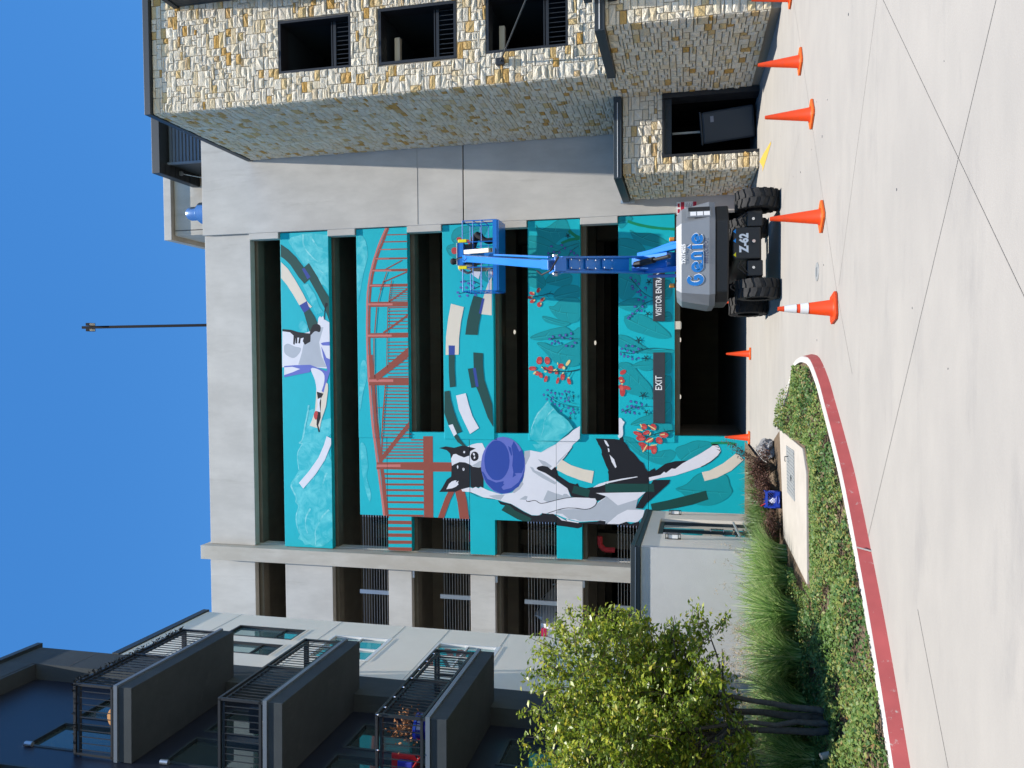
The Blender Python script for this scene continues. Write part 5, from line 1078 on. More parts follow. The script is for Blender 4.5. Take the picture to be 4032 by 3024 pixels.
p5|flower|red|-105,385 -113,386 -119,389 -122,392 -122,396 -119,400 -113,402 -105,403 -97,402 -91,400 -88,396 -88,392 -91,389 -97,386
p5|flower|yellow|-71,394 -73,395 -74,399 -72,401 -69,401 -68,399 -68,395
p5|flower|redlt|-95,391 -99,392 -102,393 -103,395 -103,397 -102,399 -99,401 -95,401 -91,401 -88,399 -86,397 -86,395 -88,393 -91,392
p5|flower|yellow|-81,391 -83,393 -83,396 -82,398 -80,398 -78,396 -79,393
p5|flower|stem|264,369 258,364 249,356 240,348 232,341 226,336 221,332 216,327 211,322 207,314 202,306 198,296 195,286 193,273 193,258 193,245 194,235 194,245 194,258 195,273 196,286 199,296 203,305 208,313 213,321 217,326 222,331 227,335 233,340 241,347 251,355 260,362 266,368
p5|flower|stem|135,372 140,367 146,360 154,352 160,344 166,338 171,333 176,327 180,321 183,313 187,304 189,295 191,290 190,296 188,304 185,313 181,322 177,328 172,334 167,339 162,345 155,353 148,361 141,368 136,373
p5|flower|stem|232,318 212,314 232,316
p5|flower|belldk|265,361 262,363 261,366 262,370 265,372 268,370 269,366 268,363
p5|flower|bell|265,363 263,364 262,368 264,370 266,370 267,368 267,364
p5|flower|belldk|250,349 250,352 254,354 258,354 260,352 259,349 255,347 252,347
p5|flower|bell|251,350 252,352 255,354 257,353 258,351 256,349 252,349
p5|flower|belldk|235,366 238,366 241,363 241,359 239,357 236,357 233,360 233,363
p5|flower|bell|235,365 238,365 239,362 239,359 237,358 235,360 234,363
p5|flower|belldk|240,337 240,340 242,343 246,344 248,343 249,340 247,337 243,336
p5|flower|bell|241,338 241,340 243,343 246,343 247,342 246,339 243,337
p5|flower|belldk|225,362 228,363 231,362 234,358 233,355 230,354 227,356 224,359
p5|flower|bell|226,361 228,362 231,360 232,358 230,356 228,356 226,359
p5|flower|belldk|229,313 227,316 228,320 230,322 233,323 235,320 235,316 232,314
p5|flower|bell|229,315 228,317 229,320 231,322 233,321 233,318 231,315
p5|flower|belldk|215,338 218,340 221,341 225,339 225,336 223,333 220,333 216,335
p5|flower|bell|216,338 218,340 221,340 224,338 223,335 220,335 217,336
p5|flower|belldk|217,349 220,348 221,344 220,340 217,339 215,340 214,344 215,348
p5|flower|bell|217,348 219,347 220,344 218,341 216,341 215,344 215,347
p5|flower|belldk|204,333 205,336 208,337 212,337 214,335 213,332 210,330 206,330
p5|flower|bell|205,333 206,336 209,337 212,336 212,334 210,332 207,332
p5|flower|belldk|169,357 172,357 175,354 175,351 173,348 170,348 168,351 167,355
p5|flower|bell|169,356 172,356 173,354 173,351 171,350 169,351 168,354
p5|flower|belldk|167,325 166,328 168,331 172,333 175,332 175,329 173,325 169,324
p5|flower|bell|167,326 167,329 169,331 172,332 173,330 172,327 170,326
p5|flower|belldk|153,349 156,350 159,349 162,346 161,343 158,341 155,343 152,346
p5|flower|bell|154,348 156,349 159,348 160,345 159,343 156,344 154,346
p5|flower|belldk|146,356 144,358 145,362 148,365 151,365 153,363 152,359 149,356
p5|flower|bell|147,358 145,360 146,363 149,365 151,364 151,361 149,358
p5|flower|belldk|152,332 154,334 158,335 161,333 162,330 160,328 156,327 153,329
p5|flower|bell|153,332 154,334 158,334 160,332 159,330 157,329 154,330
p5|flower|belldk|139,373 142,372 143,368 142,364 140,363 137,364 136,368 137,371
p5|flower|bell|139,372 141,371 142,368 140,365 138,365 137,367 137,370
p5|flower|belldk|129,373 129,376 133,378 137,378 139,376 138,372 135,370 131,371
p5|flower|bell|130,374 130,376 133,377 136,377 137,374 135,372 131,372
p5|flower|belldk|198,324 201,324 204,321 204,317 202,315 199,315 197,317 196,321
p5|flower|bell|198,323 201,323 202,320 202,317 200,316 198,318 197,321
p5|flower|belldk|189,338 188,341 190,344 194,345 197,344 197,341 195,338 192,336
p5|flower|bell|189,339 189,341 191,344 194,344 196,343 195,340 192,338
p5|flower|belldk|184,328 187,329 191,328 193,325 192,322 190,321 186,322 184,325
p5|flower|bell|185,328 187,328 190,327 191,324 190,323 187,323 185,325
p5|flower|stem|248,308 245,298 247,297 251,307
p5|flower|stem|249,309 239,309 239,307 249,306
p5|flower|stem|251,308 248,317 246,317 248,307
p5|flower|stem|250,306 259,312 258,314 248,309
p5|flower|stem|248,306 257,300 258,302 251,309
p5|flower|stem|145,312 142,304 144,303 148,311
p5|flower|stem|146,313 138,313 138,311 146,310
p5|flower|stem|148,312 145,320 143,319 145,311
p5|flower|stem|147,310 154,315 153,317 145,313
p5|flower|stem|145,310 152,305 154,307 147,313
p5|flower|stem|62,342 58,330 60,330 65,340
p5|flower|stem|63,343 51,343 51,340 63,339
p5|flower|stem|65,342 61,353 59,352 61,341
p5|flower|stem|64,340 74,347 73,349 62,343
p5|flower|stem|62,340 72,333 73,335 64,342
p5|flower|stem|1,318 -1,308 1,308 5,317
p5|flower|stem|3,319 -7,319 -7,317 3,316
p5|flower|stem|5,318 1,328 -1,327 1,317
p5|flower|stem|4,316 12,322 11,324 2,319
p5|flower|stem|2,316 11,310 12,312 4,319
p5|flower|stem|-120,328 -124,315 -122,315 -117,327
p5|flower|stem|-119,329 -132,329 -132,327 -119,326
p5|flower|stem|-117,328 -122,341 -124,340 -120,327
p5|flower|stem|-118,326 -107,334 -108,336 -120,329
p5|flower|stem|-120,326 -109,318 -107,320 -118,329
p5|flower|stem|23,401 22,394 20,383 18,372 19,361 21,351 25,341 29,332 32,321 34,310 34,298 34,286 34,274 33,263 31,252 29,242 28,236 30,242 32,252 34,263 35,274 36,286 36,298 35,310 34,322 31,332 27,342 23,352 20,361 20,372 22,383 24,393 25,401
p5|flower|stem|61,342 37,326 62,340
p5|flower|stem|5,317 31,309 5,318
p5|flower|belldk|34,390 31,391 30,395 31,398 34,400 37,398 38,395 37,391
p5|flower|bell|33,391 31,393 31,396 32,398 35,398 36,396 35,393
p5|flower|belldk|39,380 40,383 43,385 47,384 49,382 48,379 45,377 41,377
p5|flower|bell|40,380 41,383 44,384 46,383 47,381 45,379 41,379
p5|flower|belldk|40,366 44,365 46,363 47,359 45,356 42,356 39,359 39,363
p5|flower|bell|41,365 43,364 45,362 45,359 43,358 40,359 39,363
p5|flower|belldk|13,396 12,399 15,402 18,403 21,402 22,399 19,396 16,394
p5|flower|bell|14,397 13,399 16,402 19,402 20,400 19,398 16,396
p5|flower|belldk|6,391 9,392 12,391 14,388 14,385 11,384 7,385 5,388
p5|flower|bell|6,391 9,391 12,390 13,387 11,385 8,386 6,388
p5|flower|belldk|7,370 5,373 5,377 8,379 11,380 13,377 12,373 10,370
p5|flower|bell|7,372 6,374 6,377 9,379 11,378 11,375 9,372
p5|flower|belldk|-4,362 -2,364 1,365 5,363 6,360 4,358 0,357 -4,359
p5|flower|bell|-3,362 -2,364 2,364 4,362 3,360 1,359 -2,360
p5|flower|belldk|3,346 6,345 7,341 6,338 3,336 1,338 -1,341 1,345
p5|flower|bell|3,345 5,344 5,341 4,338 2,338 0,341 1,344
p5|flower|belldk|18,356 19,359 23,361 26,361 28,358 28,355 24,353 21,353
p5|flower|bell|19,357 20,359 23,360 26,359 27,357 24,355 21,355
p5|flower|belldk|25,381 28,381 31,379 32,375 30,372 27,372 24,375 24,379
p5|flower|bell|26,381 28,380 30,378 30,375 28,374 25,375 24,378
p5|flower|belldk|29,338 29,341 31,344 34,346 37,344 38,341 36,338 32,337
p5|flower|bell|30,339 30,342 32,344 35,345 36,343 35,340 32,339
p5|flower|stem|-175,398 -173,392 -170,384 -166,375 -163,366 -160,356 -158,346 -156,336 -154,326 -154,318 -155,309 -155,302 -156,297 -154,302 -153,309 -153,318 -153,326 -154,336 -156,346 -159,357 -161,366 -164,376 -168,385 -171,393 -173,398
p5|flower|stem|-160,323 -174,317 -159,322
p5|flower|belldk|-138,361 -141,362 -142,366 -141,370 -138,371 -135,370 -134,366 -135,362
p5|flower|bell|-138,363 -140,364 -141,367 -139,370 -137,370 -136,367 -136,364
p5|flower|belldk|-147,347 -146,350 -143,352 -139,352 -137,349 -138,346 -141,344 -145,345
p5|flower|bell|-146,348 -145,350 -142,351 -139,350 -139,348 -141,346 -144,346
p5|flower|belldk|-155,369 -152,369 -149,366 -149,362 -150,359 -154,360 -156,362 -157,366
p5|flower|bell|-155,368 -152,367 -150,365 -151,362 -153,361 -155,363 -156,366
p5|flower|belldk|-161,353 -161,356 -159,359 -156,361 -153,359 -152,356 -154,353 -158,352
p5|flower|bell|-160,354 -160,357 -158,359 -155,359 -154,358 -155,355 -158,354
p5|flower|belldk|-159,381 -156,382 -153,381 -151,378 -151,375 -154,374 -158,375 -160,378
p5|flower|bell|-159,381 -156,381 -153,380 -152,377 -154,375 -157,376 -159,378
p5|flower|belldk|-163,338 -165,340 -164,344 -162,347 -158,347 -157,344 -157,341 -160,338
p5|flower|bell|-163,339 -164,341 -163,344 -161,346 -159,345 -158,342 -160,340
p5|flower|belldk|-154,331 -152,334 -148,334 -144,332 -143,329 -145,327 -149,327 -153,328
p5|flower|bell|-153,332 -151,333 -148,333 -145,331 -146,329 -149,328 -152,329
p5|flower|belldk|-166,398 -164,397 -162,393 -163,390 -166,388 -169,389 -170,393 -169,397
p5|flower|bell|-167,397 -165,396 -164,393 -165,390 -168,390 -169,393 -169,396
p5|flower|belldk|-179,382 -178,385 -175,387 -171,387 -169,385 -170,382 -173,380 -177,380
p5|flower|bell|-178,383 -177,385 -174,387 -172,386 -171,384 -173,382 -176,381
p5|flower|belldk|-174,375 -171,375 -169,373 -168,369 -170,366 -173,366 -176,369 -176,373
p5|flower|bell|-174,375 -172,374 -170,372 -170,369 -172,368 -174,369 -175,372
p5|flower|belldk|-181,351 -181,354 -179,357 -176,359 -173,357 -172,354 -174,351 -178,350
p5|flower|bell|-180,352 -180,355 -178,357 -175,358 -174,356 -175,353 -178,352
p5|flower|stem|-175,317 -178,308 -176,307 -172,316
p5|flower|stem|-174,318 -183,318 -183,316 -174,315
p5|flower|stem|-172,317 -175,326 -177,325 -175,316
p5|flower|stem|-173,315 -165,321 -166,323 -175,318
p5|flower|stem|-175,315 -167,310 -165,312 -173,318
p5|flower|red|-249,330 -251,332 -251,337 -251,343 -248,350 -245,355 -241,359 -238,359 -236,357 -235,352 -236,346 -239,339 -242,333 -246,330
p5|flower|redlt|-248,332 -249,336 -248,340 -247,344 -245,347 -243,350 -241,349 -241,346 -242,342 -244,338 -245,335 -247,333
p5|flower|red|-258,319 -262,321 -266,325 -267,331 -268,338 -266,344 -263,348 -258,350 -254,348 -251,344 -249,338 -249,331 -250,325 -254,321
p5|flower|redlt|-261,322 -264,326 -265,330 -265,334 -264,337 -263,340 -259,340 -258,337 -257,334 -257,329 -258,326 -259,323
p5|flower|red|-236,306 -239,306 -242,308 -245,312 -247,317 -247,322 -246,326 -244,328 -241,328 -238,325 -235,321 -233,316 -232,311 -233,308
p5|flower|redlt|-239,308 -242,309 -243,312 -245,315 -245,318 -245,320 -243,321 -241,319 -240,317 -239,314 -238,311 -238,309
p5|flower|red|-226,316 -229,319 -230,323 -230,327 -228,331 -224,334 -220,335 -216,333 -212,331 -211,326 -211,322 -214,318 -217,315 -222,314
p5|flower|redlt|-227,317 -228,321 -227,323 -226,326 -224,327 -222,328 -219,326 -219,324 -220,322 -221,319 -223,318 -225,317
p5|flower|red|-217,286 -221,284 -226,285 -230,287 -232,291 -232,295 -230,299 -226,302 -222,304 -217,304 -213,301 -211,298 -211,293 -213,289
p5|flower|redlt|-222,287 -224,287 -226,288 -228,289 -229,291 -230,294 -229,296 -226,298 -224,297 -222,296 -220,293 -220,291 -220,289
p5|flower|red|-260,295 -264,295 -268,297 -271,302 -272,305 -272,316 -269,319 -265,319 -262,316 -258,312 -256,307 -256,302 -257,297
p5|flower|redlt|-264,297 -268,299 -269,302 -270,305 -271,308 -271,310 -268,311 -266,310 -265,307 -263,304 -263,301 -263,298
p5|flower|red|-260,267 -265,265 -270,265 -272,283 -265,286 -260,286 -256,284 -253,280 -253,275 -256,270
w4|flower|red|-272,266 -275,267 -277,271 -277,276 -275,281 -272,283
p5|flower|redlt|-266,268 -268,268 -270,268 -272,279 -270,279 -268,279 -265,277 -264,275 -264,272 -264,270
w4|flower|redlt|-272,269 -274,272 -274,275 -274,277 -272,279
p5|flower|red|-247,246 -251,248 -254,252 -256,257 -256,264 -254,269 -251,273 -247,275 -243,273 -240,269 -238,264 -238,257 -240,252 -243,248
p5|flower|redlt|-249,249 -252,252 -253,256 -253,260 -252,263 -251,265 -248,265 -247,263 -246,260 -246,256 -247,252 -248,250
w3|flower|red|-285,315 -287,318 -288,322 -288,328 -286,334 -283,339 -279,342 -275,342 -273,340 -272,336 -272,329 -275,323 -278,318 -281,316
w3|flower|redlt|-285,318 -286,322 -286,325 -284,329 -283,332 -281,333 -279,333 -278,330 -279,327 -280,323 -282,320 -284,318
w3|flower|red|-296,310 -296,315 -295,318 -292,320 -289,319 -286,317 -284,312 -284,310
w4|flower|red|-288,298 -291,299 -293,301 -296,305 -296,309 -284,309 -284,303 -285,300
w4|flower|redlt|-290,300 -293,302 -294,305 -294,308 -290,309 -289,306 -289,303 -289,301
w4|flower|red|-295,283 -301,284 -307,287 -310,291 -310,295 -307,299 -302,301 -295,302 -288,301 -283,299 -280,295 -280,291 -283,287 -288,284
w4|flower|redlt|-299,285 -302,286 -304,287 -305,290 -305,292 -304,294 -302,296 -299,297 -297,296 -295,294 -293,292 -293,290 -294,287 -297,286
w3|flower|red|-289,315 -294,316 -298,319 -301,323 -301,327 -298,331 -294,333 -289,334 -284,333 -280,331 -277,327 -277,323 -279,319 -284,316
w3|flower|redlt|-292,317 -295,318 -296,319 -297,322 -297,324 -296,326 -295,328 -293,328 -291,328 -289,326 -288,324 -288,322 -289,319 -290,318
p5|flower|yellow|-231,347 -235,329 -231,328 -227,346
p5|flower|yellow|-221,329 -211,335 -213,338 -223,332
p5|flower|yellow|-217,312 -231,288 -228,286 -214,310
p5|flower|yellow|-272,315 -259,294 -256,296 -270,320
w3|flower|yellow|-305,327 -281,313 -279,316 -303,330
w4|flower|yellow|-284,303 -281,283 -278,283 -280,303
p5|flower|yellow|-250,305 -240,301 -239,305 -249,308
p5|flower|yellow|-248,271 -246,258 -242,258 -245,272
p5|flower|stem|-257,326 -255,320 -253,311 -250,300 -247,291 -244,282 -241,272 -238,264 -236,256 -235,248 -234,241 -233,235 -233,230 -230,231 -231,235 -231,241 -232,248 -234,256 -236,264 -238,273 -241,282 -244,291 -247,301 -250,311 -253,321 -255,327
p5|flower|stem|-234,255 -221,263 -235,257
p5|flower|stem|-235,253 -255,241 -234,251'''
FRONT = {k: (25.17 if k[0] == 'p' and k != 'p1' else 25.2)-YF for k in PAN}
motifs = {}; cnt = {}
for line in MURAL.strip().split('\n'):
    k, mo, c, pts = line.split('|'); k2 = k[:2]
    pts = [tuple(int(v)/100 for v in p.split(',')) for p in pts.split()]
    i = cnt[k2] = cnt.get(k2, 0)+1
    mb, mats = motifs.setdefault((k2, mo, i if mo in ('cloud', 'arc') else 0), (MB(), []))
    if 'paint_'+c not in mats: mats.append('paint_'+c)
    mb.mi = mats.index('paint_'+c)
    Y = FRONT[k2]-.003-.00016*i
    mb.quad(*[(x, Y, z) for x, z in pts])
for (k, mo, _), (mb, mats) in motifs.items():
    me = mb.mesh(mo+'_painting', mats); o = bpy.data.objects.new(mo+'_painting', me); link(o, PAN[k])
    if mo == 'flower': o['kind'] = 'stuff'                # petals and bells too small to pick apart
# concrete frame round the painted bays
gb('pilaster', 'concrete_warm', -7.30, -6.79, 24.85, 25.5, -.05, 19.47, .015)
gb('pilaster', 'concrete', -7.275, -6.765, 25.5, 25.9, -.05, 19.2)
gb('concrete_wall', 'concrete', 4.665, 12.0, 25.08, 25.5, 9.30, 19.28, .012)
gb('concrete_wall', 'concrete', 4.665, 12.0, 25.08, 25.5, -.05, 9.26, .012)
gb('pour_line', 'pour_line', 4.7, 7.27, 25.072, 25.0795, 10.92, 10.932)
gb('joint_backing', 'joint_dark', 4.70, 12.0, 25.14, 25.4, 9.25, 9.31)
for z0, z1 in ((16.24, 17.40), (13.27, 14.31), (10.09, 11.33), (7.10, 8.26), (4.08, 5.30)):
    gb('column', 'concrete', 4.44, 4.664, 25.1, 25.48, z0, z1, .008)
for z0, z1 in ((17.45, 19.30), (14.35, 16.22), (11.33, 12.20), (8.30, 9.18), (5.28, 6.15), (1.9, 3.1)):
    gb('spandrel', 'concrete', -11.5, -7.33, 25.2, 25.45, z0, z1, .01)
# floors, beams, back walls
FLOORS = (2.72, 5.78, 8.80, 11.84, 14.88, 17.93)
for z in FLOORS:
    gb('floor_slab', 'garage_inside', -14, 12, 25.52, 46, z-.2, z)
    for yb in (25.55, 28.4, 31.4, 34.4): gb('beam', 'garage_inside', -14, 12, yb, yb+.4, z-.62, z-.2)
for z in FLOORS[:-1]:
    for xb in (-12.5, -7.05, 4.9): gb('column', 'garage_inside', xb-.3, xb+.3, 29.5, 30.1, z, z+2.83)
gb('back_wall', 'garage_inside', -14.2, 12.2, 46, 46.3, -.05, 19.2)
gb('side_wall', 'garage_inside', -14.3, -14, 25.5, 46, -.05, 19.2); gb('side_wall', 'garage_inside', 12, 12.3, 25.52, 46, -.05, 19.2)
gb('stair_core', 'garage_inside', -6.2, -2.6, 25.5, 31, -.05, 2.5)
# railing cables and posts in the open bays
for z0 in (12.22, 9.20, 6.18, 3.14):
    for i in range(10):
        z = z0+.06+.1*i
        for x0, x1 in ((-6.79, -5.485), (-10.5, -7.31)):
            MB().tube((x0, .08, z), (x1, .08, z), .006, n=5).build('cable', 'cable_steel', GAR)
        MB().tube((-5.56, .08, z), (-5.486, .08, z), .016, n=6).build('cable_end', 'chrome', GAR)
    gb('post', 'galvanised', -8.33, -8.19, 25.25, 25.33, z0-.03, z0+1.1)
# conduits and brackets by the pilaster
for z in (11.2, 8.2, 5.2): gb('bracket', 'galvanised', -7.62, -7.33, 25.12, 25.19, z, z+.07)
p = MB(); p.path([(-6.0, .5, 4.75), (-6.3, .5, 4.75), (-6.45, .5, 4.6), (-6.45, .5, 4.25)], .09, 10); p.build('fire_pipe', 'paint_red_pipe' if 'paint_red_pipe' in MAT else 'red_fabric', GAR)
for x, yy, z in ((1.05, 28.0, 8.17), (.61, 28.0, 5.14), (.68, 28.0, 2.10), (-1.37, 28.1, 2.10), (2.4, 30.5, 2.1)):
    l = MB(); l.lathe([(0, -.035), (.05, -.03), (.08, -.01), (.085, .015), (.05, .035)], 14, (x, yy-YF, z)); l.build('ceiling_light', 'garage_lamp', GAR, smooth=True)
# roof: stair head, vent, lamp post
o = empty('stair_head', (6.6, 30, 19)); tag(o, 'small concrete stair head with flat cap on the garage roof', 'stair head')
box('wall', 'concrete_warm', o, -1.15, 3.5, -.9, 3, -1, 4.4, .01); box('roof_cap', 'concrete', o, -1.35, 3.7, -1.1, 3.2, 4.42, 4.78, .015)
box('joint_strip', 'joint_dark', o, -.95, -.91, -.906, -.895, 0, 4.38); box('joint_strip', 'joint_dark', o, 2.1, 2.14, -.906, -.895, 0, 4.38)
o = empty('roof_vent', (5.9, 27, 18)); tag(o, 'shiny blue steel mushroom vent behind the garage parapet', 'vent')
v = MB(); v.lathe([(.3, -.1), (.3, 2.3), (.42, 2.32), (.42, 2.62), (.36, 2.66)], 24); v.build('base_ring', 'vent_steel', o, smooth=True)
v = MB(); v.lathe([(.34, 2.68), (.34, 2.72), (.30, 2.76), (.27, 2.78), (.27, 3.08), (.22, 3.2), (.1, 3.26), (0, 3.27)], 24); v.build('dome', 'vent_steel', o, smooth=True)
o = empty('roof_lamp_post', (1.8, 33, 18)); tag(o, 'tall dark square lamp post with twin heads above the garage roof', 'lamp post')
v = MB(); v.bar((0, 0, -.1), (0, 0, 13.7), .13, .13, (0, 1, 0)); v.build('pole', 'pole_black', o)
for s in (-1, 1):
    v = MB(); v.box(.07*s-.0 if s > 0 else -.21, .21 if s > 0 else -.07, -.3, .12, 13.05, 13.25); hd = v.build('lamp_head', 'pole_black', o)
    for k in range(4): box('led_panel', 'white_metal', hd, (.085 if s > 0 else -.195)+0, (.195 if s > 0 else -.085), -.27+.09*k, -.20+.09*k, 13.04, 13.049)
# clad penthouse behind the stone tower
o = empty('clad_penthouse', (8.65, 28.3, 20.7)); tag(o, 'dark roof overhang with grey lap siding rising behind the stone tower', 'penthouse')
box('roof_slab', 'coping_dark', o, -1.17, 4, -1.75, 2.6, 1.45, 1.80, .01)
box('wall', 'coping_dark', o, -.70, 4, -1.2, 2.2, -.5, 1.45)
for k in range(10):
    z = -.16+.155*k; s = MB(); s.v = []
    s.quad((-.66, -1.30, z), (4, -1.30, z), (4, -1.24, z+.15), (-.66, -1.24, z+.15)); s.quad((-.66, -1.30, z), (4, -1.30, z), (4, -1.22, z), (-.66, -1.22, z)); s.build('siding_board', 'siding', o)
box('corner_trim', 'siding', o, -.74, -.66, -1.32, -1.2, -.3, 1.44)
for k in range(14): box('soffit_board', 'dark_metal', o, -1.15, -.72, -1.7+.3*k, -1.43+.3*k, 1.425, 1.448)
v = MB(); v.path([(-.9, -.5, 1.40), (-.9, -.3, 1.34), (-.95, .1, .9), (-.95, .2, .3)], .02); v.build('conduit', 'galvanised', o)
box('flood_lamp', 'galvanised', o, -1.0, -.85, -.62, -.5, 1.3, 1.4)

# signs on the garage
def sign(label, x0, x1, z0, z1, txt, tx, size, width):
    o = box('sign', 'sign_charcoal', None, x0, x1, 25.10, 25.145, z0, z1, .004); tag(o, label, 'sign', 'entrance signs over the garage opening')
    text_mesh('lettering', txt, size, 'sign_white', o, facing_camera(tx, 25.096, (z0+z1)/2), bold=.004, spacing=1.05, width=width); return o
sign('charcoal sign reading EXIT over the dark garage opening', -2.085, .21, 2.57, 2.945, 'EXIT', -.98+.2, .30, .46)
sign('charcoal sign reading VISITOR ENTRANCE half hidden by the blue boom', 1.22, 3.12, 2.57, 2.945, 'VISITOR ENTRANCE', 2.22, .26, 1.66)
o = empty('notice_board', (4.8, 25.06, 1.9)); tag(o, 'red and white printed notice board on concrete behind the lift', 'sign')
box('board', 'sign_white', o, -.20, .20, -.012, .0, -.33, .30)
box('header_print', 'sign_red', o, -.19, .19, -.016, -.0125, .06, .17); box('footer_print', 'sign_red', o, -.19, .19, -.016, -.0125, -.32, -.21)
for k in range(9): box('print_line', 'label_grey', o, -.16, .16 - .05*(k % 3), -.015, -.0125, -.19+.026*k, -.178+.026*k)
box('emblem_print', 'sign_red', o, -.15, -.03, -.016, -.0125, .20, .27); box('emblem_print', 'sign_red', o, .03, .15, -.016, -.0125, .20, .27)
o = empty('wall_pack_light', (1.08, 25.3, 2.2)); tag(o, 'small beige square light box under the garage lintel', 'light'); box('housing', 'cream_cover', o, -.13, .13, -.12, .1, -.13, .09, .01); box('lens', 'window_white', o, -.1, .1, -.08, .08, -.15, -.131)

# ================================================================== cars inside
def car(name, m, loc, rz, label):
    o = empty(name, loc, rz); tag(o, label, 'car')
    # body lofted from side profile, length along -x..+x, rear at -x
    prof = [(-2.3, .35), (-2.32, .75), (-2.25, 1.0), (-1.75, 1.06), (-1.1, 1.45), (.4, 1.48), (1.15, 1.02), (2.1, .85), (2.28, .6), (2.25, .35)]
    b = MB(); n = len(prof); W = (.55, .86, .9, .9, .86, .55)
    def ww(z, e): return e*(1 if z < 1.03 else 1-.28*(z-1.03)/.45)
    for s in (-1, 1):
        pts = [(x, s*ww(z, .9), z) for x, z in prof]; b.quad(*(pts if s > 0 else pts[::-1]))
    for i in range(n):
        (x0, z0), (x1, z1) = prof[i], prof[(i+1) % n]
        b.quad((x0, ww(z0, .9), z0), (x0, -ww(z0, .9), z0), (x1, -ww(z1, .9), z1), (x1, ww(z1, .9), z1))
    b.build('body', m, o, bevel=.07)
    for s in (-1, 1):
        t = MB(); t.box(-2.36, -2.1, .55*s-.2, .55*s+.2, .78, .98); t.build('tail_light', 'tail_red', o, bevel=.03)
        t = MB(); t.quad((-1.05, s*.915*.9, 1.06), (1.0, s*.915*.9, 1.06), (.4, s*.70, 1.42), (-.95, s*.70, 1.40)); t.build('side_window', 'car_glass', o)
        for x in (-1.4, 1.4):
            t = MB(); t.lathe([(0, -.1), (.2, -.1), (.32, -.1), (.33, .1), (.2, .11), (0, .11)], 18, M=Matrix.Translation((x, .82*s, .33)) @ Matrix.Rotation(R(90), 4, 'X')); t.build('wheel', 'rubber', o, smooth=True)
        t = MB(); t.box(.85, .98, s*.92-.06, s*.92+.1*s, 1.0, 1.14); t.build('mirror', m, o, bevel=.02)
    t = MB(); t.quad((-1.7, .74, 1.09), (-1.7, -.74, 1.09), (-1.14, -.64, 1.43), (-1.14, .64, 1.43)); t.build('rear_window', 'car_glass', o)
    return o
car('parked_car', 'car_white', (-9.75, 27.95, 5.78), R(84), 'white car parked behind the railing cables left of the pilaster')
car('parked_car', 'car_blue', (-5.6, 29.3, 8.8), R(80), 'dark blue car behind the cables just right of the pilaster')

# ================================================================== stone masonry
def stone_templates(n=10):
    out = []
    for k in range(n):
        r = random.Random(k+3); b = MB(); N = 4
        P = {}
        for i in range(N):
            for j in range(N):
                edge = i in (0, N-1) or j in (0, N-1)
                x = (i/(N-1)-.5)*(1 if edge else .9); z = (j/(N-1)-.5)*(1 if edge else .9)
                if edge: x *= .99+r.uniform(-.025, .01); z *= .99+r.uniform(-.035, .01)
                else: x += r.uniform(-.09, .09); z += r.uniform(-.09, .09)
                P[i, j] = (x, -(r.uniform(.030, .040) if edge else r.uniform(.036, .060)), z)
        ring = [(i, 0) for i in range(N)]+[(N-1, j) for j in range(1, N)]+[(i, N-1) for i in range(N-2, -1, -1)]+[(0, j) for j in range(N-2, 0, -1)]
        for i in range(N-1):
            for j in range(N-1): b.quad(P[i, j], P[i+1, j], P[i+1, j+1], P[i, j+1])
        for a, c in zip(ring, ring[1:]+ring[:1]):
            pa, pc = P[a], P[c]; b.quad(pc, pa, (pa[0], .02, pa[2]), (pc[0], .02, pc[2]))
        me = b.mesh('stone', 'limestone'); out.append((me, np.array(b.v), b.f))
    return out
TPL = stone_templates()
def ashlar(x0, x1, z0, z1, holes=(), ug=.074, vg=.078, seed=1):
    """random coursed ashlar: rectangles greedily packed on a grid; returns (cx, cz, w, h)"""
    r = random.Random(seed); nu = int(round((x1-x0)/ug)); nv = int(round((z1-z0)/vg)); ug = (x1-x0)/nu; vg = (z1-z0)/nv
    occ = np.zeros((nu, nv), bool); out = []
    for a0, a1, b0, b1 in holes:
        occ[max(0, int(round((a0-x0)/ug))):max(0, int(round((a1-x0)/ug))), max(0, int(round((b0-z0)/vg))):max(0, int(round((b1-z0)/vg)))] = True
    for j in range(nv-1, -1, -1):
        i = 0
        while i < nu:
            if occ[i, j]: i += 1; continue
            hmax = r.choice((1, 1, 2, 2, 2, 2, 3)); wmax = r.choice((2, 3, 3, 4, 4, 5, 6)) if hmax > 1 else r.choice((3, 4, 5, 6, 2))
            ww = 0
            while ww < wmax and i+ww < nu and not occ[i+ww, j]: ww += 1
            left = 0
            while i+ww+left < nu and not occ[i+ww+left, j] and left < 2: left += 1
            if left == 1: ww += 1
            hh = 1
            while hh < hmax and j-hh >= 0 and not occ[i:i+ww, j-hh].any(): hh += 1
            occ[i:i+ww, j-hh+1:j+1] = True
            out.append((x0+(i+ww/2)*ug, z0+(j+1-hh/2)*vg, ww*ug, hh*vg)); i += ww
    return out
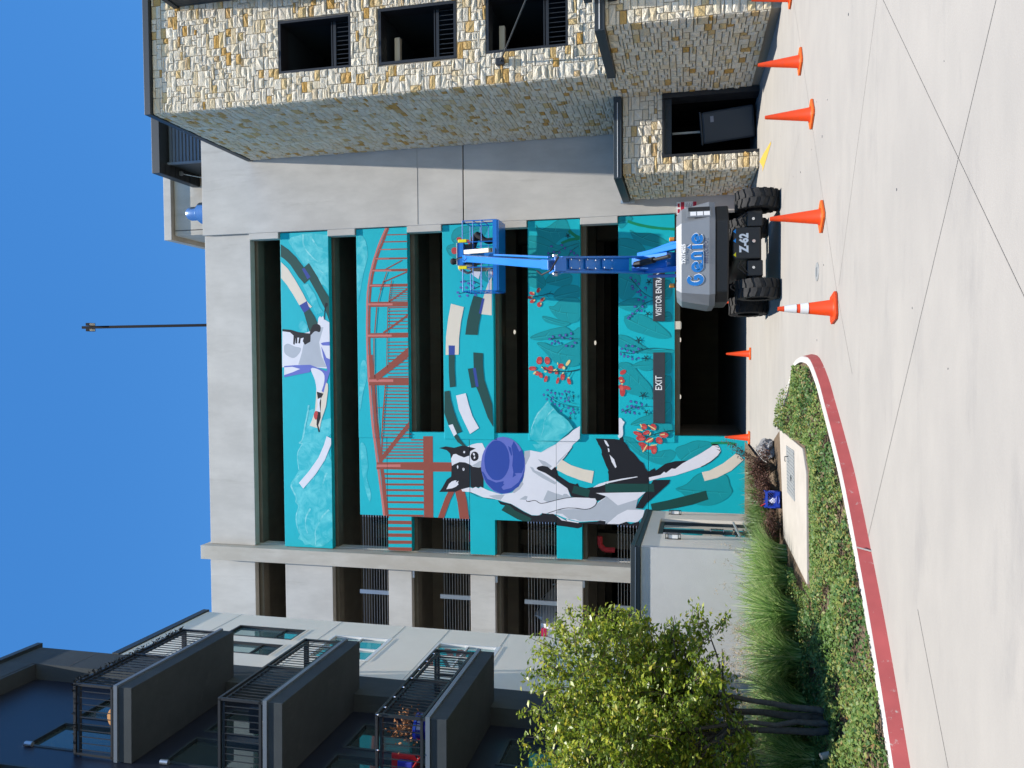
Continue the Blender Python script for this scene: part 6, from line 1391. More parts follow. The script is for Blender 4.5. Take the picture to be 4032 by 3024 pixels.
def masonry(parent, faces, limit=300):
    """faces: list of (part, kind, plane, stones) - kind 'F' faces -Y at y=plane, 'L' faces -X at x=plane.
    The largest in the picture become single stones, the rest one joined part per face."""
    ox, oy, oz = parent.location; rows = []
    for fi, (part, kind, plane, st) in enumerate(faces):
        for (a, z, ww, hh) in st:
            p = (a, plane, z) if kind == 'F' else (plane, a, z)
            d = Vector((p[0], p[1], p[2]-CAM_H)); d2 = d.dot(fw); u = d.dot(rt)/d2; v = d.dot(up)/d2
            seen = abs(u) < .52 and abs(v) < .69
            fore = abs(d.y if kind == 'F' else d.x)/d.length
            rows.append(((ww*hh*fore/d.length**2) if seen else 0, fi, p, ww, hh))
    rows.sort(key=lambda r: -r[0])
    rest = {}
    for i, (s, fi, p, ww, hh) in enumerate(rows):
        part, kind, plane, st = faces[fi]; t = random.randrange(len(TPL)); flip = random.choice((-1, 1)); gap = random.uniform(.010, .017) if kind == 'F' else random.uniform(.016, .024)
        sc = Vector((flip*max(.03, ww-gap), random.uniform(.7, 1.2), max(.03, hh-gap)))
        if i < limit:
            o = bpy.data.objects.new('stone', TPL[t][0]); link(o, part); o.location = (p[0]-ox, p[1]-oy, p[2]-oz)
            o.scale = sc
            if kind == 'L': o.rotation_euler = (0, 0, R(-90))
        else:
            rest.setdefault(fi, []).append((p, sc, t))
    for fi, lst in rest.items():
        part, kind, plane, st = faces[fi]; V = []; F = []; RN = []
        for p, sc, t in lst:
            vv = TPL[t][1]*np.array(sc)
            if kind == 'L': vv = np.stack([vv[:, 1], -vv[:, 0], vv[:, 2]], 1)
            b = len(V); V += (vv+np.array(p)-np.array((ox, oy, oz))).tolist(); F += [tuple(b+i for i in f) for f in TPL[t][2]]; RN += [random.random()]*len(TPL[t][2])
        me = bpy.data.meshes.new('stonework'); me.from_pydata(V, [], F); me.materials.append(MAT['limestone'])
        a = me.attributes.new('rnd', 'FLOAT', 'FACE'); a.data.foreach_set('value', np.array(RN, dtype=np.float32))
        bm = bmesh.new(); bm.from_mesh(me); bmesh.ops.recalc_face_normals(bm, faces=bm.faces); bm.to_mesh(me); bm.free()
        o = bpy.data.objects.new('stonework', me); link(o, part); o['kind'] = 'stuff'
for me, _, _ in TPL:
    bm = bmesh.new(); bm.from_mesh(me); bmesh.ops.recalc_face_normals(bm, faces=bm.faces); bm.to_mesh(me); bm.free()
def pb(parent, name, m, x0, x1, y0, y1, z0, z1, bevel=0):
    ox, oy, oz = parent.location; return box(name, m, parent, x0-ox, x1-ox, y0-oy, y1-oy, z0-oz, z1-oz, bevel)

# ---- tower and its forward base block
T = empty('stone_tower', (7.28, 19.75, 0)); tag(T, 'tall limestone tower with three dark windows and forward base block', 'building')
TX0, TX1, TY0, TY1, TZ = 7.30, 10.6, 19.77, 25.0, 17.15
WIN = [(8.08, 9.54, 10.90, 13.09), (8.06, 9.56, 7.89, 10.09), (8.08, 9.56, 4.88, 7.07)]
wf = MB(); cuts = [4.0]+sorted([v for w_ in WIN for v in w_[2:]])+[TZ]
for a, bz in zip(cuts, cuts[1:]):
    hole = [w_ for w_ in WIN if w_[2] <= a+.001 and w_[3] >= bz-.001]
    if hole:
        wf.box(TX0-7.28, hole[0][0]-7.28, .02, .32, a, bz); wf.box(hole[0][1]-7.28, TX1-7.28, .02, .32, a, bz)
    else: wf.box(TX0-7.28, TX1-7.28, .02, .32, a, bz)
front = wf.build('front_wall', 'mortar', T); side = pb(T, 'side_wall', 'mortar', TX0, TX0+.3, 20.1, TY1, -.05, TZ)
base_front = pb(T, 'base_front_wall', 'mortar', 7.30, 12.5, 16.97, 17.27, .18, 3.66); base_side = pb(T, 'base_side_wall', 'mortar', 7.30, 7.6, 17.28, 20.09, .18, 3.7)
pb(T, 'roof_cap', 'coping_dark', 7.235, 10.75, 19.62, 25.05, 17.16, 17.36, .01)
pb(T, 'base_plinth', 'mortar', 7.32, 12.5, 17.0, 21.6, -.05, .18)
for (a0, a1, b0, b1) in WIN:
    f = MB(); ox, oy = 7.28, 19.75
    for q0, q1, r0, r1 in ((a0, a0+.07, b0, b1), (a1-.07, a1, b0, b1), (a0+.07, a1-.07, b1-.07, b1), (a0+.07, a1-.07, b0, b0+.07)): f.box(q0-ox, q1-ox, -.01, .42, r0, r1)
    fr = f.build('window_frame', 'dark_frame', T)
    rr = MB(); rr.box(a0+.07-ox, a1-.07-ox, .22, .27, b0+.55, b0+.63); rr.box(a0+.07-ox, a1-.07-ox, .22, .27, b0+.66, b0+.69)
    rr.build('rail', 'dark_frame', fr)
    for k in range(11):
        xx = a0+.12+k*(a1-a0-.24)/10; MB().box(xx-.008-ox, xx+.008-ox, .235, .255, b0+.07, b0+.55).build('baluster', 'dark_frame', fr)
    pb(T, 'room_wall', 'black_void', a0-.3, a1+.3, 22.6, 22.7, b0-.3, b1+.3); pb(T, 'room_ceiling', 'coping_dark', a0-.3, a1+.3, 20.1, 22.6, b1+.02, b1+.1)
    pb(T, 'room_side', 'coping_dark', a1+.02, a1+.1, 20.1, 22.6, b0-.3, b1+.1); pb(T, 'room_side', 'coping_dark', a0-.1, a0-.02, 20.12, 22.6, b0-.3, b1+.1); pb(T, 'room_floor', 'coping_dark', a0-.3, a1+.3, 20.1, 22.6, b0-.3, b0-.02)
    if b0 < 10: pb(T, 'inner_beam', 'cream_cover', a0+.03, a0+1.0, 20.45, 20.6, b1-.34, b1-.19)
holesF = [(a-.01, b+.01, c-.01, d+.01) for a, b, c, d in WIN]
masonry(T, [(front, 'F', 19.77, ashlar(7.28, 10.6, 3.88, TZ, holesF, seed=2)), (side, 'L', 7.30, ashlar(19.75, 25.0, .2, TZ, [(16, 19.76, 0, 4)], seed=3)),
            (base_front, 'F', 16.97, ashlar(7.28, 12.4, .2, 3.66, seed=4)), (base_side, 'L', 7.30, ashlar(16.95, 19.75, .2, 3.66, seed=5))])
# metal edge of the base roof, running round the corner
e = MB(); e.box(7.14-7.28, 12.5-7.28, 16.80-19.75, 16.94-19.75, 3.66, 3.88); e.box(7.14-7.28, 7.26-7.28, 16.94-19.75, 19.70-19.75, 3.66, 3.88); e.build('base_roof_edge', 'coping_dark', T, bevel=.008)
pb(T, 'drip_line', 'window_white', 7.17, 12.4, 16.785, 16.798, 3.765, 3.785); pb(T, 'base_roof', 'galvanised', 7.262, 12.5, 16.95, 19.74, 3.70, 3.84)
pb(T, 'light_box', 'dark_frame', 7.78, 8.4, 16.6, 16.9, 3.40, 3.60)
# projecting dark bay and hung canopy at the right edge of view
bay = tag(empty('clad_bay', (10.3, 17.9, 4)), 'dark board clad bay jutting from the tower at the top edge', 'bay'); 
pb(bay, 'side_wall', 'dark_metal', 10.30, 13, 18.9, 19.72, 4.2, 16.2)
pb(bay, 'roof_edge', 'coping_dark', 10.22, 13, 18.8, 19.72, 16.21, 16.36)
for k in range(9): pb(bay, 'board', 'coping_dark', 10.26, 10.299, 18.9+.09*k, 18.98+.09*k, 4.2, 16.2)
can = tag(empty('canopy', (8.4, 16, 4)), 'flat metal canopy hung from the stone tower by a slanted rod', 'canopy')
pb(can, 'deck', 'coping_dark', 7.74, 12.5, 14.4, 16.78, 3.92, 4.10, .01)
rod = MB(); rod.tube((7.81-8.4, 19.66-16, 6.67-4), (8.75-8.4, 14.6-16, .12), .022, n=8); rod.build('tie_rod', 'dark_metal', can, smooth=True)
pb(can, 'anchor_plate', 'dark_frame', 7.72, 7.90, 19.62, 19.70, 6.56, 6.78, .005)
pb(T, 'roof_unit', 'coping_dark', 9.6, 10.4, 21.0, 22.4, 17.37, 17.9)

# ---- low annex with the roll-up opening
AX = empty('stone_annex', (5.15, 21.6, 0)); tag(AX, 'low limestone annex with dark roll up opening and metal roof edge', 'building')
AX0, AY0, AZ = 5.17, 21.62, 3.64
OP = (5.60, 7.30, 0, 2.52)
fw_ = MB(); fw_.box(.02, OP[0]-5.15, .02, .32, 0, 2.52); fw_.box(.02, 7.28-5.15, .02, .32, 2.52, AZ); afront = fw_.build('front_wall', 'mortar', AX)
aside = pb(AX, 'side_wall', 'mortar', AX0, AX0+.3, 21.95, 25.06, 0, AZ)
masonry(AX, [(afront, 'F', AY0, ashlar(5.15, 7.27, .02, AZ, [(OP[0]-.02, 7.4, -.1, 2.54)], seed=6)), (aside, 'L', AX0, ashlar(21.6, 25.0, .02, AZ, seed=8))])
e = MB(); e.box(5.02-5.15, 7.265-5.15, 21.46-21.6, -.02, 3.66, 3.88); e.box(5.02-5.15, 5.13-5.15, -.02, 25.06-21.6, 3.66, 3.88); e.build('roof_edge', 'coping_dark', AX, bevel=.008)
pb(AX, 'drip_line', 'window_white', 5.05, 7.1, 21.445, 21.458, 3.765, 3.78); pb(AX, 'roof', 'galvanised', 5.132, 7.27, 21.585, 25.06, 3.7, 3.86)
pb(AX, 'downpipe', 'galvanised', 5.0, 5.1, 24.8, 24.9, 3.5, 3.95)
fr = MB(); fr.box(OP[0]-.06-5.15, OP[0]+.02-5.15, -.03, .4, 0, 2.56); fr.box(7.14-5.15, 7.272-5.15, -.08, .5, 0, 2.56); fr.box(OP[0]+.02-5.15, 7.14-5.15, -.03, .4, 2.50, 2.56); frame = fr.build('door_frame', 'dark_frame', AX)
for k in range(5): pb(AX, 'roller_slat', 'coping_dark', OP[0]+.02, 7.14, 21.66+.012*(k % 2), 21.75, 2.31+.038*k, 2.342+.038*k)
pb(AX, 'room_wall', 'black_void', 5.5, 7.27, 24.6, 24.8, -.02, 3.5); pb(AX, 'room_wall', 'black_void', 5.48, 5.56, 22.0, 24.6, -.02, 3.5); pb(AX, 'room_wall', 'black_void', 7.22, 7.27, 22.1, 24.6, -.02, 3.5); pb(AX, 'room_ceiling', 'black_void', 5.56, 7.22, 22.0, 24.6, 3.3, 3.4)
pb(AX, 'guide_post', 'galvanised', 6.52, 6.58, 22.9, 22.96, 0, 2.3)
tb = empty('waste_bin', (6.75, 22.75, 0), R(-17)); tag(tb, 'dark grey bulky waste bin leaning inside the dark opening', 'bin')
Mb = Matrix.Rotation(R(-5), 4, 'Y'); b = MB(); b.prism([(-.45, -.42), (.42, -.42), (.42, .4), (-.45, .4)], .06, 1.48, Mb); b.build('body', 'bin_grey', tb, bevel=.06)
b = MB(); b.box(.12, .28, -.428, -.421, 1.15, 1.24, Mb); b.build('label_plate', 'label_grey', tb)
b = MB(); b.box(-.47, .44, -.44, .42, 1.48, 1.53, Mb); b.build('lid', 'bin_grey', tb, bevel=.02)

# ================================================================== apartment building (turned 1.6 degrees)
TH = R(1.6)
def apw(x, y): return (x*math.cos(TH)-y*math.sin(TH), x*math.sin(TH)+y*math.cos(TH))
APx, APy = -6.67, 16.0
AP = empty('apartment_building', (*apw(APx, APy), 0), TH); tag(AP, 'apartment block with beige stucco flank, dark grey bay and stacked balconies', 'building')
def ab(name, m, x0, x1, y0, y1, z0, z1, parent=None, bevel=0): return box(name, m, parent or AP, x0-APx, x1-APx, y0-APy, y1-APy, z0, z1, bevel)
def holed(mb, x0, x1, y0, y1, z0, z1, holes):
    """slab in the y/z plane with rectangular openings (y0,y1,z0,z1)"""
    ys = sorted({y0, y1, *[v for h in holes for v in h[:2]]}); zs = sorted({z0, z1, *[v for h in holes for v in h[2:]]})
    for a, b in zip(ys, ys[1:]):
        run = None
        for c, d in list(zip(zs, zs[1:]))+[(None, None)]:
            solid = c is not None and not any(h[0] <= a+1e-6 and h[1] >= b-1e-6 and h[2] <= c+1e-6 and h[3] >= d-1e-6 for h in holes)
            if solid: run = (run[0], d) if run else (c, d)
            elif run: mb.box(x0, x1, a, b, *run); run = None
    return mb
WB = [(17.87, 18.66, 11.83, 13.80), (16.74, 17.48, 11.83, 13.80), (16.92, 18.48, 9.37, 10.91), (16.92, 18.50, 6.50, 8.07), (16.91, 18.45, 3.58, 5.17)]
hm = MB(); holed(hm, -.16, 0, 0, 3.53, 0, 15.40, [(a-APy, b-APy, c, d) for a, b, c, d in WB]); hm.build('beige_wall', 'stucco_beige', AP)
ab('wall_core', 'stucco_beige', -13, -6.84, 16.0, 19.52, 0, 15.38)
ab('roof_coping', 'coping_dark', -13, -6.628, 15.98, 19.62, 15.41, 15.60, bevel=.006)
for i, (a, b, c, d) in enumerate(WB):
    fm = 'dark_frame' if i < 2 else 'window_white'; t = .05
    f = MB()
    for q in ((a, a+t, c, d), (b-t, b, c, d), (a+t, b-t, d-t, d), (a+t, b-t, c, c+t)): f.box(-.10, .006, q[0]-APy, q[1]-APy, q[2], q[3])
    wn = f.build('window', fm, AP)
    ab('pane', 'glass', -6.74, -6.725, a+t, b-t, c+t, d-t, wn)
    if i < 2: ab('mullion', fm, -6.76, -6.69, a+t, b-t, c+.55, c+.6, wn)
    else:
        ab('mullion', fm, -6.76, -6.685, (a+b)/2-.03, (a+b)/2+.03, c+t, d-t, wn); ab('mullion', fm, -6.755, -6.69, a+t, b-t, (c+d)/2-.02, (c+d)/2+.02, wn)
    ab('window_sill', fm if i > 1 else 'stucco_beige', -6.66, -6.656, a-.03, b+.03, c-.06, c-.005, wn)
ab('dark_pier', 'stucco_dark', -13, -6.66, 15.05, 15.995, 0, 17.70); ab('pier_coping', 'coping_dark', -13, -6.58, 2, 16.08, 17.71, 17.86)
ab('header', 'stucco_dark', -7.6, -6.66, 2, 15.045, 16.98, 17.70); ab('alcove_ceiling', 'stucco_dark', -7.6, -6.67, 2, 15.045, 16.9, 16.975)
DW = []
for S in (14.9, 11.87, 8.83, 5.83, 2.8, 0):
    DW += [(12.25, 13.28, S+.42 if S < 14 else S+.1, S+2.55), (13.5, 14.55, S+.42 if S < 14 else S+.1, S+2.55), (9.2, 11.6, S+.5, S+2.4)]
DW = [w_ for w_ in DW if w_[3] < 16.8]
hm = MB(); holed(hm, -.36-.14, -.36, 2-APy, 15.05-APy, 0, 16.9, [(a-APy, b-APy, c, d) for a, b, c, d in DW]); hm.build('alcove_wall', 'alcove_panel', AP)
for (a, b, c, d) in DW:
    f = MB()
    for q in ((a, a+.06, c, d), (b-.06, b, c, d), (a+.06, b-.06, d-.06, d), (a+.06, b-.06, c, c+.06)): f.box(-.48, -.345, q[0]-APy, q[1]-APy, q[2], q[3])
    wn = f.build('balcony_door', 'coping_dark', AP); ab('pane', 'glass_dark', -7.10, -7.085, a+.06, b-.06, c+.06, d-.06, wn)
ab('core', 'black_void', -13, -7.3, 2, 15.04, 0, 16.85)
# balconies
def balcony(S):
    poly = [(-7.02, 12.08), (-5.635, 12.08), (-5.635, 15.34), (-6.655, 15.34), (-6.655, 15.04), (-7.02, 15.04)]
    poly = [(x-APx, y-APy) for x, y in poly]
    b = MB().prism(poly, S, S+.28).build('balcony', 'stucco_dark', AP, bevel=.006)
    fl = MB(); fl.box(-5.66-APx, -5.60-APx, 12.05-APy, 15.37-APy, S+.285, S+.36); fl.box(-7.02-APx, -5.66-APx, 12.05-APy, 12.11-APy, S+.285, S+.36); fl.build('edge_flashing', 'siding', b)
    X, Y0, Y1, XI = -5.68-APx, 12.13-APy, 15.29-APy, -7.02-APx
    def loop(z, th, name, dx=0, m='dark_metal'):
        r = MB(); x = X-dx; y0 = Y0+dx; r.bar((XI, y0, z), (x, y0, z), th, th); r.bar((x, y0-th/2, z), (x, Y1-dx+th/2, z), th, th); r.bar((x, Y1-dx, z), (-6.655-APx, Y1-dx, z), th, th); r.build(name, m, b)
    loop(S+1.255, .05, 'top_rail'); loop(S+1.18, .045, 'top_rail', .03); loop(S+.45, .045, 'bottom_rail')
    def picket(x, y): p = MB(); p.bar((x, y, S+.45), (x, y, S+1.16), .013, .013, (0, 1, 0)); p.build('picket', 'dark_metal', b)
    n = 26
    for i in range(1, n): picket(X, Y0+(Y1-Y0)*i/n)
    n = 11
    for i in range(1, n): picket(XI+(X-XI)*i/n, Y0)
    for i in range(1, 8): picket(-6.655-APx+(X+6.655+APx)*i/8, Y1)
    for (x, y) in ((X, Y0), (X, Y1), (X, (Y0+Y1)/2), (XI+.04, Y0), (X-.5, Y1)):
        p = MB(); p.bar((x, y, S+.28), (x, y, S+1.25), .045, .045, (0, 1, 0)); p.build('post', 'dark_metal', b)
    return b
BAL = [balcony(S) for S in (11.87, 8.83, 5.83, 2.78)]
mat('joint_beige', (.44, .42, .38), .9)
for z in (14.3, 11.2, 9.36, 8.10, 6.48, 5.2): ab('control_joint', 'joint_beige', -6.672, -6.6665, 16.0, 19.53, z-.008, z+.008)
for z in (16.0, 13.3, 10.3): ab('control_joint', 'joint_dark', -6.662, -6.657, 15.06, 15.99, z-.008, z+.008)
def aworld(x, y, z): X, Y = apw(x, y); return (X, Y, z)
# things on the balconies
def rooted(name, label, cat, x, y, z, group=None): return tag(empty(name, aworld(x, y, z), TH), label, cat, group)
o = rooted('wall_lamp', 'lit cylinder wall lamp in the dark alcove above the balconies', 'lamp', -6.98, 12.25, 14.3)
l = MB(); l.tube((0, 0, -.09), (0, 0, .07), .045, n=14); l.build('housing', 'galvanised', o, smooth=True); l = MB(); l.tube((0, 0, .07), (0, 0, .076), .038, n=14); l.build('bulb', 'warm_bulb', o); l = MB(); l.bar((-.05, 0, 0), (0, 0, 0), .03, .03); l.build('arm', 'dark_metal', o)
o = rooted('wall_lamp', 'unlit cylinder wall lamp beside the top balcony', 'lamp', -6.98, 12.2, 11.28)
l = MB(); l.tube((0, 0, -.09), (0, 0, .07), .045, n=14); l.build('housing', 'galvanised', o, smooth=True); l = MB(); l.bar((-.05, 0, 0), (0, 0, 0), .03, .03); l.build('arm', 'dark_metal', o)
o = rooted('stool', 'wooden stool with splayed legs tipped over on the top balcony', 'stool', -6.35, 12.35, 12.25)
l = MB(); l.lathe([(0, -.03), (.16, -.03), (.18, 0), (.16, .03), (0, .03)], 18, M=Matrix.Translation((0, 0, .22)) @ Matrix.Rotation(R(75), 4, 'X')); l.build('seat', 'wood', o, smooth=True)
for a in (20, 140, 260): l = MB(); l.tube((0, .05, .22), (.2*math.cos(R(a)), .4, .22+.2*math.sin(R(a))), .014); l.build('leg', 'wood', o)
o = rooted('folding_chair', 'black chair behind the railing of the middle balcony', 'chair', -6.5, 12.9, 9.11)
for nm, bx in (('seat', (-.25, .25, -.25, .25, .40, .46)), ('backrest', (-.25, .25, .20, .26, .46, 1.0))): box(nm, 'dark_frame', o, *bx, bevel=.02)
for sx in (-.22, .22):
    for sy in (-.22, .22): l = MB(); l.tube((sx, sy, 0), (sx, sy, .42), .014); l.build('leg', 'dark_frame', o)
o = rooted('flower_pot', 'glossy blue pot with dried brown plant on the third balcony down', 'plant pot', -5.95, 12.42, 6.11)
l = MB(); l.lathe([(0, 0), (.15, 0), (.19, .1), (.21, .26), (.215, .30), (.235, .31), (.235, .36), (.20, .36), (.19, .32), (0, .32)], 24); l.build('pot', 'pot_blue', o, smooth=True)
n = 260; c_ = rng.normal(0, 1, (n, 3))*np.array((.13, .16, .12))+np.array((0, .05, .58)); V = []
for p in c_:
    a = rng.normal(0, 1, 3); a /= np.linalg.norm(a); b_ = np.cross(a, rng.normal(0, 1, 3)); b_ /= np.linalg.norm(b_); s = rng.uniform(.02, .045)
    V += [p-a*s, p+b_*s*.5, p+a*s, p-b_*s*.5]
o2 = bpy.data.objects.new('dry_leaves', fast_mesh('dry_leaves', np.array(V), 0, 4, 'dry_leaf')); link(o2, o)
l = MB()
for k in range(9): a = k*.7; l.tube((0, 0, .32), (.14*math.cos(a), .16*math.sin(a)+.04, .62+.05*math.sin(3*a)), .006, n=4)
l.build('stems', 'twig', o)
o = rooted('beach_chair', 'red folding chair with blue trim behind the third balcony railing', 'chair', -6.88, 12.5, 6.11)
for nm, m_, bx in (('seat', 'red_fabric', (-.28, .28, -.28, .25, .36, .42)), ('backrest', 'red_fabric', (-.28, .28, .2, .26, .42, .95)), ('cushion', 'blue_fabric', (-.2, .2, .1, .2, .5, .8))): box(nm, m_, o, *bx, bevel=.03)
for sx in (-.26, .26): l = MB(); l.tube((sx, -.26, 0), (sx, .22, .5), .013); l.tube((sx, .26, 0), (sx, -.22, .4), .013); l.build('leg', 'dark_frame', o)
o = rooted('string_lights', 'string of round clear bulbs wound along the third balcony rail', 'string lights', -5.66, 12.1, 7.08)
pts = [Vector((-1.2, .0, .0))]+[Vector((-1.2+.3*k, -.02, -.02*(k % 2))) for k in range(1, 5)]+[Vector((.03, .22*k, -.04*(k % 2))) for k in range(0, 15)]
MB().path([tuple(p) for p in pts], .005, 4).build('wire', 'dark_frame', o)
for p in pts[::2]: b_ = MB(); b_.lathe([(0, -.055), (.012, -.05), (.018, -.038), (.012, -.024), (.008, -.012), (.008, 0)], 8, tuple(p)); b_.build('bulb', 'chrome', o, smooth=True)
o = rooted('garland', 'dark leafy garland wound on the top balcony rail', 'garland', -5.66, 12.1, 13.13)
n = 520; t = rng.uniform(0, 1, n); px_ = np.where(t < .3, -1.3+t/.3*1.33, .03); py_ = np.where(t < .3, .03, (t-.3)/.7*3.2); V = []
for i in range(n):
    p = np.array((px_[i], py_[i], 0))+rng.normal(0, .022, 3); a = rng.normal(0, 1, 3); a /= np.linalg.norm(a); b_ = np.cross(a, (0, .3, 1)); s = rng.uniform(.015, .04)
    V += [p-a*s, p+b_*s*.4, p+a*s, p-b_*s*.4]
link(bpy.data.objects.new('leaves', fast_mesh('garland_leaves', np.array(V), 0, 4, 'dark_metal')), o)

# ================================================================== stucco room with glazed door
RM = empty('stucco_room', (-3.82, 15.6, 0), R(4.5)); tag(RM, 'low grey stucco block with dark coping and glazed double door', 'building')
D0, D1, DZ = 1.92, 4.69, 2.57
box('front_wall', 'stucco_grey', RM, -4.6, 0, 0, .2, 0, 2.84)
hm = MB(); holed(hm, -.2, -.001, .2, 6.34, 0, 2.84, [(D0, D1, -.0, DZ)]); hm.build('side_wall', 'stucco_beige', RM)
box('back_wall', 'stucco_grey', RM, -4.6, -.2, 6.14, 6.34, 0, 2.84); box('roof', 'coping_dark', RM, -4.6, -.2, .2, 6.14, 2.5, 2.6)
cp = MB(); cp.box(-4.66, .025, -.05, 6.4, 2.845, 2.94); cp.box(-4.68, .035, -.065, 6.42, 2.945, 3.04); cp.build('coping', 'coping_dark', RM, bevel=.006)
box('drip_line', 'siding', RM, -4.6, .0, -.073, -.066, 2.935, 2.95)
f = MB()
for q in ((D0, D0+.09, 0, DZ), (D1-.09, D1, 0, DZ), (D0+.09, D1-.09, DZ-.1, DZ), (D0+.09, D1-.09, 0, .12), ((D0+D1)/2-.05, (D0+D1)/2+.05, .12, DZ-.1)): f.box(-.17, -.08, *q)
dr = f.build('glazed_door', 'coping_dark', RM)
for a, b_ in ((D0+.09, (D0+D1)/2-.05), ((D0+D1)/2+.05, D1-.09)): box('pane', 'glass_dark', dr, -.135, -.12, a, b_, .12, DZ-.1)
h = MB(); h.path([(-.08, 3.18, 1.05), (-.02, 3.18, 1.05), (-.02, 3.18, 1.35), (-.08, 3.18, 1.35)], .014); h.build('handle', 'chrome', dr, smooth=True)
h = MB(); h.tube((-.03, D0+.2, .74), (-.03, D1-.1, .74), .03); h.tube((-.03, D0+.2, .5), (-.03, D1-.1, .5), .02); h.build('push_bar', 'galvanised', dr, smooth=True)
for t, lab in ((5.63, 'framed wall sconce on the right of the glazed door by the mural'), (1.22, 'framed wall sconce on the left of the glazed door')):
    s = empty('wall_sconce', (-3.82-t*math.sin(R(4.5)), 15.6+t*math.cos(R(4.5)), 2.2), R(4.5)); tag(s, lab, 'sconce', 'sconces beside the glazed door')
    f = MB()
    for yy in (-.07, .07):
        for xx in (.012, .11): f.bar((xx, yy, -.15), (xx, yy, .17), .012, .012, (0, 1, 0))
    for z in (-.15, -.10, .12, .17):
        for yy in (-.07, .07): f.bar((.006, yy, z), (.116, yy, z), .012, .012)
        for xx in (.012, .11): f.bar((xx, -.07, z), (xx, .07, z), .012, .012)
    f.build('cage', 'dark_frame', s); box('shade', 'window_white', s, .02, .10, -.055, .055, -.09, .11)

# ================================================================== boom lift
LA = R(5); LX, LY = 2.31, 18.25
LIFT = empty('boom_lift', (LX, LY, 0), LA); tag(LIFT, 'blue and grey articulated boom lift with raised basket before the mural', 'boom lift')
LM = Matrix.Translation((LX, LY, 0)) @ Matrix.Rotation(LA, 4, 'Z'); LI = LM.inverted()
def lp(x, y, z): return tuple(LI @ Vector((x, y, z)))
def wheel(x, y, steer):
    M = Matrix.Translation((x, y, .455)) @ Matrix.Rotation(steer, 4, 'Z') @ Matrix.Rotation(R(90), 4, 'Y')
    t = MB(); t.lathe([(.25, -.19), (.36, -.205), (.42, -.19), (.435, -.15), (.437, 0), (.435, .15), (.42, .19), (.36, .205), (.25, .19)], 36, M=M)
    ty = t.build('wheel', 'rubber', LIFT, smooth=True)
    for k in range(17):
        for s in (-1, 1):
            lg = MB(); a0 = 2*math.pi*(k+(.5 if s > 0 else 0))/17
            prev = None; w_ = .075
            segs = [(.005*s, .11), (.07*s, .10), (.13*s, .04), (.19*s, 0), (.203*s, 0)]
            ring = []
            for j, (xx, da) in enumerate(segs):
                r1 = .462 if j < 4 else .41
                for dd in (-w_, w_): 
                    a = a0+da+dd; ring.append([(r*math.cos(a), r*math.sin(a), xx) for r in (.42, r1)])
            for j in range(4):
                a_, b_, c_, d_ = ring[2*j], ring[2*j+1], ring[2*j+2], ring[2*j+3]
                lg.quad(a_[1], b_[1], d_[1], c_[1]); lg.quad(a_[0], a_[1], c_[1], c_[0]); lg.quad(b_[0], d_[0], d_[1], b_[1])
            lg.quad(ring[0][0], ring[1][0], ring[1][1], ring[0][1]); lg.v = [tuple(M @ Vector(v)) for v in lg.v]; lg.build('tread_lug', 'rubber', ty)
    rm = MB(); s = 1 if x > 0 else -1
    rm.lathe([(.25, .12*s), (.22, .10*s), (.2, .02*s), (.08, .02*s), (.08, .07*s), (0, .07*s)], 24, M=M); rm.build('rim', 'lift_black', ty, smooth=True)
for x, y, st in ((-.955, -1.15, R(-3)), (.955, -1.15, R(-3)), (-.955, 1.2, 0), (.955, 1.2, 0)): wheel(x, y, st)
def lb(name, m, x0, x1, y0, y1, z0, z1, bevel=.01, parent=None): return box(name, m, parent or LIFT, x0, x1, y0, y1, z0, z1, bevel)
ch = MB(); ch.prism([(-.34, .40), (.34, .40), (.34, .93), (.30, .98), (-.30, .98), (-.34, .93)], -1.42, 1.42, Matrix(((1, 0, 0, 0), (0, 0, 1, 0), (0, 1, 0, 0), (0, 0, 0, 1)))); chassis = ch.build('chassis', 'lift_black', LIFT, bevel=.03)
for y in (-1.15, 1.2):
    lb('axle', 'lift_black', -.78, .78, y-.12, y+.12, .38, .60, .03); lb('axle_plate', 'lift_black', -.70, -.36, y-.22, y+.15, .36, .68, .02); lb('axle_plate', 'lift_black', .36, .70, y-.22, y+.15, .36, .68, .02)
    for s in (-1, 1):
        h = MB(); h.path([(s*.38, y-.2, .82), (s*.52, y-.24, .88), (s*.64, y-.2, .72), (s*.72, y-.12, .5)], .016); h.path([(s*.36, y-.2, .7), (s*.48, y-.28, .80), (s*.68, y-.2, .62)], .012); h.build('hydraulic_hose', 'lift_black', LIFT, smooth=True)
        k = MB(); k.tube((s*.52, y-.24, .55), (s*.52, y-.20, .55), .03, n=8); k.build('tow_ring', 'chrome', LIFT, smooth=True)
        h = MB(); h.tube((s*.70, y, .5), (s*.82, y, .5), .16, .12, 14); h.build('hub', 'lift_black', LIFT, smooth=True)
k = MB(); k.tube((.02, -1.48, .55), (.02, -1.42, .55), .035, n=8); k.build('tow_ring', 'chrome', LIFT, smooth=True)
text_mesh('model_lettering', 'Z-62', .24, 'sign_white', chassis, facing_camera(.0, -1.435, .74), bold=.012, width=.42)
for x, m_ in ((-.25, 'bright_yellow'), (.05, 'bright_blue'), (.25, 'bright_blue')):
    a = MB(); a.quad((x-.05, -1.436, .91), (x+.05, -1.436, .91), (x, -1.436, .965)); a.build('arrow_decal', m_, chassis)
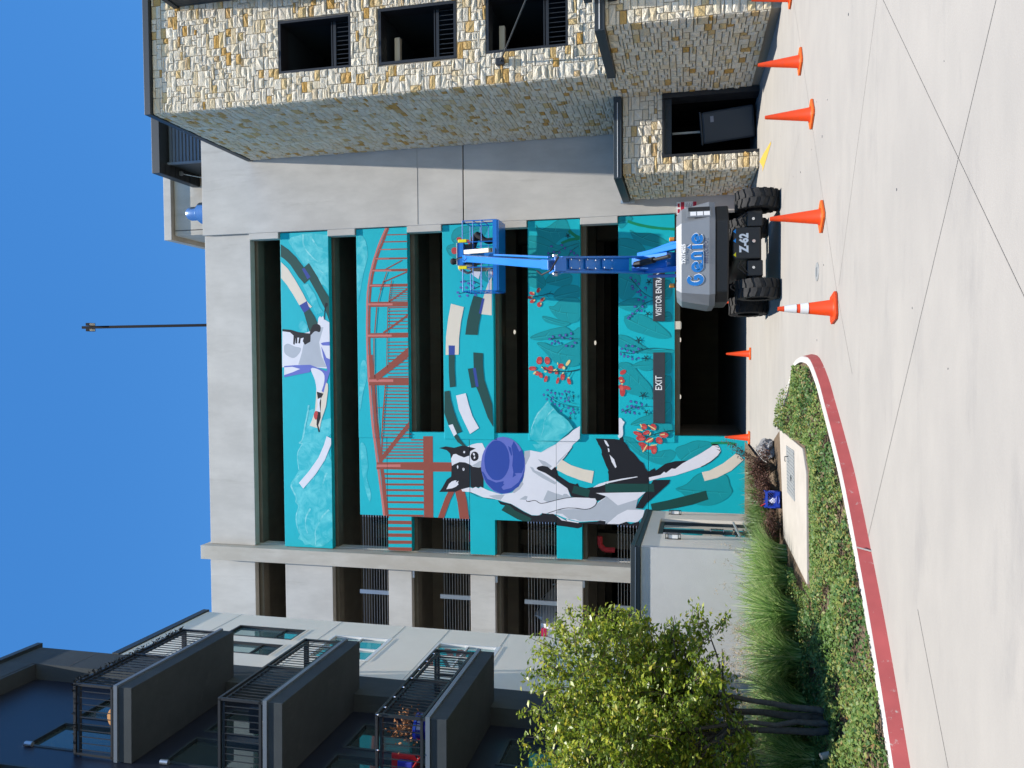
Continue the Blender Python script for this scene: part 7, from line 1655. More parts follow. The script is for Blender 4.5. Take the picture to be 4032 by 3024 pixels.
# turntable
tt = MB(); tt.lathe([(0, .95), (.55, .95), (.6, 1.0), (.6, 1.08), (0, 1.1)], 28); turn = tt.build('turntable', 'lift_black', LIFT, smooth=True)
def lpoly(pts): return [tuple((LI @ Vector((x, y, 0))).xy) for x, y in pts]
bp = lpoly([(1.40, 16.66), (2.88, 16.62), (3.26, 16.98), (3.26, 18.7), (1.2, 18.7), (1.2, 16.92)]); lb_ = MB().prism(bp, 1.06, 1.335).build('counterweight', 'lift_black', LIFT, bevel=.03)
# engine cover: battered faces, rounded top
cov = MB(); low = lpoly([(1.36, 16.57), (2.91, 16.53), (3.33, 16.93), (3.33, 18.8), (1.14, 18.8), (1.14, 16.86)]); mid = lpoly([(1.34, 16.55), (2.92, 16.51), (3.35, 16.92), (3.35, 18.8), (1.13, 18.8), (1.13, 16.85)]); top = lpoly([(1.40, 16.62), (2.86, 16.58), (3.22, 16.98), (3.22, 18.75), (1.24, 18.75), (1.24, 16.92)]); crown = lpoly([(1.47, 16.74), (2.80, 16.70), (3.10, 17.08), (3.10, 18.7), (1.36, 18.7), (1.36, 17.02)])
lay = [(low, 1.34), (mid, 1.46), (top, 2.03), (crown, 2.14)]
for (a, za), (b_, zb) in zip(lay, lay[1:]):
    for i in range(6): j = (i+1) % 6; cov.quad((*a[i], za), (*a[j], za), (*b_[j], zb), (*b_[i], zb))
cov.quad(*[(*p, 2.14) for p in crown]); cov.quad(*[(*p, 1.34) for p in low][::-1])
cover = cov.build('engine_cover', 'lift_grey', LIFT, bevel=.035)
# control recess on the right chamfer
MC = LI @ Matrix.Translation((3.08, 16.69, 1.62)) @ Matrix.Rotation(R(43.5), 4, 'Z')
v = MB(); v.box(-.17, .17, -.035, .0, -.2, .30, MC); ctl = v.build('control_panel', 'lift_grey', cover, bevel=.01)
v = MB(); v.box(.02, .15, -.045, -.036, -.17, .27, MC); v.build('vent_grille', 'lift_black', ctl)
for z in (-.14, .0, .14): v = MB(); v.box(-.14, -.01, -.042, -.036, z-.03, z+.09, MC); v.build('instruction_label', 'sign_white', ctl)
# lettering on the cover (front face leans back a little)
lean = math.atan2(.07, .57)
def on_cover(x, z, off=.012): 
    yc = 16.55-.04*(x-1.34)/1.58+(z-1.46)*.07/.57-off
    return LI @ (Matrix.Translation((x, yc, z)) @ Matrix.Rotation(-.025, 4, 'Z') @ Matrix.Rotation(R(90)-lean, 4, 'X'))
def logo_stroke(mb, pts, w_, dx=0, dy=0):
    n = len(pts); L_ = []; R_ = []
    for i, (x, y) in enumerate(pts):
        a = pts[max(i-1, 0)]; b_ = pts[min(i+1, n-1)]; tx, ty = b_[0]-a[0], b_[1]-a[1]; l_ = math.hypot(tx, ty) or 1
        L_.append((x-ty/l_*w_/2+dx, y+tx/l_*w_/2+dy, 0)); R_.append((x+ty/l_*w_/2+dx, y-tx/l_*w_/2+dy, 0))
    for i in range(n-1): mb.quad(L_[i], R_[i], R_[i+1], L_[i+1])
def arc(cx, cy, rx, ry, a0, a1, n=22): return [(cx+rx*math.cos(R(a0+(a1-a0)*i/n)), cy+ry*math.sin(R(a0+(a1-a0)*i/n))) for i in range(n+1)]
def logo(dx, dy, grow):
    mb = MB(); W_ = .078+grow
    logo_stroke(mb, arc(.13, .165, .088, .135, 50, 332)+[(.195, .155), (.13, .155)], W_, dx, dy)                                   # G
    for cx in (.40, .985): logo_stroke(mb, [(cx-.075, .095), (cx+.078, .135)]+arc(cx, .125, .082, .088, 10, 318), W_*.85, dx, dy)   # e
    logo_stroke(mb, [(.575, .01), (.575, .19), (.60, .225), (.65, .225), (.685, .19), (.685, .01)], W_*.85, dx, dy)               # n
    logo_stroke(mb, [(.815, .01), (.815, .235)], W_, dx, dy)                                                                      # i
    mb.quad((.765+dx-grow, .262+dy, 0), (.865+dx+grow, .262+dy, 0), (.815+dx, .335+dy+grow, 0))
    logo_stroke(mb, [(.36, .018), (.70, .018)], .03+grow, dx, dy)
    return mb
for (dx, dy, gr_, m_, off) in ((.006, -.006, .014, 'sign_white', .014), (0, 0, 0, 'logo_blue', .020)):
    mb = logo(dx, dy, gr_); me = mb.mesh('logo_lettering', m_); o = bpy.data.objects.new('logo_lettering', me); link(o, cover); o.matrix_local = on_cover(1.53, 1.585, off)
text_mesh('unit_number', 'TX174025', .105, 'sign_white', cover, on_cover(2.21, 1.985, .03), bold=.003, width=.42)
text_mesh('phone_lettering', '888.EQDEPOT', .115, 'navy', cover, on_cover(2.25, 1.525, .03), bold=0, shear=.25, width=.54)
for x in (1.62, 2.64):
    b_ = MB(); c0 = lp(x, 17.3, 2.14); b_.lathe([(.05, 0), (.05, .05), (0, .05)], 12, c0); bl = b_.build('beacon', 'lift_black', LIFT); b_ = MB(); b_.lathe([(.048, .05), (.05, .14), (.03, .155), (0, .155)], 14, c0); b_.build('beacon_lens', 'amber', bl, smooth=True)
# lower arms and riser
def seg(name, p0, p1, w_, h_, m='lift_blue', bevel=.015): return MB().bar(lp(*p0), lp(*p1), w_, h_).build(name, m, LIFT, bevel=bevel)
seg('lower_arm', (2.48, 17.2, 2.05), (2.50, 18.7, 3.02), .12, .16); seg('lower_arm', (1.98, 17.2, 2.05), (2.10, 18.7, 3.02), .12, .16)
seg('lower_link', (2.62, 17.5, 2.1), (2.58, 18.8, 2.8), .08, .1); seg('lower_link', (1.86, 17.5, 2.1), (2.0, 18.8, 2.8), .08, .1)
seg('riser_base', (2.24, 17.75, 2.2), (2.28, 18.75, 3.05), .36, .42); seg('turret', (2.25, 17.9, 1.6), (2.25, 17.9, 2.35), .55, .7)
cy = MB(); cy.tube(lp(2.27, 17.3, 2.3), lp(2.26, 17.9, 2.75), .045, n=12); cy.tube(lp(2.26, 17.75, 2.65), lp(2.24, 18.35, 3.1), .075, n=12); cy.build('lift_cylinder', 'lift_black', LIFT, smooth=True)
r = MB()
def rs(t): return (2.27+(2.06-2.27)*t, 18.75+(16.45-18.75)*t, 2.72+(4.66-2.72)*t)
for s in (-1, 1):
    for t0, t1 in ((0, 1),):
        a, b_ = rs(t0), rs(t1); wa, wb = .185, .155
        r.bar(lp(a[0]+s*wa, a[1], a[2]), lp(b_[0]+s*wb, b_[1], b_[2]), .05, .34)
r.build('riser', 'lift_blue', LIFT, bevel=.012)
p = MB()
for t0, t1, w0, w1 in ((.30, 1.0, .36, .31),):
    a, b_ = rs(t0), rs(t1); n = Vector((0, -1.94, -2.3)).normalized()*.10
    p.quad(lp(a[0]-w0/2, a[1]+n.y, a[2]+n.z), lp(a[0]+w0/2, a[1]+n.y, a[2]+n.z), lp(b_[0]+w1/2, b_[1]+n.y, b_[2]+n.z), lp(b_[0]-w1/2, b_[1]+n.y, b_[2]+n.z))
sol = p.build('riser_plate', 'lift_blue', LIFT); md = sol.modifiers.new('solid', 'SOLIDIFY'); md.thickness = .04
for t in (.55, .72, .88):                       # bolted access plates on the riser face
    a = rs(t); n = Vector((0, -1.94, -2.3)).normalized()*.14; dvec = (Vector(rs(1))-Vector(rs(0))).normalized()*.15
    q = MB(); q.bar(lp(a[0], a[1]+n.y-dvec.y, a[2]+n.z-dvec.z), lp(a[0], a[1]+n.y+dvec.y, a[2]+n.z+dvec.z), .22, .02, (0, -.64, -.76)); pl = q.build('access_plate', 'lift_blue', LIFT, bevel=.006)
    for sx in (-.09, .09):
        for sd_ in (-.8, .8): c1 = Vector((a[0]+sx, a[1]+n.y*1.1+dvec.y*sd_, a[2]+n.z*1.1+dvec.z*sd_)); b_ = MB(); b_.tube(lp(*c1), lp(c1.x, c1.y-.02, c1.z-.02), .016, n=6); b_.build('bolt', 'chrome', pl)
seg('knuckle', (2.04, 16.55, 4.55), (2.05, 16.42, 4.78), .32, .38); 
for s in (-1, 1): b_ = MB(); b_.tube(lp(2.05+s*.17, 16.46, 4.72), lp(2.05+s*.23, 16.46, 4.72), .06, n=12); b_.build('pivot_pin', 'galvanised', LIFT, smooth=True)
B0, B1 = Vector((2.05, 16.3, 4.72)), Vector((3.14, 22.75, 8.52))
seg('main_boom', tuple(B0), tuple(B1), .19, .24); seg('boom_collar', tuple(B0), tuple(B0+(B1-B0)*.06), .22, .27); seg('boom_collar', tuple(B0+(B1-B0)*.95), tuple(B1), .22, .27)
seg('cable_track', tuple(B0+Vector((.16, 0, .1))), tuple(B0+(B1-B0)*.55+Vector((.16, 0, .1))), .05, .07)
cover_j = seg('jib_track', (3.31, 22.35, 7.65), (3.42, 23.3, 8.7), .13, .16, 'cream_cover')
for k in range(4): a = Vector((3.31, 22.35, 7.65)).lerp(Vector((3.42, 23.3, 8.7)), .05+.1*k); q = MB(); q.bar(lp(a.x, a.y-.07, a.z-.06), lp(a.x, a.y-.09, a.z-.08), .1, .05); q.build('track_slot', 'lift_black', cover_j)
seg('jib', (3.16, 22.75, 8.5), (3.38, 23.75, 8.3), .16, .18); seg('basket_mount', (3.38, 23.68, 7.84), (3.38, 23.68, 8.75), .3, .16)
hz = MB(); hz.path([lp(3.1, 22.2, 8.5), lp(3.05, 22.4, 8.75), lp(3.15, 22.7, 8.8), lp(3.25, 22.95, 8.6)], .014); hz.path([lp(2.2, 16.2, 4.6), lp(1.9, 16.1, 4.75), lp(1.85, 16.4, 5.0), lp(2.0, 16.9, 5.2)], .02); hz.build('hydraulic_hose', 'lift_black', LIFT, smooth=True)
# basket, held close to the wall
def bq(x, y, z): return Vector((x*1.021, y+.5, 2+(z-2)*1.021))
BK = MB(); bx0, bx1, by0, by1, bz, bt = 2.20, 4.42, 23.42, 24.36, 7.72, 8.84
def lbar(mb, p0, p1, r_=.02): mb.tube(lp(*bq(*p0)), lp(*bq(*p1)), r_, n=8)
fl = MB()
for x0, x1, y0, y1, z0, z1 in ((bx0, bx1, by0, by1, bz-.06, bz), (bx0, bx1, by0-.012, by0+.012, bz, bz+.13), (bx0, bx1, by1-.012, by1+.012, bz, bz+.13), (bx0-.012, bx0+.012, by0, by1, bz, bz+.13), (bx1-.012, bx1+.012, by0, by1, bz, bz+.13)):
    q = [Vector(LI @ bq(x, y_, z)) for z in (z0, z1) for y_ in (y0, y1) for x in (x0, x1)]; n0 = len(fl.v); fl.v += [tuple(v) for v in q]
    for f_ in ((0, 2, 3, 1), (4, 5, 7, 6), (0, 1, 5, 4), (2, 6, 7, 3), (0, 4, 6, 2), (1, 3, 7, 5)): fl.f.append(tuple(n0+i for i in f_)); fl.m.append(0)
bk = fl.build('basket', 'lift_blue', LIFT)
for z in (bt, bz+.78, bz+.5):
    for p0, p1 in (((bx0, by0, z), (bx1, by0, z)), ((bx0, by1, z), (bx1, by1, z)), ((bx0, by0, z), (bx0, by1, z)), ((bx1, by0, z), (bx1, by1, z))): t = MB(); lbar(t, p0, p1, .018 if z == bt else .014); t.build('guard_rail', 'lift_blue', bk, smooth=True)
for x in (bx0, 2.95, 3.75, bx1):
    for y_ in (by0, by1): t = MB(); lbar(t, (x, y_, bz), (x, y_, bt), .018); t.build('post', 'lift_blue', bk, smooth=True)
for x in (bx0, bx1): t = MB(); lbar(t, (x, (by0+by1)/2, bz), (x, (by0+by1)/2, bt), .016); t.build('post', 'lift_blue', bk, smooth=True)
def wbox(name, m, x0, x1, y0, y1, z0, z1, parent, bevel=.012):
    (x0, y0, z0), (x1, y1, z1) = bq(x0, y0, z0), bq(x1, y1, z1); b_ = MB(); b_.box(x0, x1, y0, y1, z0, z1, LI); return b_.build(name, m, parent, bevel=bevel)
wbox('console', 'lift_blue', 3.02, 3.72, 23.30, 23.55, 8.78, 8.98, bk); wbox('console_lit_top', 'window_white', 3.02, 3.72, 23.28, 23.56, 8.985, 9.0, bk, .004); wbox('console_back', 'lift_black', 3.05, 3.69, 23.44, 23.56, 8.45, 8.78, bk)  # thin white sheet paints the sunlit top of the blue console
wbox('mount_plate', 'lift_blue', 3.2, 3.52, 23.33, 23.40, 7.75, 8.78, bk)
for x in (2.95, 3.79): wbox('rail_pad', 'bright_yellow', x-.05, x+.05, 23.38, 23.46, 8.70, 8.98, bk)
pbk = tag(empty('paint_bucket', (2.84, 24.25, 7.85)), 'white paint bucket with pink band standing in the lift basket', 'bucket')
t = MB(); t.lathe([(0, 0), (.12, 0), (.145, .3), (.15, .3), (.15, .33), (.13, .33), (.13, .30)], 20); t.build('pail', 'white_metal', pbk, smooth=True); t = MB(); t.lathe([(.13, .08), (.138, .2), (.132, .2)], 20); t.build('band', 'paint_pink', pbk)
t = MB(); t.path([(-.15, 0, .3), (-.1, 0, .42), (0, 0, .46), (.1, 0, .42), (.15, 0, .3)], .005, 5); t.build('handle', 'galvanised', pbk)

# ================================================================== people in the basket
mat('skin', (.42, .24, .16), .6); mat('cloth_black', (.014, .015, .02), .85, noise=(12, .5, (.03, .03, .04))); mat('cloth_khaki', (.16, .14, .10), .85, noise=(14, .5, (.11, .095, .07)))
mat('cloth_striped', (.34, .34, .34), .85, noise=(16, .7, (.12, .12, .13))); mat('hair', (.012, .010, .010), .7); mat('shoe', (.015, .015, .016), .6)
def person(label, base, J, E_, mats, hat=None):
    """J: joint -> (x, y, z, radius); E_: list of (a, b, material); one skinned surface, coloured by nearest bone"""
    root = empty('person', base); tag(root, label, 'person', 'painters in the lift basket')
    names = list(J); me = bpy.data.meshes.new('body'); me.from_pydata([J[k][:3] for k in names], [(names.index(a), names.index(b)) for a, b, _ in E_], [])
    o = bpy.data.objects.new('body', me); col.objects.link(o)
    s = o.modifiers.new('skin', 'SKIN'); s.use_smooth_shade = True
    for i, k in enumerate(names): sv = me.skin_vertices[0].data[i]; sv.radius = (J[k][3], J[k][3]); sv.use_root = (k == 'pelvis')
    o.modifiers.new('sub', 'SUBSURF').levels = 2
    dg = bpy.context.evaluated_depsgraph_get(); nm = bpy.data.meshes.new_from_object(o.evaluated_get(dg)); bpy.data.objects.remove(o)
    nm.materials.clear()
    for k in mats: nm.materials.append(MAT[k])
    segs = [(Vector(J[a][:3]), Vector(J[b][:3]), mats.index(m_)) for a, b, m_ in E_]
    for p in nm.polygons:
        best = None
        for a, b, mi in segs:
            d = b-a; t = max(0, min(1, (p.center-a).dot(d)/max(d.length_squared, 1e-9))); dd = (p.center-(a+d*t)).length
            if best is None or dd < best[0]: best = (dd, mi)
        p.material_index = best[1]; p.use_smooth = True
    body = bpy.data.objects.new('body', nm); link(body, root); return root
def hand(J, E_, key, w, d, s):
    """palm and five bent fingers from wrist w along direction d, thumb on side s"""
    d = Vector(d).normalized(); sd_ = d.cross(Vector((0, 0, 1))).normalized() if abs(d.z) < .9 else Vector((1, 0, 0)); pl = Vector(w)+d*.07
    J[key+'palm'] = (*pl, .026); E_.append((key+'wrist', key+'palm', 'skin'))
    for i, l_ in enumerate((.065, .075, .07, .055)):
        a = pl+sd_*(.028-.019*i)+d*.02; b = a+d*l_*.6; c = b+d*l_*.3+Vector((0, 0, -.025))
        J[f'{key}f{i}a'] = (*a, .010); J[f'{key}f{i}b'] = (*b, .009); J[f'{key}f{i}c'] = (*c, .008); E_ += [(key+'palm', f'{key}f{i}a', 'skin'), (f'{key}f{i}a', f'{key}f{i}b', 'skin'), (f'{key}f{i}b', f'{key}f{i}c', 'skin')]
    a = Vector(w)+d*.03+sd_*s*.035; b = a+d*.035+sd_*s*.02; J[key+'ta'] = (*a, .011); J[key+'tb'] = (*b, .009); E_ += [(key+'wrist', key+'ta', 'skin'), (key+'ta', key+'tb', 'skin')]
# standing painter, back to the viewer, cap on, brush arm raised to the wall
J = {'pelvis': (0, 0, .92, .15), 'waist': (.02, 0, 1.08, .13), 'chest': (.08, .02, 1.28, .165), 'neck': (.14, .04, 1.44, .06), 'skull': (.17, .05, 1.53, .085), 'crown': (.18, .05, 1.60, .08),
     'lhip': (-.10, 0, .88, .10), 'lknee': (-.13, .02, .48, .065), 'lank': (-.13, -.02, .08, .045), 'ltoe': (-.13, .16, .03, .04), 'rhip': (.10, 0, .88, .10), 'rknee': (.12, .03, .48, .065), 'rank': (.12, -.01, .08, .045), 'rtoe': (.13, .16, .03, .04),
     'lsho': (-.10, .02, 1.36, .065), 'lelb': (-.22, .10, 1.13, .048), 'lwrist': (-.16, .28, 1.05, .032), 'rsho': (.26, .04, 1.36, .065), 'relb': (.36, .2, 1.22, .048), 'rwrist': (.34, .36, 1.36, .032)}
E_ = [('pelvis', 'waist', 'cloth_striped'), ('waist', 'chest', 'cloth_striped'), ('chest', 'neck', 'cloth_striped'), ('neck', 'skull', 'skin'), ('skull', 'crown', 'skin')]
for s in 'lr': E_ += [('pelvis', s+'hip', 'cloth_khaki'), (s+'hip', s+'knee', 'cloth_khaki'), (s+'knee', s+'ank', 'cloth_khaki'), (s+'ank', s+'toe', 'shoe'), ('chest', s+'sho', 'cloth_striped'), (s+'sho', s+'elb', 'cloth_striped'), (s+'elb', s+'wrist', 'skin')]
hand(J, E_, 'l', J['lwrist'][:3], (.1, 1, 0), 1); hand(J, E_, 'r', J['rwrist'][:3], (-.1, 1, .2), -1)
p1 = person('person in black cap, striped shirt and khaki trousers standing behind the console', (3.11, 24.35, 7.84), J, E_, ['cloth_striped', 'cloth_khaki', 'skin', 'shoe'])
c = MB(); c.lathe([(.108, 0), (.112, .03), (.10, .08), (.06, .115), (0, .125)], 18, (.175, .05, 1.585)); cap = c.build('cap', 'cloth_black', p1, smooth=True)
c = MB(); c.prism([(.10, .13), (.25, .13), (.23, .24), (.12, .24)], 1.585, 1.6); c.build('cap_brim', 'cloth_black', cap)
c = MB(); c.lathe([(.06, -.16), (.09, -.10), (.098, -.04), (.10, .0)], 16, (.17, .035, 1.60)); c.build('hair', 'hair', p1, smooth=True)
for sx in (-.034, .034):
    c = MB(); c.lathe([(0, -.010), (.009, -.005), (.010, 0), (.009, .005), (0, .010)], 8, (.17+sx, .128, 1.55)); c.build('eye', 'hair', p1)
    c = MB(); c.lathe([(0, -.03), (.012, -.015), (.014, .01), (0, .03)], 8, (.17+sx*2.6, .045, 1.55)); c.build('ear', 'skin', p1, smooth=True)
c = MB(); c.prism([(.155, .13), (.185, .13), (.17, .162)], 1.505, 1.545); c.build('nose', 'skin', p1); box('mouth', 'red_fabric', p1, .145, .195, .118, .13, 1.478, 1.486)
# stooping painter in black, hips to the right
J = {'pelvis': (0, 0, .82, .165), 'waist': (-.20, .03, .93, .14), 'chest': (-.42, .06, .97, .165), 'neck': (-.56, .08, .98, .06), 'skull': (-.64, .10, .96, .085), 'crown': (-.71, .11, .95, .08),
     'lhip': (.0, -.11, .78, .115), 'lknee': (-.20, -.12, .47, .075), 'lank': (-.16, -.13, .09, .05), 'ltoe': (-.32, -.13, .04, .045), 'rhip': (.0, .11, .78, .11), 'rknee': (-.24, .12, .46, .07), 'rank': (-.20, .13, .09, .05), 'rtoe': (-.36, .13, .04, .045),
     'lsho': (-.44, -.12, .95, .065), 'lelb': (-.50, -.12, .70, .048), 'lwrist': (-.62, -.02, .60, .032), 'rsho': (-.44, .22, .95, .065), 'relb': (-.56, .30, .80, .048), 'rwrist': (-.64, .38, .98, .032)}
E_ = [('pelvis', 'waist', 'cloth_black'), ('waist', 'chest', 'cloth_black'), ('chest', 'neck', 'cloth_black'), ('neck', 'skull', 'skin'), ('skull', 'crown', 'hair')]
for s in 'lr': E_ += [('pelvis', s+'hip', 'cloth_black'), (s+'hip', s+'knee', 'cloth_black'), (s+'knee', s+'ank', 'cloth_black'), (s+'ank', s+'toe', 'shoe'), ('chest', s+'sho', 'cloth_black'), (s+'sho', s+'elb', 'cloth_black'), (s+'elb', s+'wrist', 'skin')]
hand(J, E_, 'l', J['lwrist'][:3], (-1, .3, -.3), 1); hand(J, E_, 'r', J['rwrist'][:3], (-.3, 1, .2), -1)
person('person in black clothes stooping in the basket, hips towards the concrete wall', (4.13, 24.45, 7.84), J, E_, ['cloth_black', 'skin', 'hair', 'shoe'])

# ================================================================== traffic cones
def make_cone(loc, rz, h, striped, label):
    o = empty('traffic_cone', loc, rz); tag(o, label, 'cone', 'traffic cones round the lift')
    k = h/.71; prof = [(.115, .035), (.105, .06), (.03, .69), (.026, .71), (.018, .71), (.018, .6)]
    c = MB(); c.lathe([(r_*k if i else .13*k, z*k) for i, (r_, z) in enumerate(prof)], 28); c.build('cone_body', 'cone_orange', o, smooth=True)
    q = .185*k; ch = .05*k; b = MB(); b.prism([(-q+ch, -q), (q-ch, -q), (q, -q+ch), (q, q-ch), (q-ch, q), (-q+ch, q), (-q, q-ch), (-q, -q+ch)], .004, .04*k); b.build('cone_foot', 'cone_base' if striped is None else 'cone_orange', o, bevel=.008)
    if striped:
        for z0, z1 in ((.48, .63), (.335, .435)):
            rr = lambda z: (.105-(z-.06)*(.075/.63))*k+.003
            c = MB(); c.lathe([(rr(z0), z0*k), (rr(z1), z1*k)], 28); c.build('collar', 'reflective_white', o, smooth=True)
    return o
CN = [((.67, 10.97), 12, .74, True, 'orange cone with two white bands, nearest the lift on its left'), ((2.07, 11.97), 40, .74, None, 'plain orange cone standing in front of the lift wheels'),
      ((3.85, 12.92), 38, .72, None, 'plain orange cone before the dark annex opening'), ((5.14, 14.16), 30, .72, None, 'plain orange cone before the shaded stone base'), ((6.85, 15.45), 20, .72, None, 'plain orange cone cut off by the top edge of the picture'),
      ((.14, 24.1), 0, .72, None, 'far orange cone in the middle of the garage opening'), ((-2.43, 24.35), 0, .74, None, 'far orange cone at the mural wall beside the brown shrub'),
      ((1.72, 24.3), 0, .72, None, 'far orange cone peeking out left of the lift wheels'), ((4.12, 24.4), 0, .72, None, 'far orange cone peeking out between the lift wheels on the right')]
for (x, y), a, h, st, lab in CN: make_cone((x, y, 0), R(a), h, st, lab)

# ================================================================== plants
def leaf_quads(P, n_dir, size, aspect, rg, droop=0):
    """rhombic leaves at P with random axes biased to n_dir"""
    N = len(P); a = rg.normal(0, 1, (N, 3)); a[:, 2] *= .55; a /= np.linalg.norm(a, axis=1, keepdims=True)
    nn = rg.normal(0, .6, (N, 3))+np.array(n_dir); b = np.cross(nn, a); b /= np.linalg.norm(b, axis=1, keepdims=True)
    s = (size*rg.uniform(.6, 1.25, N))[:, None]; a = a*s; b = b*s*aspect
    bend = np.cross(a, b); bend = bend/np.linalg.norm(bend, axis=1, keepdims=True)*s*.18
    v = np.stack([P-a, P-a*.1+b+bend, P+a, P-a*.1-b+bend], 1); return v.reshape(-1, 3)
def blades(N, rg, r0, L, spread, wid, segs=4, curl=1.0, lean=(0, 0)):
    """arching strip blades rising from a disc of radius r0"""
    ang = rg.uniform(0, 2*np.pi, N); rad = r0*np.sqrt(rg.uniform(0, 1, N)); base = np.stack([rad*np.cos(ang), rad*np.sin(ang), np.zeros(N)], 1)
    ta = ang+rg.normal(0, .5, N); out = np.stack([np.cos(ta), np.sin(ta)], 1); ln = L*rg.uniform(.65, 1.1, N); sp = spread*rg.uniform(.25, 1.2, N)
    side = np.stack([-out[:, 1], out[:, 0], np.zeros(N)], 1); pts = []
    for k in range(segs+1):
        t = k/segs; h = ln*(t-.5*curl*t*t*np.minimum(1, sp)); d = ln*sp*(t**1.8)
        p = base.copy(); p[:, 0] += out[:, 0]*d+lean[0]*t*t; p[:, 1] += out[:, 1]*d+lean[1]*t*t; p[:, 2] += h; w_ = wid*(1-t*.92)
        pts.append((p-side*w_, p+side*w_))
    V = []
    for k in range(segs):
        (a, b), (c, d) = pts[k], pts[k+1]; V.append(np.stack([a, b, d, c], 1))
    return np.stack(V, 1).reshape(-1, 3), np.repeat(rg.uniform(0, 1, N), segs)
def ornamental_grass(loc, seed, scale, label, seeds=10):
    rg = np.random.default_rng(seed); o = empty('ornamental_grass', loc); tag(o, label, 'grass', 'fountain grass along the stucco wall')
    V, rn = blades(560, rg, .20, 1.10*scale, .78, .0115, 6, 1.15)
    link(bpy.data.objects.new('blades', fast_mesh('blades', V, 0, 4, 'blade_green', rn*.999)), o)
    if seeds:
        V, rn = blades(seeds*4, rg, .1, 1.35*scale, .42, .0025, 5, .6); P = V.reshape(-1, 5, 4, 3)[:, 3:, :, :].mean(2).reshape(-1, 3)
        q = np.repeat(P, 7, 0)+rg.normal(0, .022, (len(P)*7, 3)); f = leaf_quads(q, (0, 0, 1), .022, .25, rg); V = np.concatenate([V, f]); rn = np.concatenate([rn, rg.uniform(0, 1, len(q))])
        link(bpy.data.objects.new('seed_heads', fast_mesh('seed_heads', V, 0, 4, 'seed_tan', rn*.999)), o)
GP = [(-3.75, 15.15, .86, 'by the pad corner, under the glazed door'), (-3.95, 14.25, 1.0, 'first full tuft left of the concrete pad'), (-4.55, 14.75, .95, 'against the stucco wall behind the first full tuft'), (-4.25, 13.25, 1.05, 'second full tuft beside the pad corner'),
      (-5.0, 13.9, .98, 'against the stucco behind the second full tuft'), (-4.75, 12.65, 1.05, 'third tuft along the bed, before the tree'), (-5.5, 13.2, 1.0, 'behind the third tuft, near the shaded stucco'), (-5.35, 12.15, 1.0, 'behind the tree trunks on their right'),
      (-6.0, 12.6, 1.0, 'in the shade behind the tree'), (-5.75, 11.35, 1.0, 'left of the tree trunks'), (-6.2, 10.6, 1.0, 'at the lower edge of the picture left of the tree')]
for i, (x, y, s, lab) in enumerate(GP): ornamental_grass((x, y, .08), 40+i, s*1.08, 'green fountain grass '+lab, 9 if i > 3 else 2)
def strap_plant(loc, seed, s, label):
    rg = np.random.default_rng(seed); o = empty('strap_leaf_plant', loc); tag(o, label, 'plant', 'strap leaf plants before the mural')
    V, rn = blades(420, rg, .14, .62*s, .75, .009, 4, 1.0); link(bpy.data.objects.new('blades', fast_mesh('blades', V, 0, 4, 'blade_liriope', rn*.999)), o)
for i, (x, y, s, lab) in enumerate([(-2.75, 18.7, 1.1, 'by the cone behind the brown shrub'), (-3.15, 18.0, 1.15, 'behind the boulder and brown shrub'), (-3.05, 16.9, 1.05, 'above the brown shrub'), (-3.5, 17.2, 1.1, 'between the brown shrub and the crate'), (-3.45, 16.35, 1.0, 'right behind the blue crate'), (-3.75, 18.6, 1.1, 'before the foot of the mural wall'), (-3.85, 17.3, 1.0, 'nearest the glazed door'), (-3.7, 16.3, .9, 'left of the blue crate')]):
    strap_plant((x, y, .08), 70+i, s, 'green strap leaf plant '+lab)
def shrub(loc, seed, rx, ry, rz_, n, label, arch=0):
    rg = np.random.default_rng(seed); o = empty('purple_shrub', loc); tag(o, label, 'shrub', 'purple brown shrubs')
    T_ = MB(); tips = []
    for k in range(34):
        a = rg.uniform(0, 2*math.pi); rr = math.sqrt(rg.uniform(.05, 1)); tip = Vector((rx*rr*math.cos(a), ry*rr*math.sin(a), rz_*(1.15-.5*rr*rr)*rg.uniform(.6, 1.1)))
        if arch and k < 4: tip = Vector((rx*(.7+.2*k), .25*k*.3, rz_*(1.5+.12*k)))
        midp = tip*.5+Vector((0, 0, rz_*.15)); T_.tube((0, 0, 0), midp, .014, .009, 5); T_.tube(midp, tip, .009, .004, 5); tips.append((midp, tip))
    T_.build('stems', 'twig', o)
    P = []
    for m_, t in tips:
        for _ in range(n//len(tips)): u_ = rg.uniform(.0, 1.05); P.append(np.array(m_.lerp(t, u_))+rg.normal(0, .055, 3))
    P = np.array(P); P[:, 2] = np.maximum(P[:, 2], .03)
    link(bpy.data.objects.new('foliage', fast_mesh('foliage', leaf_quads(P, (0, 0, 1), .022, .55, rg), 0, 4, 'leaf_purple', rg.uniform(0, .999, len(P)))), o)
shrub((-2.3, 16.75, .08), 5, .42, .5, .55, 2600, 'brown purple shrub with a long arching shoot beside the boulder', 1)
shrub((-2.72, 16.35, .08), 6, .40, .42, .48, 2400, 'brown purple shrub between the boulder and the blue crate')
shrub((-3.3, 15.75, .08), 8, .30, .32, .36, 1500, 'small brown shrub left of the blue crate at the pad edge')
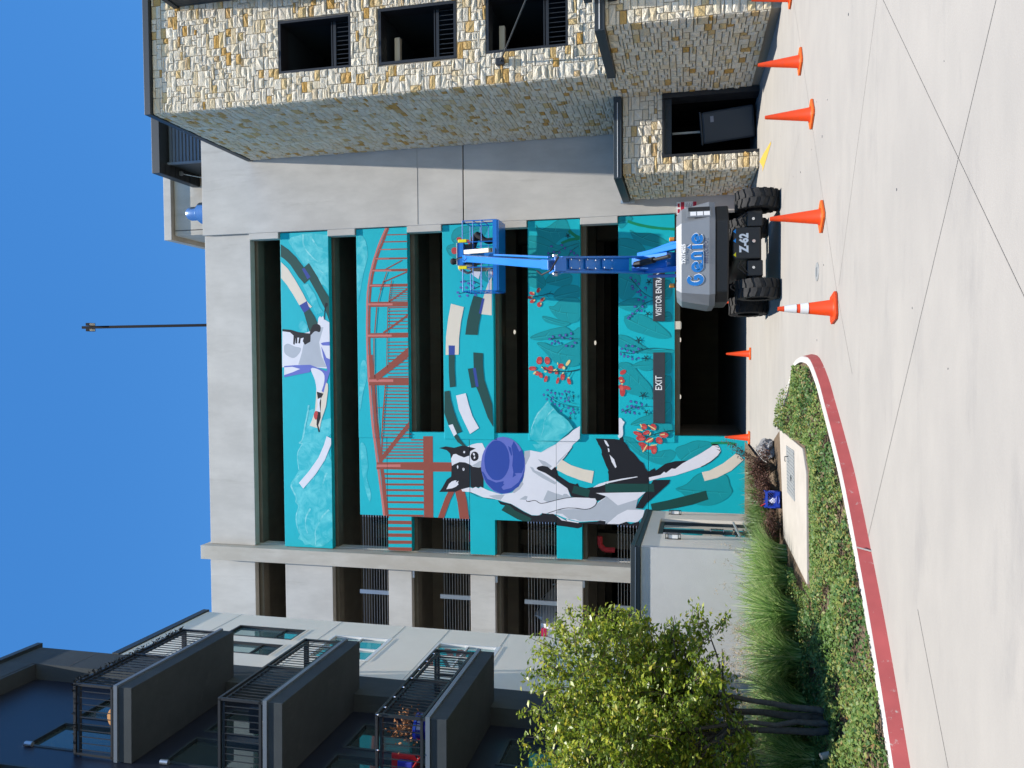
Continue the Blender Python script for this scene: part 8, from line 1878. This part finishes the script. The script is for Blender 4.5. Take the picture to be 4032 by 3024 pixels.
# trailing ground cover
GC = [(-.13, 13.5), (-.12, 12.4), (-.41, 11.5), (-.68, 11.03), (-1.13, 10.3), (-1.57, 9.68), (-2.2, 8.93), (-2.8, 8.27), (-3.43, 7.7), (-5.0, 6.35), (-7.2, 6.5), (-7.4, 11.2), (-6.2, 13.6), (-4.6, 14.6), (-3.75, 14.6), (-3.56, 12.3), (-1.75, 12.42), (-1.35, 12.85), (-1.36, 15.95), (-1.3, 16.0), (-.55, 14.7)]
rg = np.random.default_rng(11); N = 120000; px_ = rg.uniform(-7.4, 0, N); py_ = rg.uniform(6.4, 16.1, N); ok = inside(px_, py_, GC); px_, py_ = px_[ok], py_[ok]
hgt = .12+.05*np.sin(px_*3.1+1)*np.cos(py_*2.3)+.04*np.sin(px_*7+py_*5); bare = (np.sin(px_*2.7+.5)*np.sin(py_*3.3+1.0)+.35*np.sin(px_*9+py_*7)) > .66
keep = ~bare | (rg.uniform(0, 1, len(px_)) < .12); dist = np.hypot(px_, py_); keep &= rg.uniform(0, 1, len(px_)) < np.clip(1.15-.03*(dist-8), .75, 1)
px_, py_, hgt = px_[keep], py_[keep], hgt[keep]
P = np.stack([px_, py_, .09+hgt*rg.uniform(.35, 1.0, len(px_))**.6+np.where(rg.uniform(0, 1, len(px_)) < .02, rg.uniform(0, .06, len(px_)), 0)], 1)
P[:, 2] = .09+(P[:, 2]-.09)*np.where((px_ > -3.7) & (px_ < -1.3) & (py_ < 13), np.clip((12.35-py_)/1.3, .12, 1), 1)
rn = np.clip(.45+.34*np.sin(px_*1.3+py_*.9)*np.cos(py_*1.9-.6)+.15*np.sin(px_*4+py_*3)+rg.normal(0, .19, len(px_)), 0, .999)
o = bpy.data.objects.new('ground_cover', fast_mesh('ground_cover', leaf_quads(P, (0, -.6, 1.5), .028, .55, rg), 0, 4, 'leaf_cover', rn)); link(o); tag(o, 'low glossy trailing ground cover filling the kerbed bed', 'ground cover', kind='stuff')

# tree with several stems
rg = np.random.default_rng(21); TR = empty('small_tree', (-4.62, 10.42, .05)); tag(TR, 'small multi stemmed evergreen tree with yellow green leaves before the balconies', 'tree')
tk = MB(); ends = []
def limb(p, d, r_, ln, depth):
    n = 3; pts = [p]
    for k in range(n):
        d = (d+Vector(rg.normal(0, .13, 3))+Vector((0, 0, .03))).normalized(); pts.append(pts[-1]+d*ln/n)
    for k in range(n): tk.tube(pts[k], pts[k+1], r_*(1-.22*k/n*1.3), r_*(1-.22*(k+1)/n*1.3), 7 if depth < 2 else 4, caps=False)
    if depth >= 3: ends.append((pts[0], pts[-1])); return
    for k in range(3 if depth else 4):
        a = rg.uniform(0, 2*math.pi); s = Vector((math.cos(a), math.sin(a), rg.uniform(-.25, .65))).normalized()
        limb(pts[-1 if k < 2 else 2], (d*.55+s).normalized(), r_*.58, ln*rg.uniform(.62, .82), depth+1)
stems = [((.0, .0, 0), (.10, .05), 1.38, .042), ((-.09, .06, 0), (-.07, .16), 1.5, .05), ((-.17, -.05, 0), (-.19, .0), 1.4, .045), ((-.05, -.12, 0), (-.08, -.16), 1.3, .036)]
for b, (dx, dy), h, r_ in stems:
    p = Vector(b); pts = [p]
    for k in range(5): pts.append(p+Vector((dx*(k+1)/5+rg.normal(0, .012), dy*(k+1)/5+rg.normal(0, .012), h*(k+1)/5)))
    for k in range(5): tk.tube(pts[k], pts[k+1], r_*(1.15-.09*k), r_*(1.15-.09*(k+1)), 9, caps=False)
    for q in range(4): a = rg.uniform(0, 2*math.pi); limb(pts[-1], Vector((math.cos(a)*.8, math.sin(a)*.8, rg.uniform(.35, 1.1))).normalized(), r_*.6, .62, 1)
    limb(pts[-1], Vector((dx, dy, 1)).normalized(), r_*.7, .75, 0)
tk.build('trunk', 'bark', TR, smooth=True)
cen = np.array((-.38, .0, 2.58)); rad = np.array((1.42, 1.3, 1.36)); P = []
tw = MB()
def in_crown(p, k=1.0): return (((np.array(p)-cen)/rad)**2).sum() < k
segs = [(a, b) for a, b in ends if in_crown(b, 1.1)]
for _ in range(1050):                                    # fill the crown with leafy twigs, clumped
    v = rg.normal(0, 1, 3); v /= np.linalg.norm(v); rr = rg.uniform(.25, 1.0)**.5; p = cen+v*rad*rr*(1+.18*math.sin(3.1*v[0]*2+v[2]*5)+.14*math.sin(7*v[1]+4*v[2]+3*v[0])); dd = (v*.8+rg.normal(0, .5, 3)+np.array((0, 0, .25))); dd /= np.linalg.norm(dd)
    if p[2] < 1.15: continue
    segs.append((Vector(p), Vector(p+dd*rg.uniform(.18, .42))))
for a, b in segs:
    tw.tube(a, b, .006, .003, 4, caps=False); n = int(rg.integers(20, 36))
    for _ in range(n): P.append(np.array(a.lerp(b, rg.uniform(.1, 1.05)))+rg.normal(0, .045, 3))
tw.build('twigs', 'twig', TR); P = np.array(P); P = P[P[:, 2] > 1.0]
rn = np.clip(rg.normal(.45, .24, len(P))+.12*np.sin(P[:, 0]*4)*np.sin(P[:, 2]*4), 0, .999)
link(bpy.data.objects.new('crown', fast_mesh('crown', leaf_quads(P, (.1, -.9, .9), .042, .44, rg), 0, 4, 'leaf_tree', rn)), TR)

# boulder, milk crate, path light
bo = bmesh.new(); bmesh.ops.create_icosphere(bo, subdivisions=3, radius=1); rr = random.Random(4)
for v in bo.verts:
    k = 1+.16*math.sin(v.co.x*5+1)*math.cos(v.co.y*4)+.10*math.sin(v.co.z*9+v.co.x*6); v.co = Vector((v.co.x*.24*k, v.co.y*.30*k, max(-.12, v.co.z*.22*k)))
me = bpy.data.meshes.new('boulder'); bo.to_mesh(me); bo.free(); me.materials.append(MAT['rock']); o = bpy.data.objects.new('boulder', me); link(o); o.location = (-1.98, 17.35, .2); tag(o, 'grey landscape boulder beside the brown shrub', 'boulder')
cr = empty('milk_crate', (-2.82, 15.93, .125), R(6)); tag(cr, 'blue lattice milk crate standing at the back of the concrete pad', 'crate')
q, H_ = .165, .28
f = MB(); f.box(-q, q, -q, q, .0, .015)
for z0, z1 in ((.0, .09), (.235, .28)):
    for a in ((-q, q, -q, -q+.012), (-q, q, q-.012, q), (-q, -q+.012, -q, q), (q-.012, q, -q, q)): f.box(*a, z0, z1)
for sx in (-1, 1):
    for sy in (-1, 1): f.box(sx*q-.022 if sx > 0 else -q, q if sx > 0 else -q+.022, sy*q-.022 if sy > 0 else -q, q if sy > 0 else -q+.022, 0, H_)
f.build('shell', 'crate_blue', cr)
for k in range(-6, 7):
    for s in (-1, 1):
        x0, z0 = k*.05, .09; x1, z1 = x0+s*.145, .235
        def cl(x, z, ox, oz):
            if x < -q+.02: t = (-q+.02-ox)/(x-ox); return (-q+.02, oz+t*(z-oz))
            if x > q-.02: t = (q-.02-ox)/(x-ox); return (q-.02, oz+t*(z-oz))
            return (x, z)
        if abs(x0) > q-.02: continue
        x1, z1 = cl(x1, z1, x0, z0); b = MB(); b.bar((x0, -q+.006, z0), (x1, -q+.006, z1), .008, .008, (0, 1, 0)); b.build('lattice_bar', 'crate_blue', cr)
        b = MB(); b.bar((q-.006, x0, z0), (q-.006, x1, z1), .008, .008, (1, 0, 0)); b.build('lattice_bar', 'crate_blue', cr)
e = MB(); pts = [(.09*math.cos(t)*1, -q-.004, .045+.03*math.sin(t)) for t in [2*math.pi*i/20 for i in range(21)]]; e.path(pts, .004, 4); e.build('embossed_ring', 'crate_blue', cr)
sp = tag(empty('hand_sprayer', (-2.85, 15.95, .145)), 'red and white hand sprayer lying inside the blue crate', 'sprayer'); b = MB(); b.lathe([(0, 0), (.05, 0), (.055, .02), (.055, .12), (.02, .17), (.02, .2)], 14); b.build('bottle', 'white_metal', sp, smooth=True); b = MB(); b.bar((-.05, 0, .21), (.05, -.02, .22), .03, .035); b.tube((-.05, 0, .21), (-.12, 0, .33), .012); b.build('trigger_head', 'red_fabric', sp)
pl = tag(empty('path_light', (-4.80, 9.72, .1)), 'short pale cylinder path light tilted in the ground cover below the tree', 'path light')
b = MB(); b.tube((0, 0, .13), (-.02, -.06, .27), .038, n=16); b.build('hood', 'grate_grey', pl, smooth=True); b = MB(); b.tube((0, 0, .13), (0, 0, -.1), .014, n=8); b.build('stake', 'dark_metal', pl)
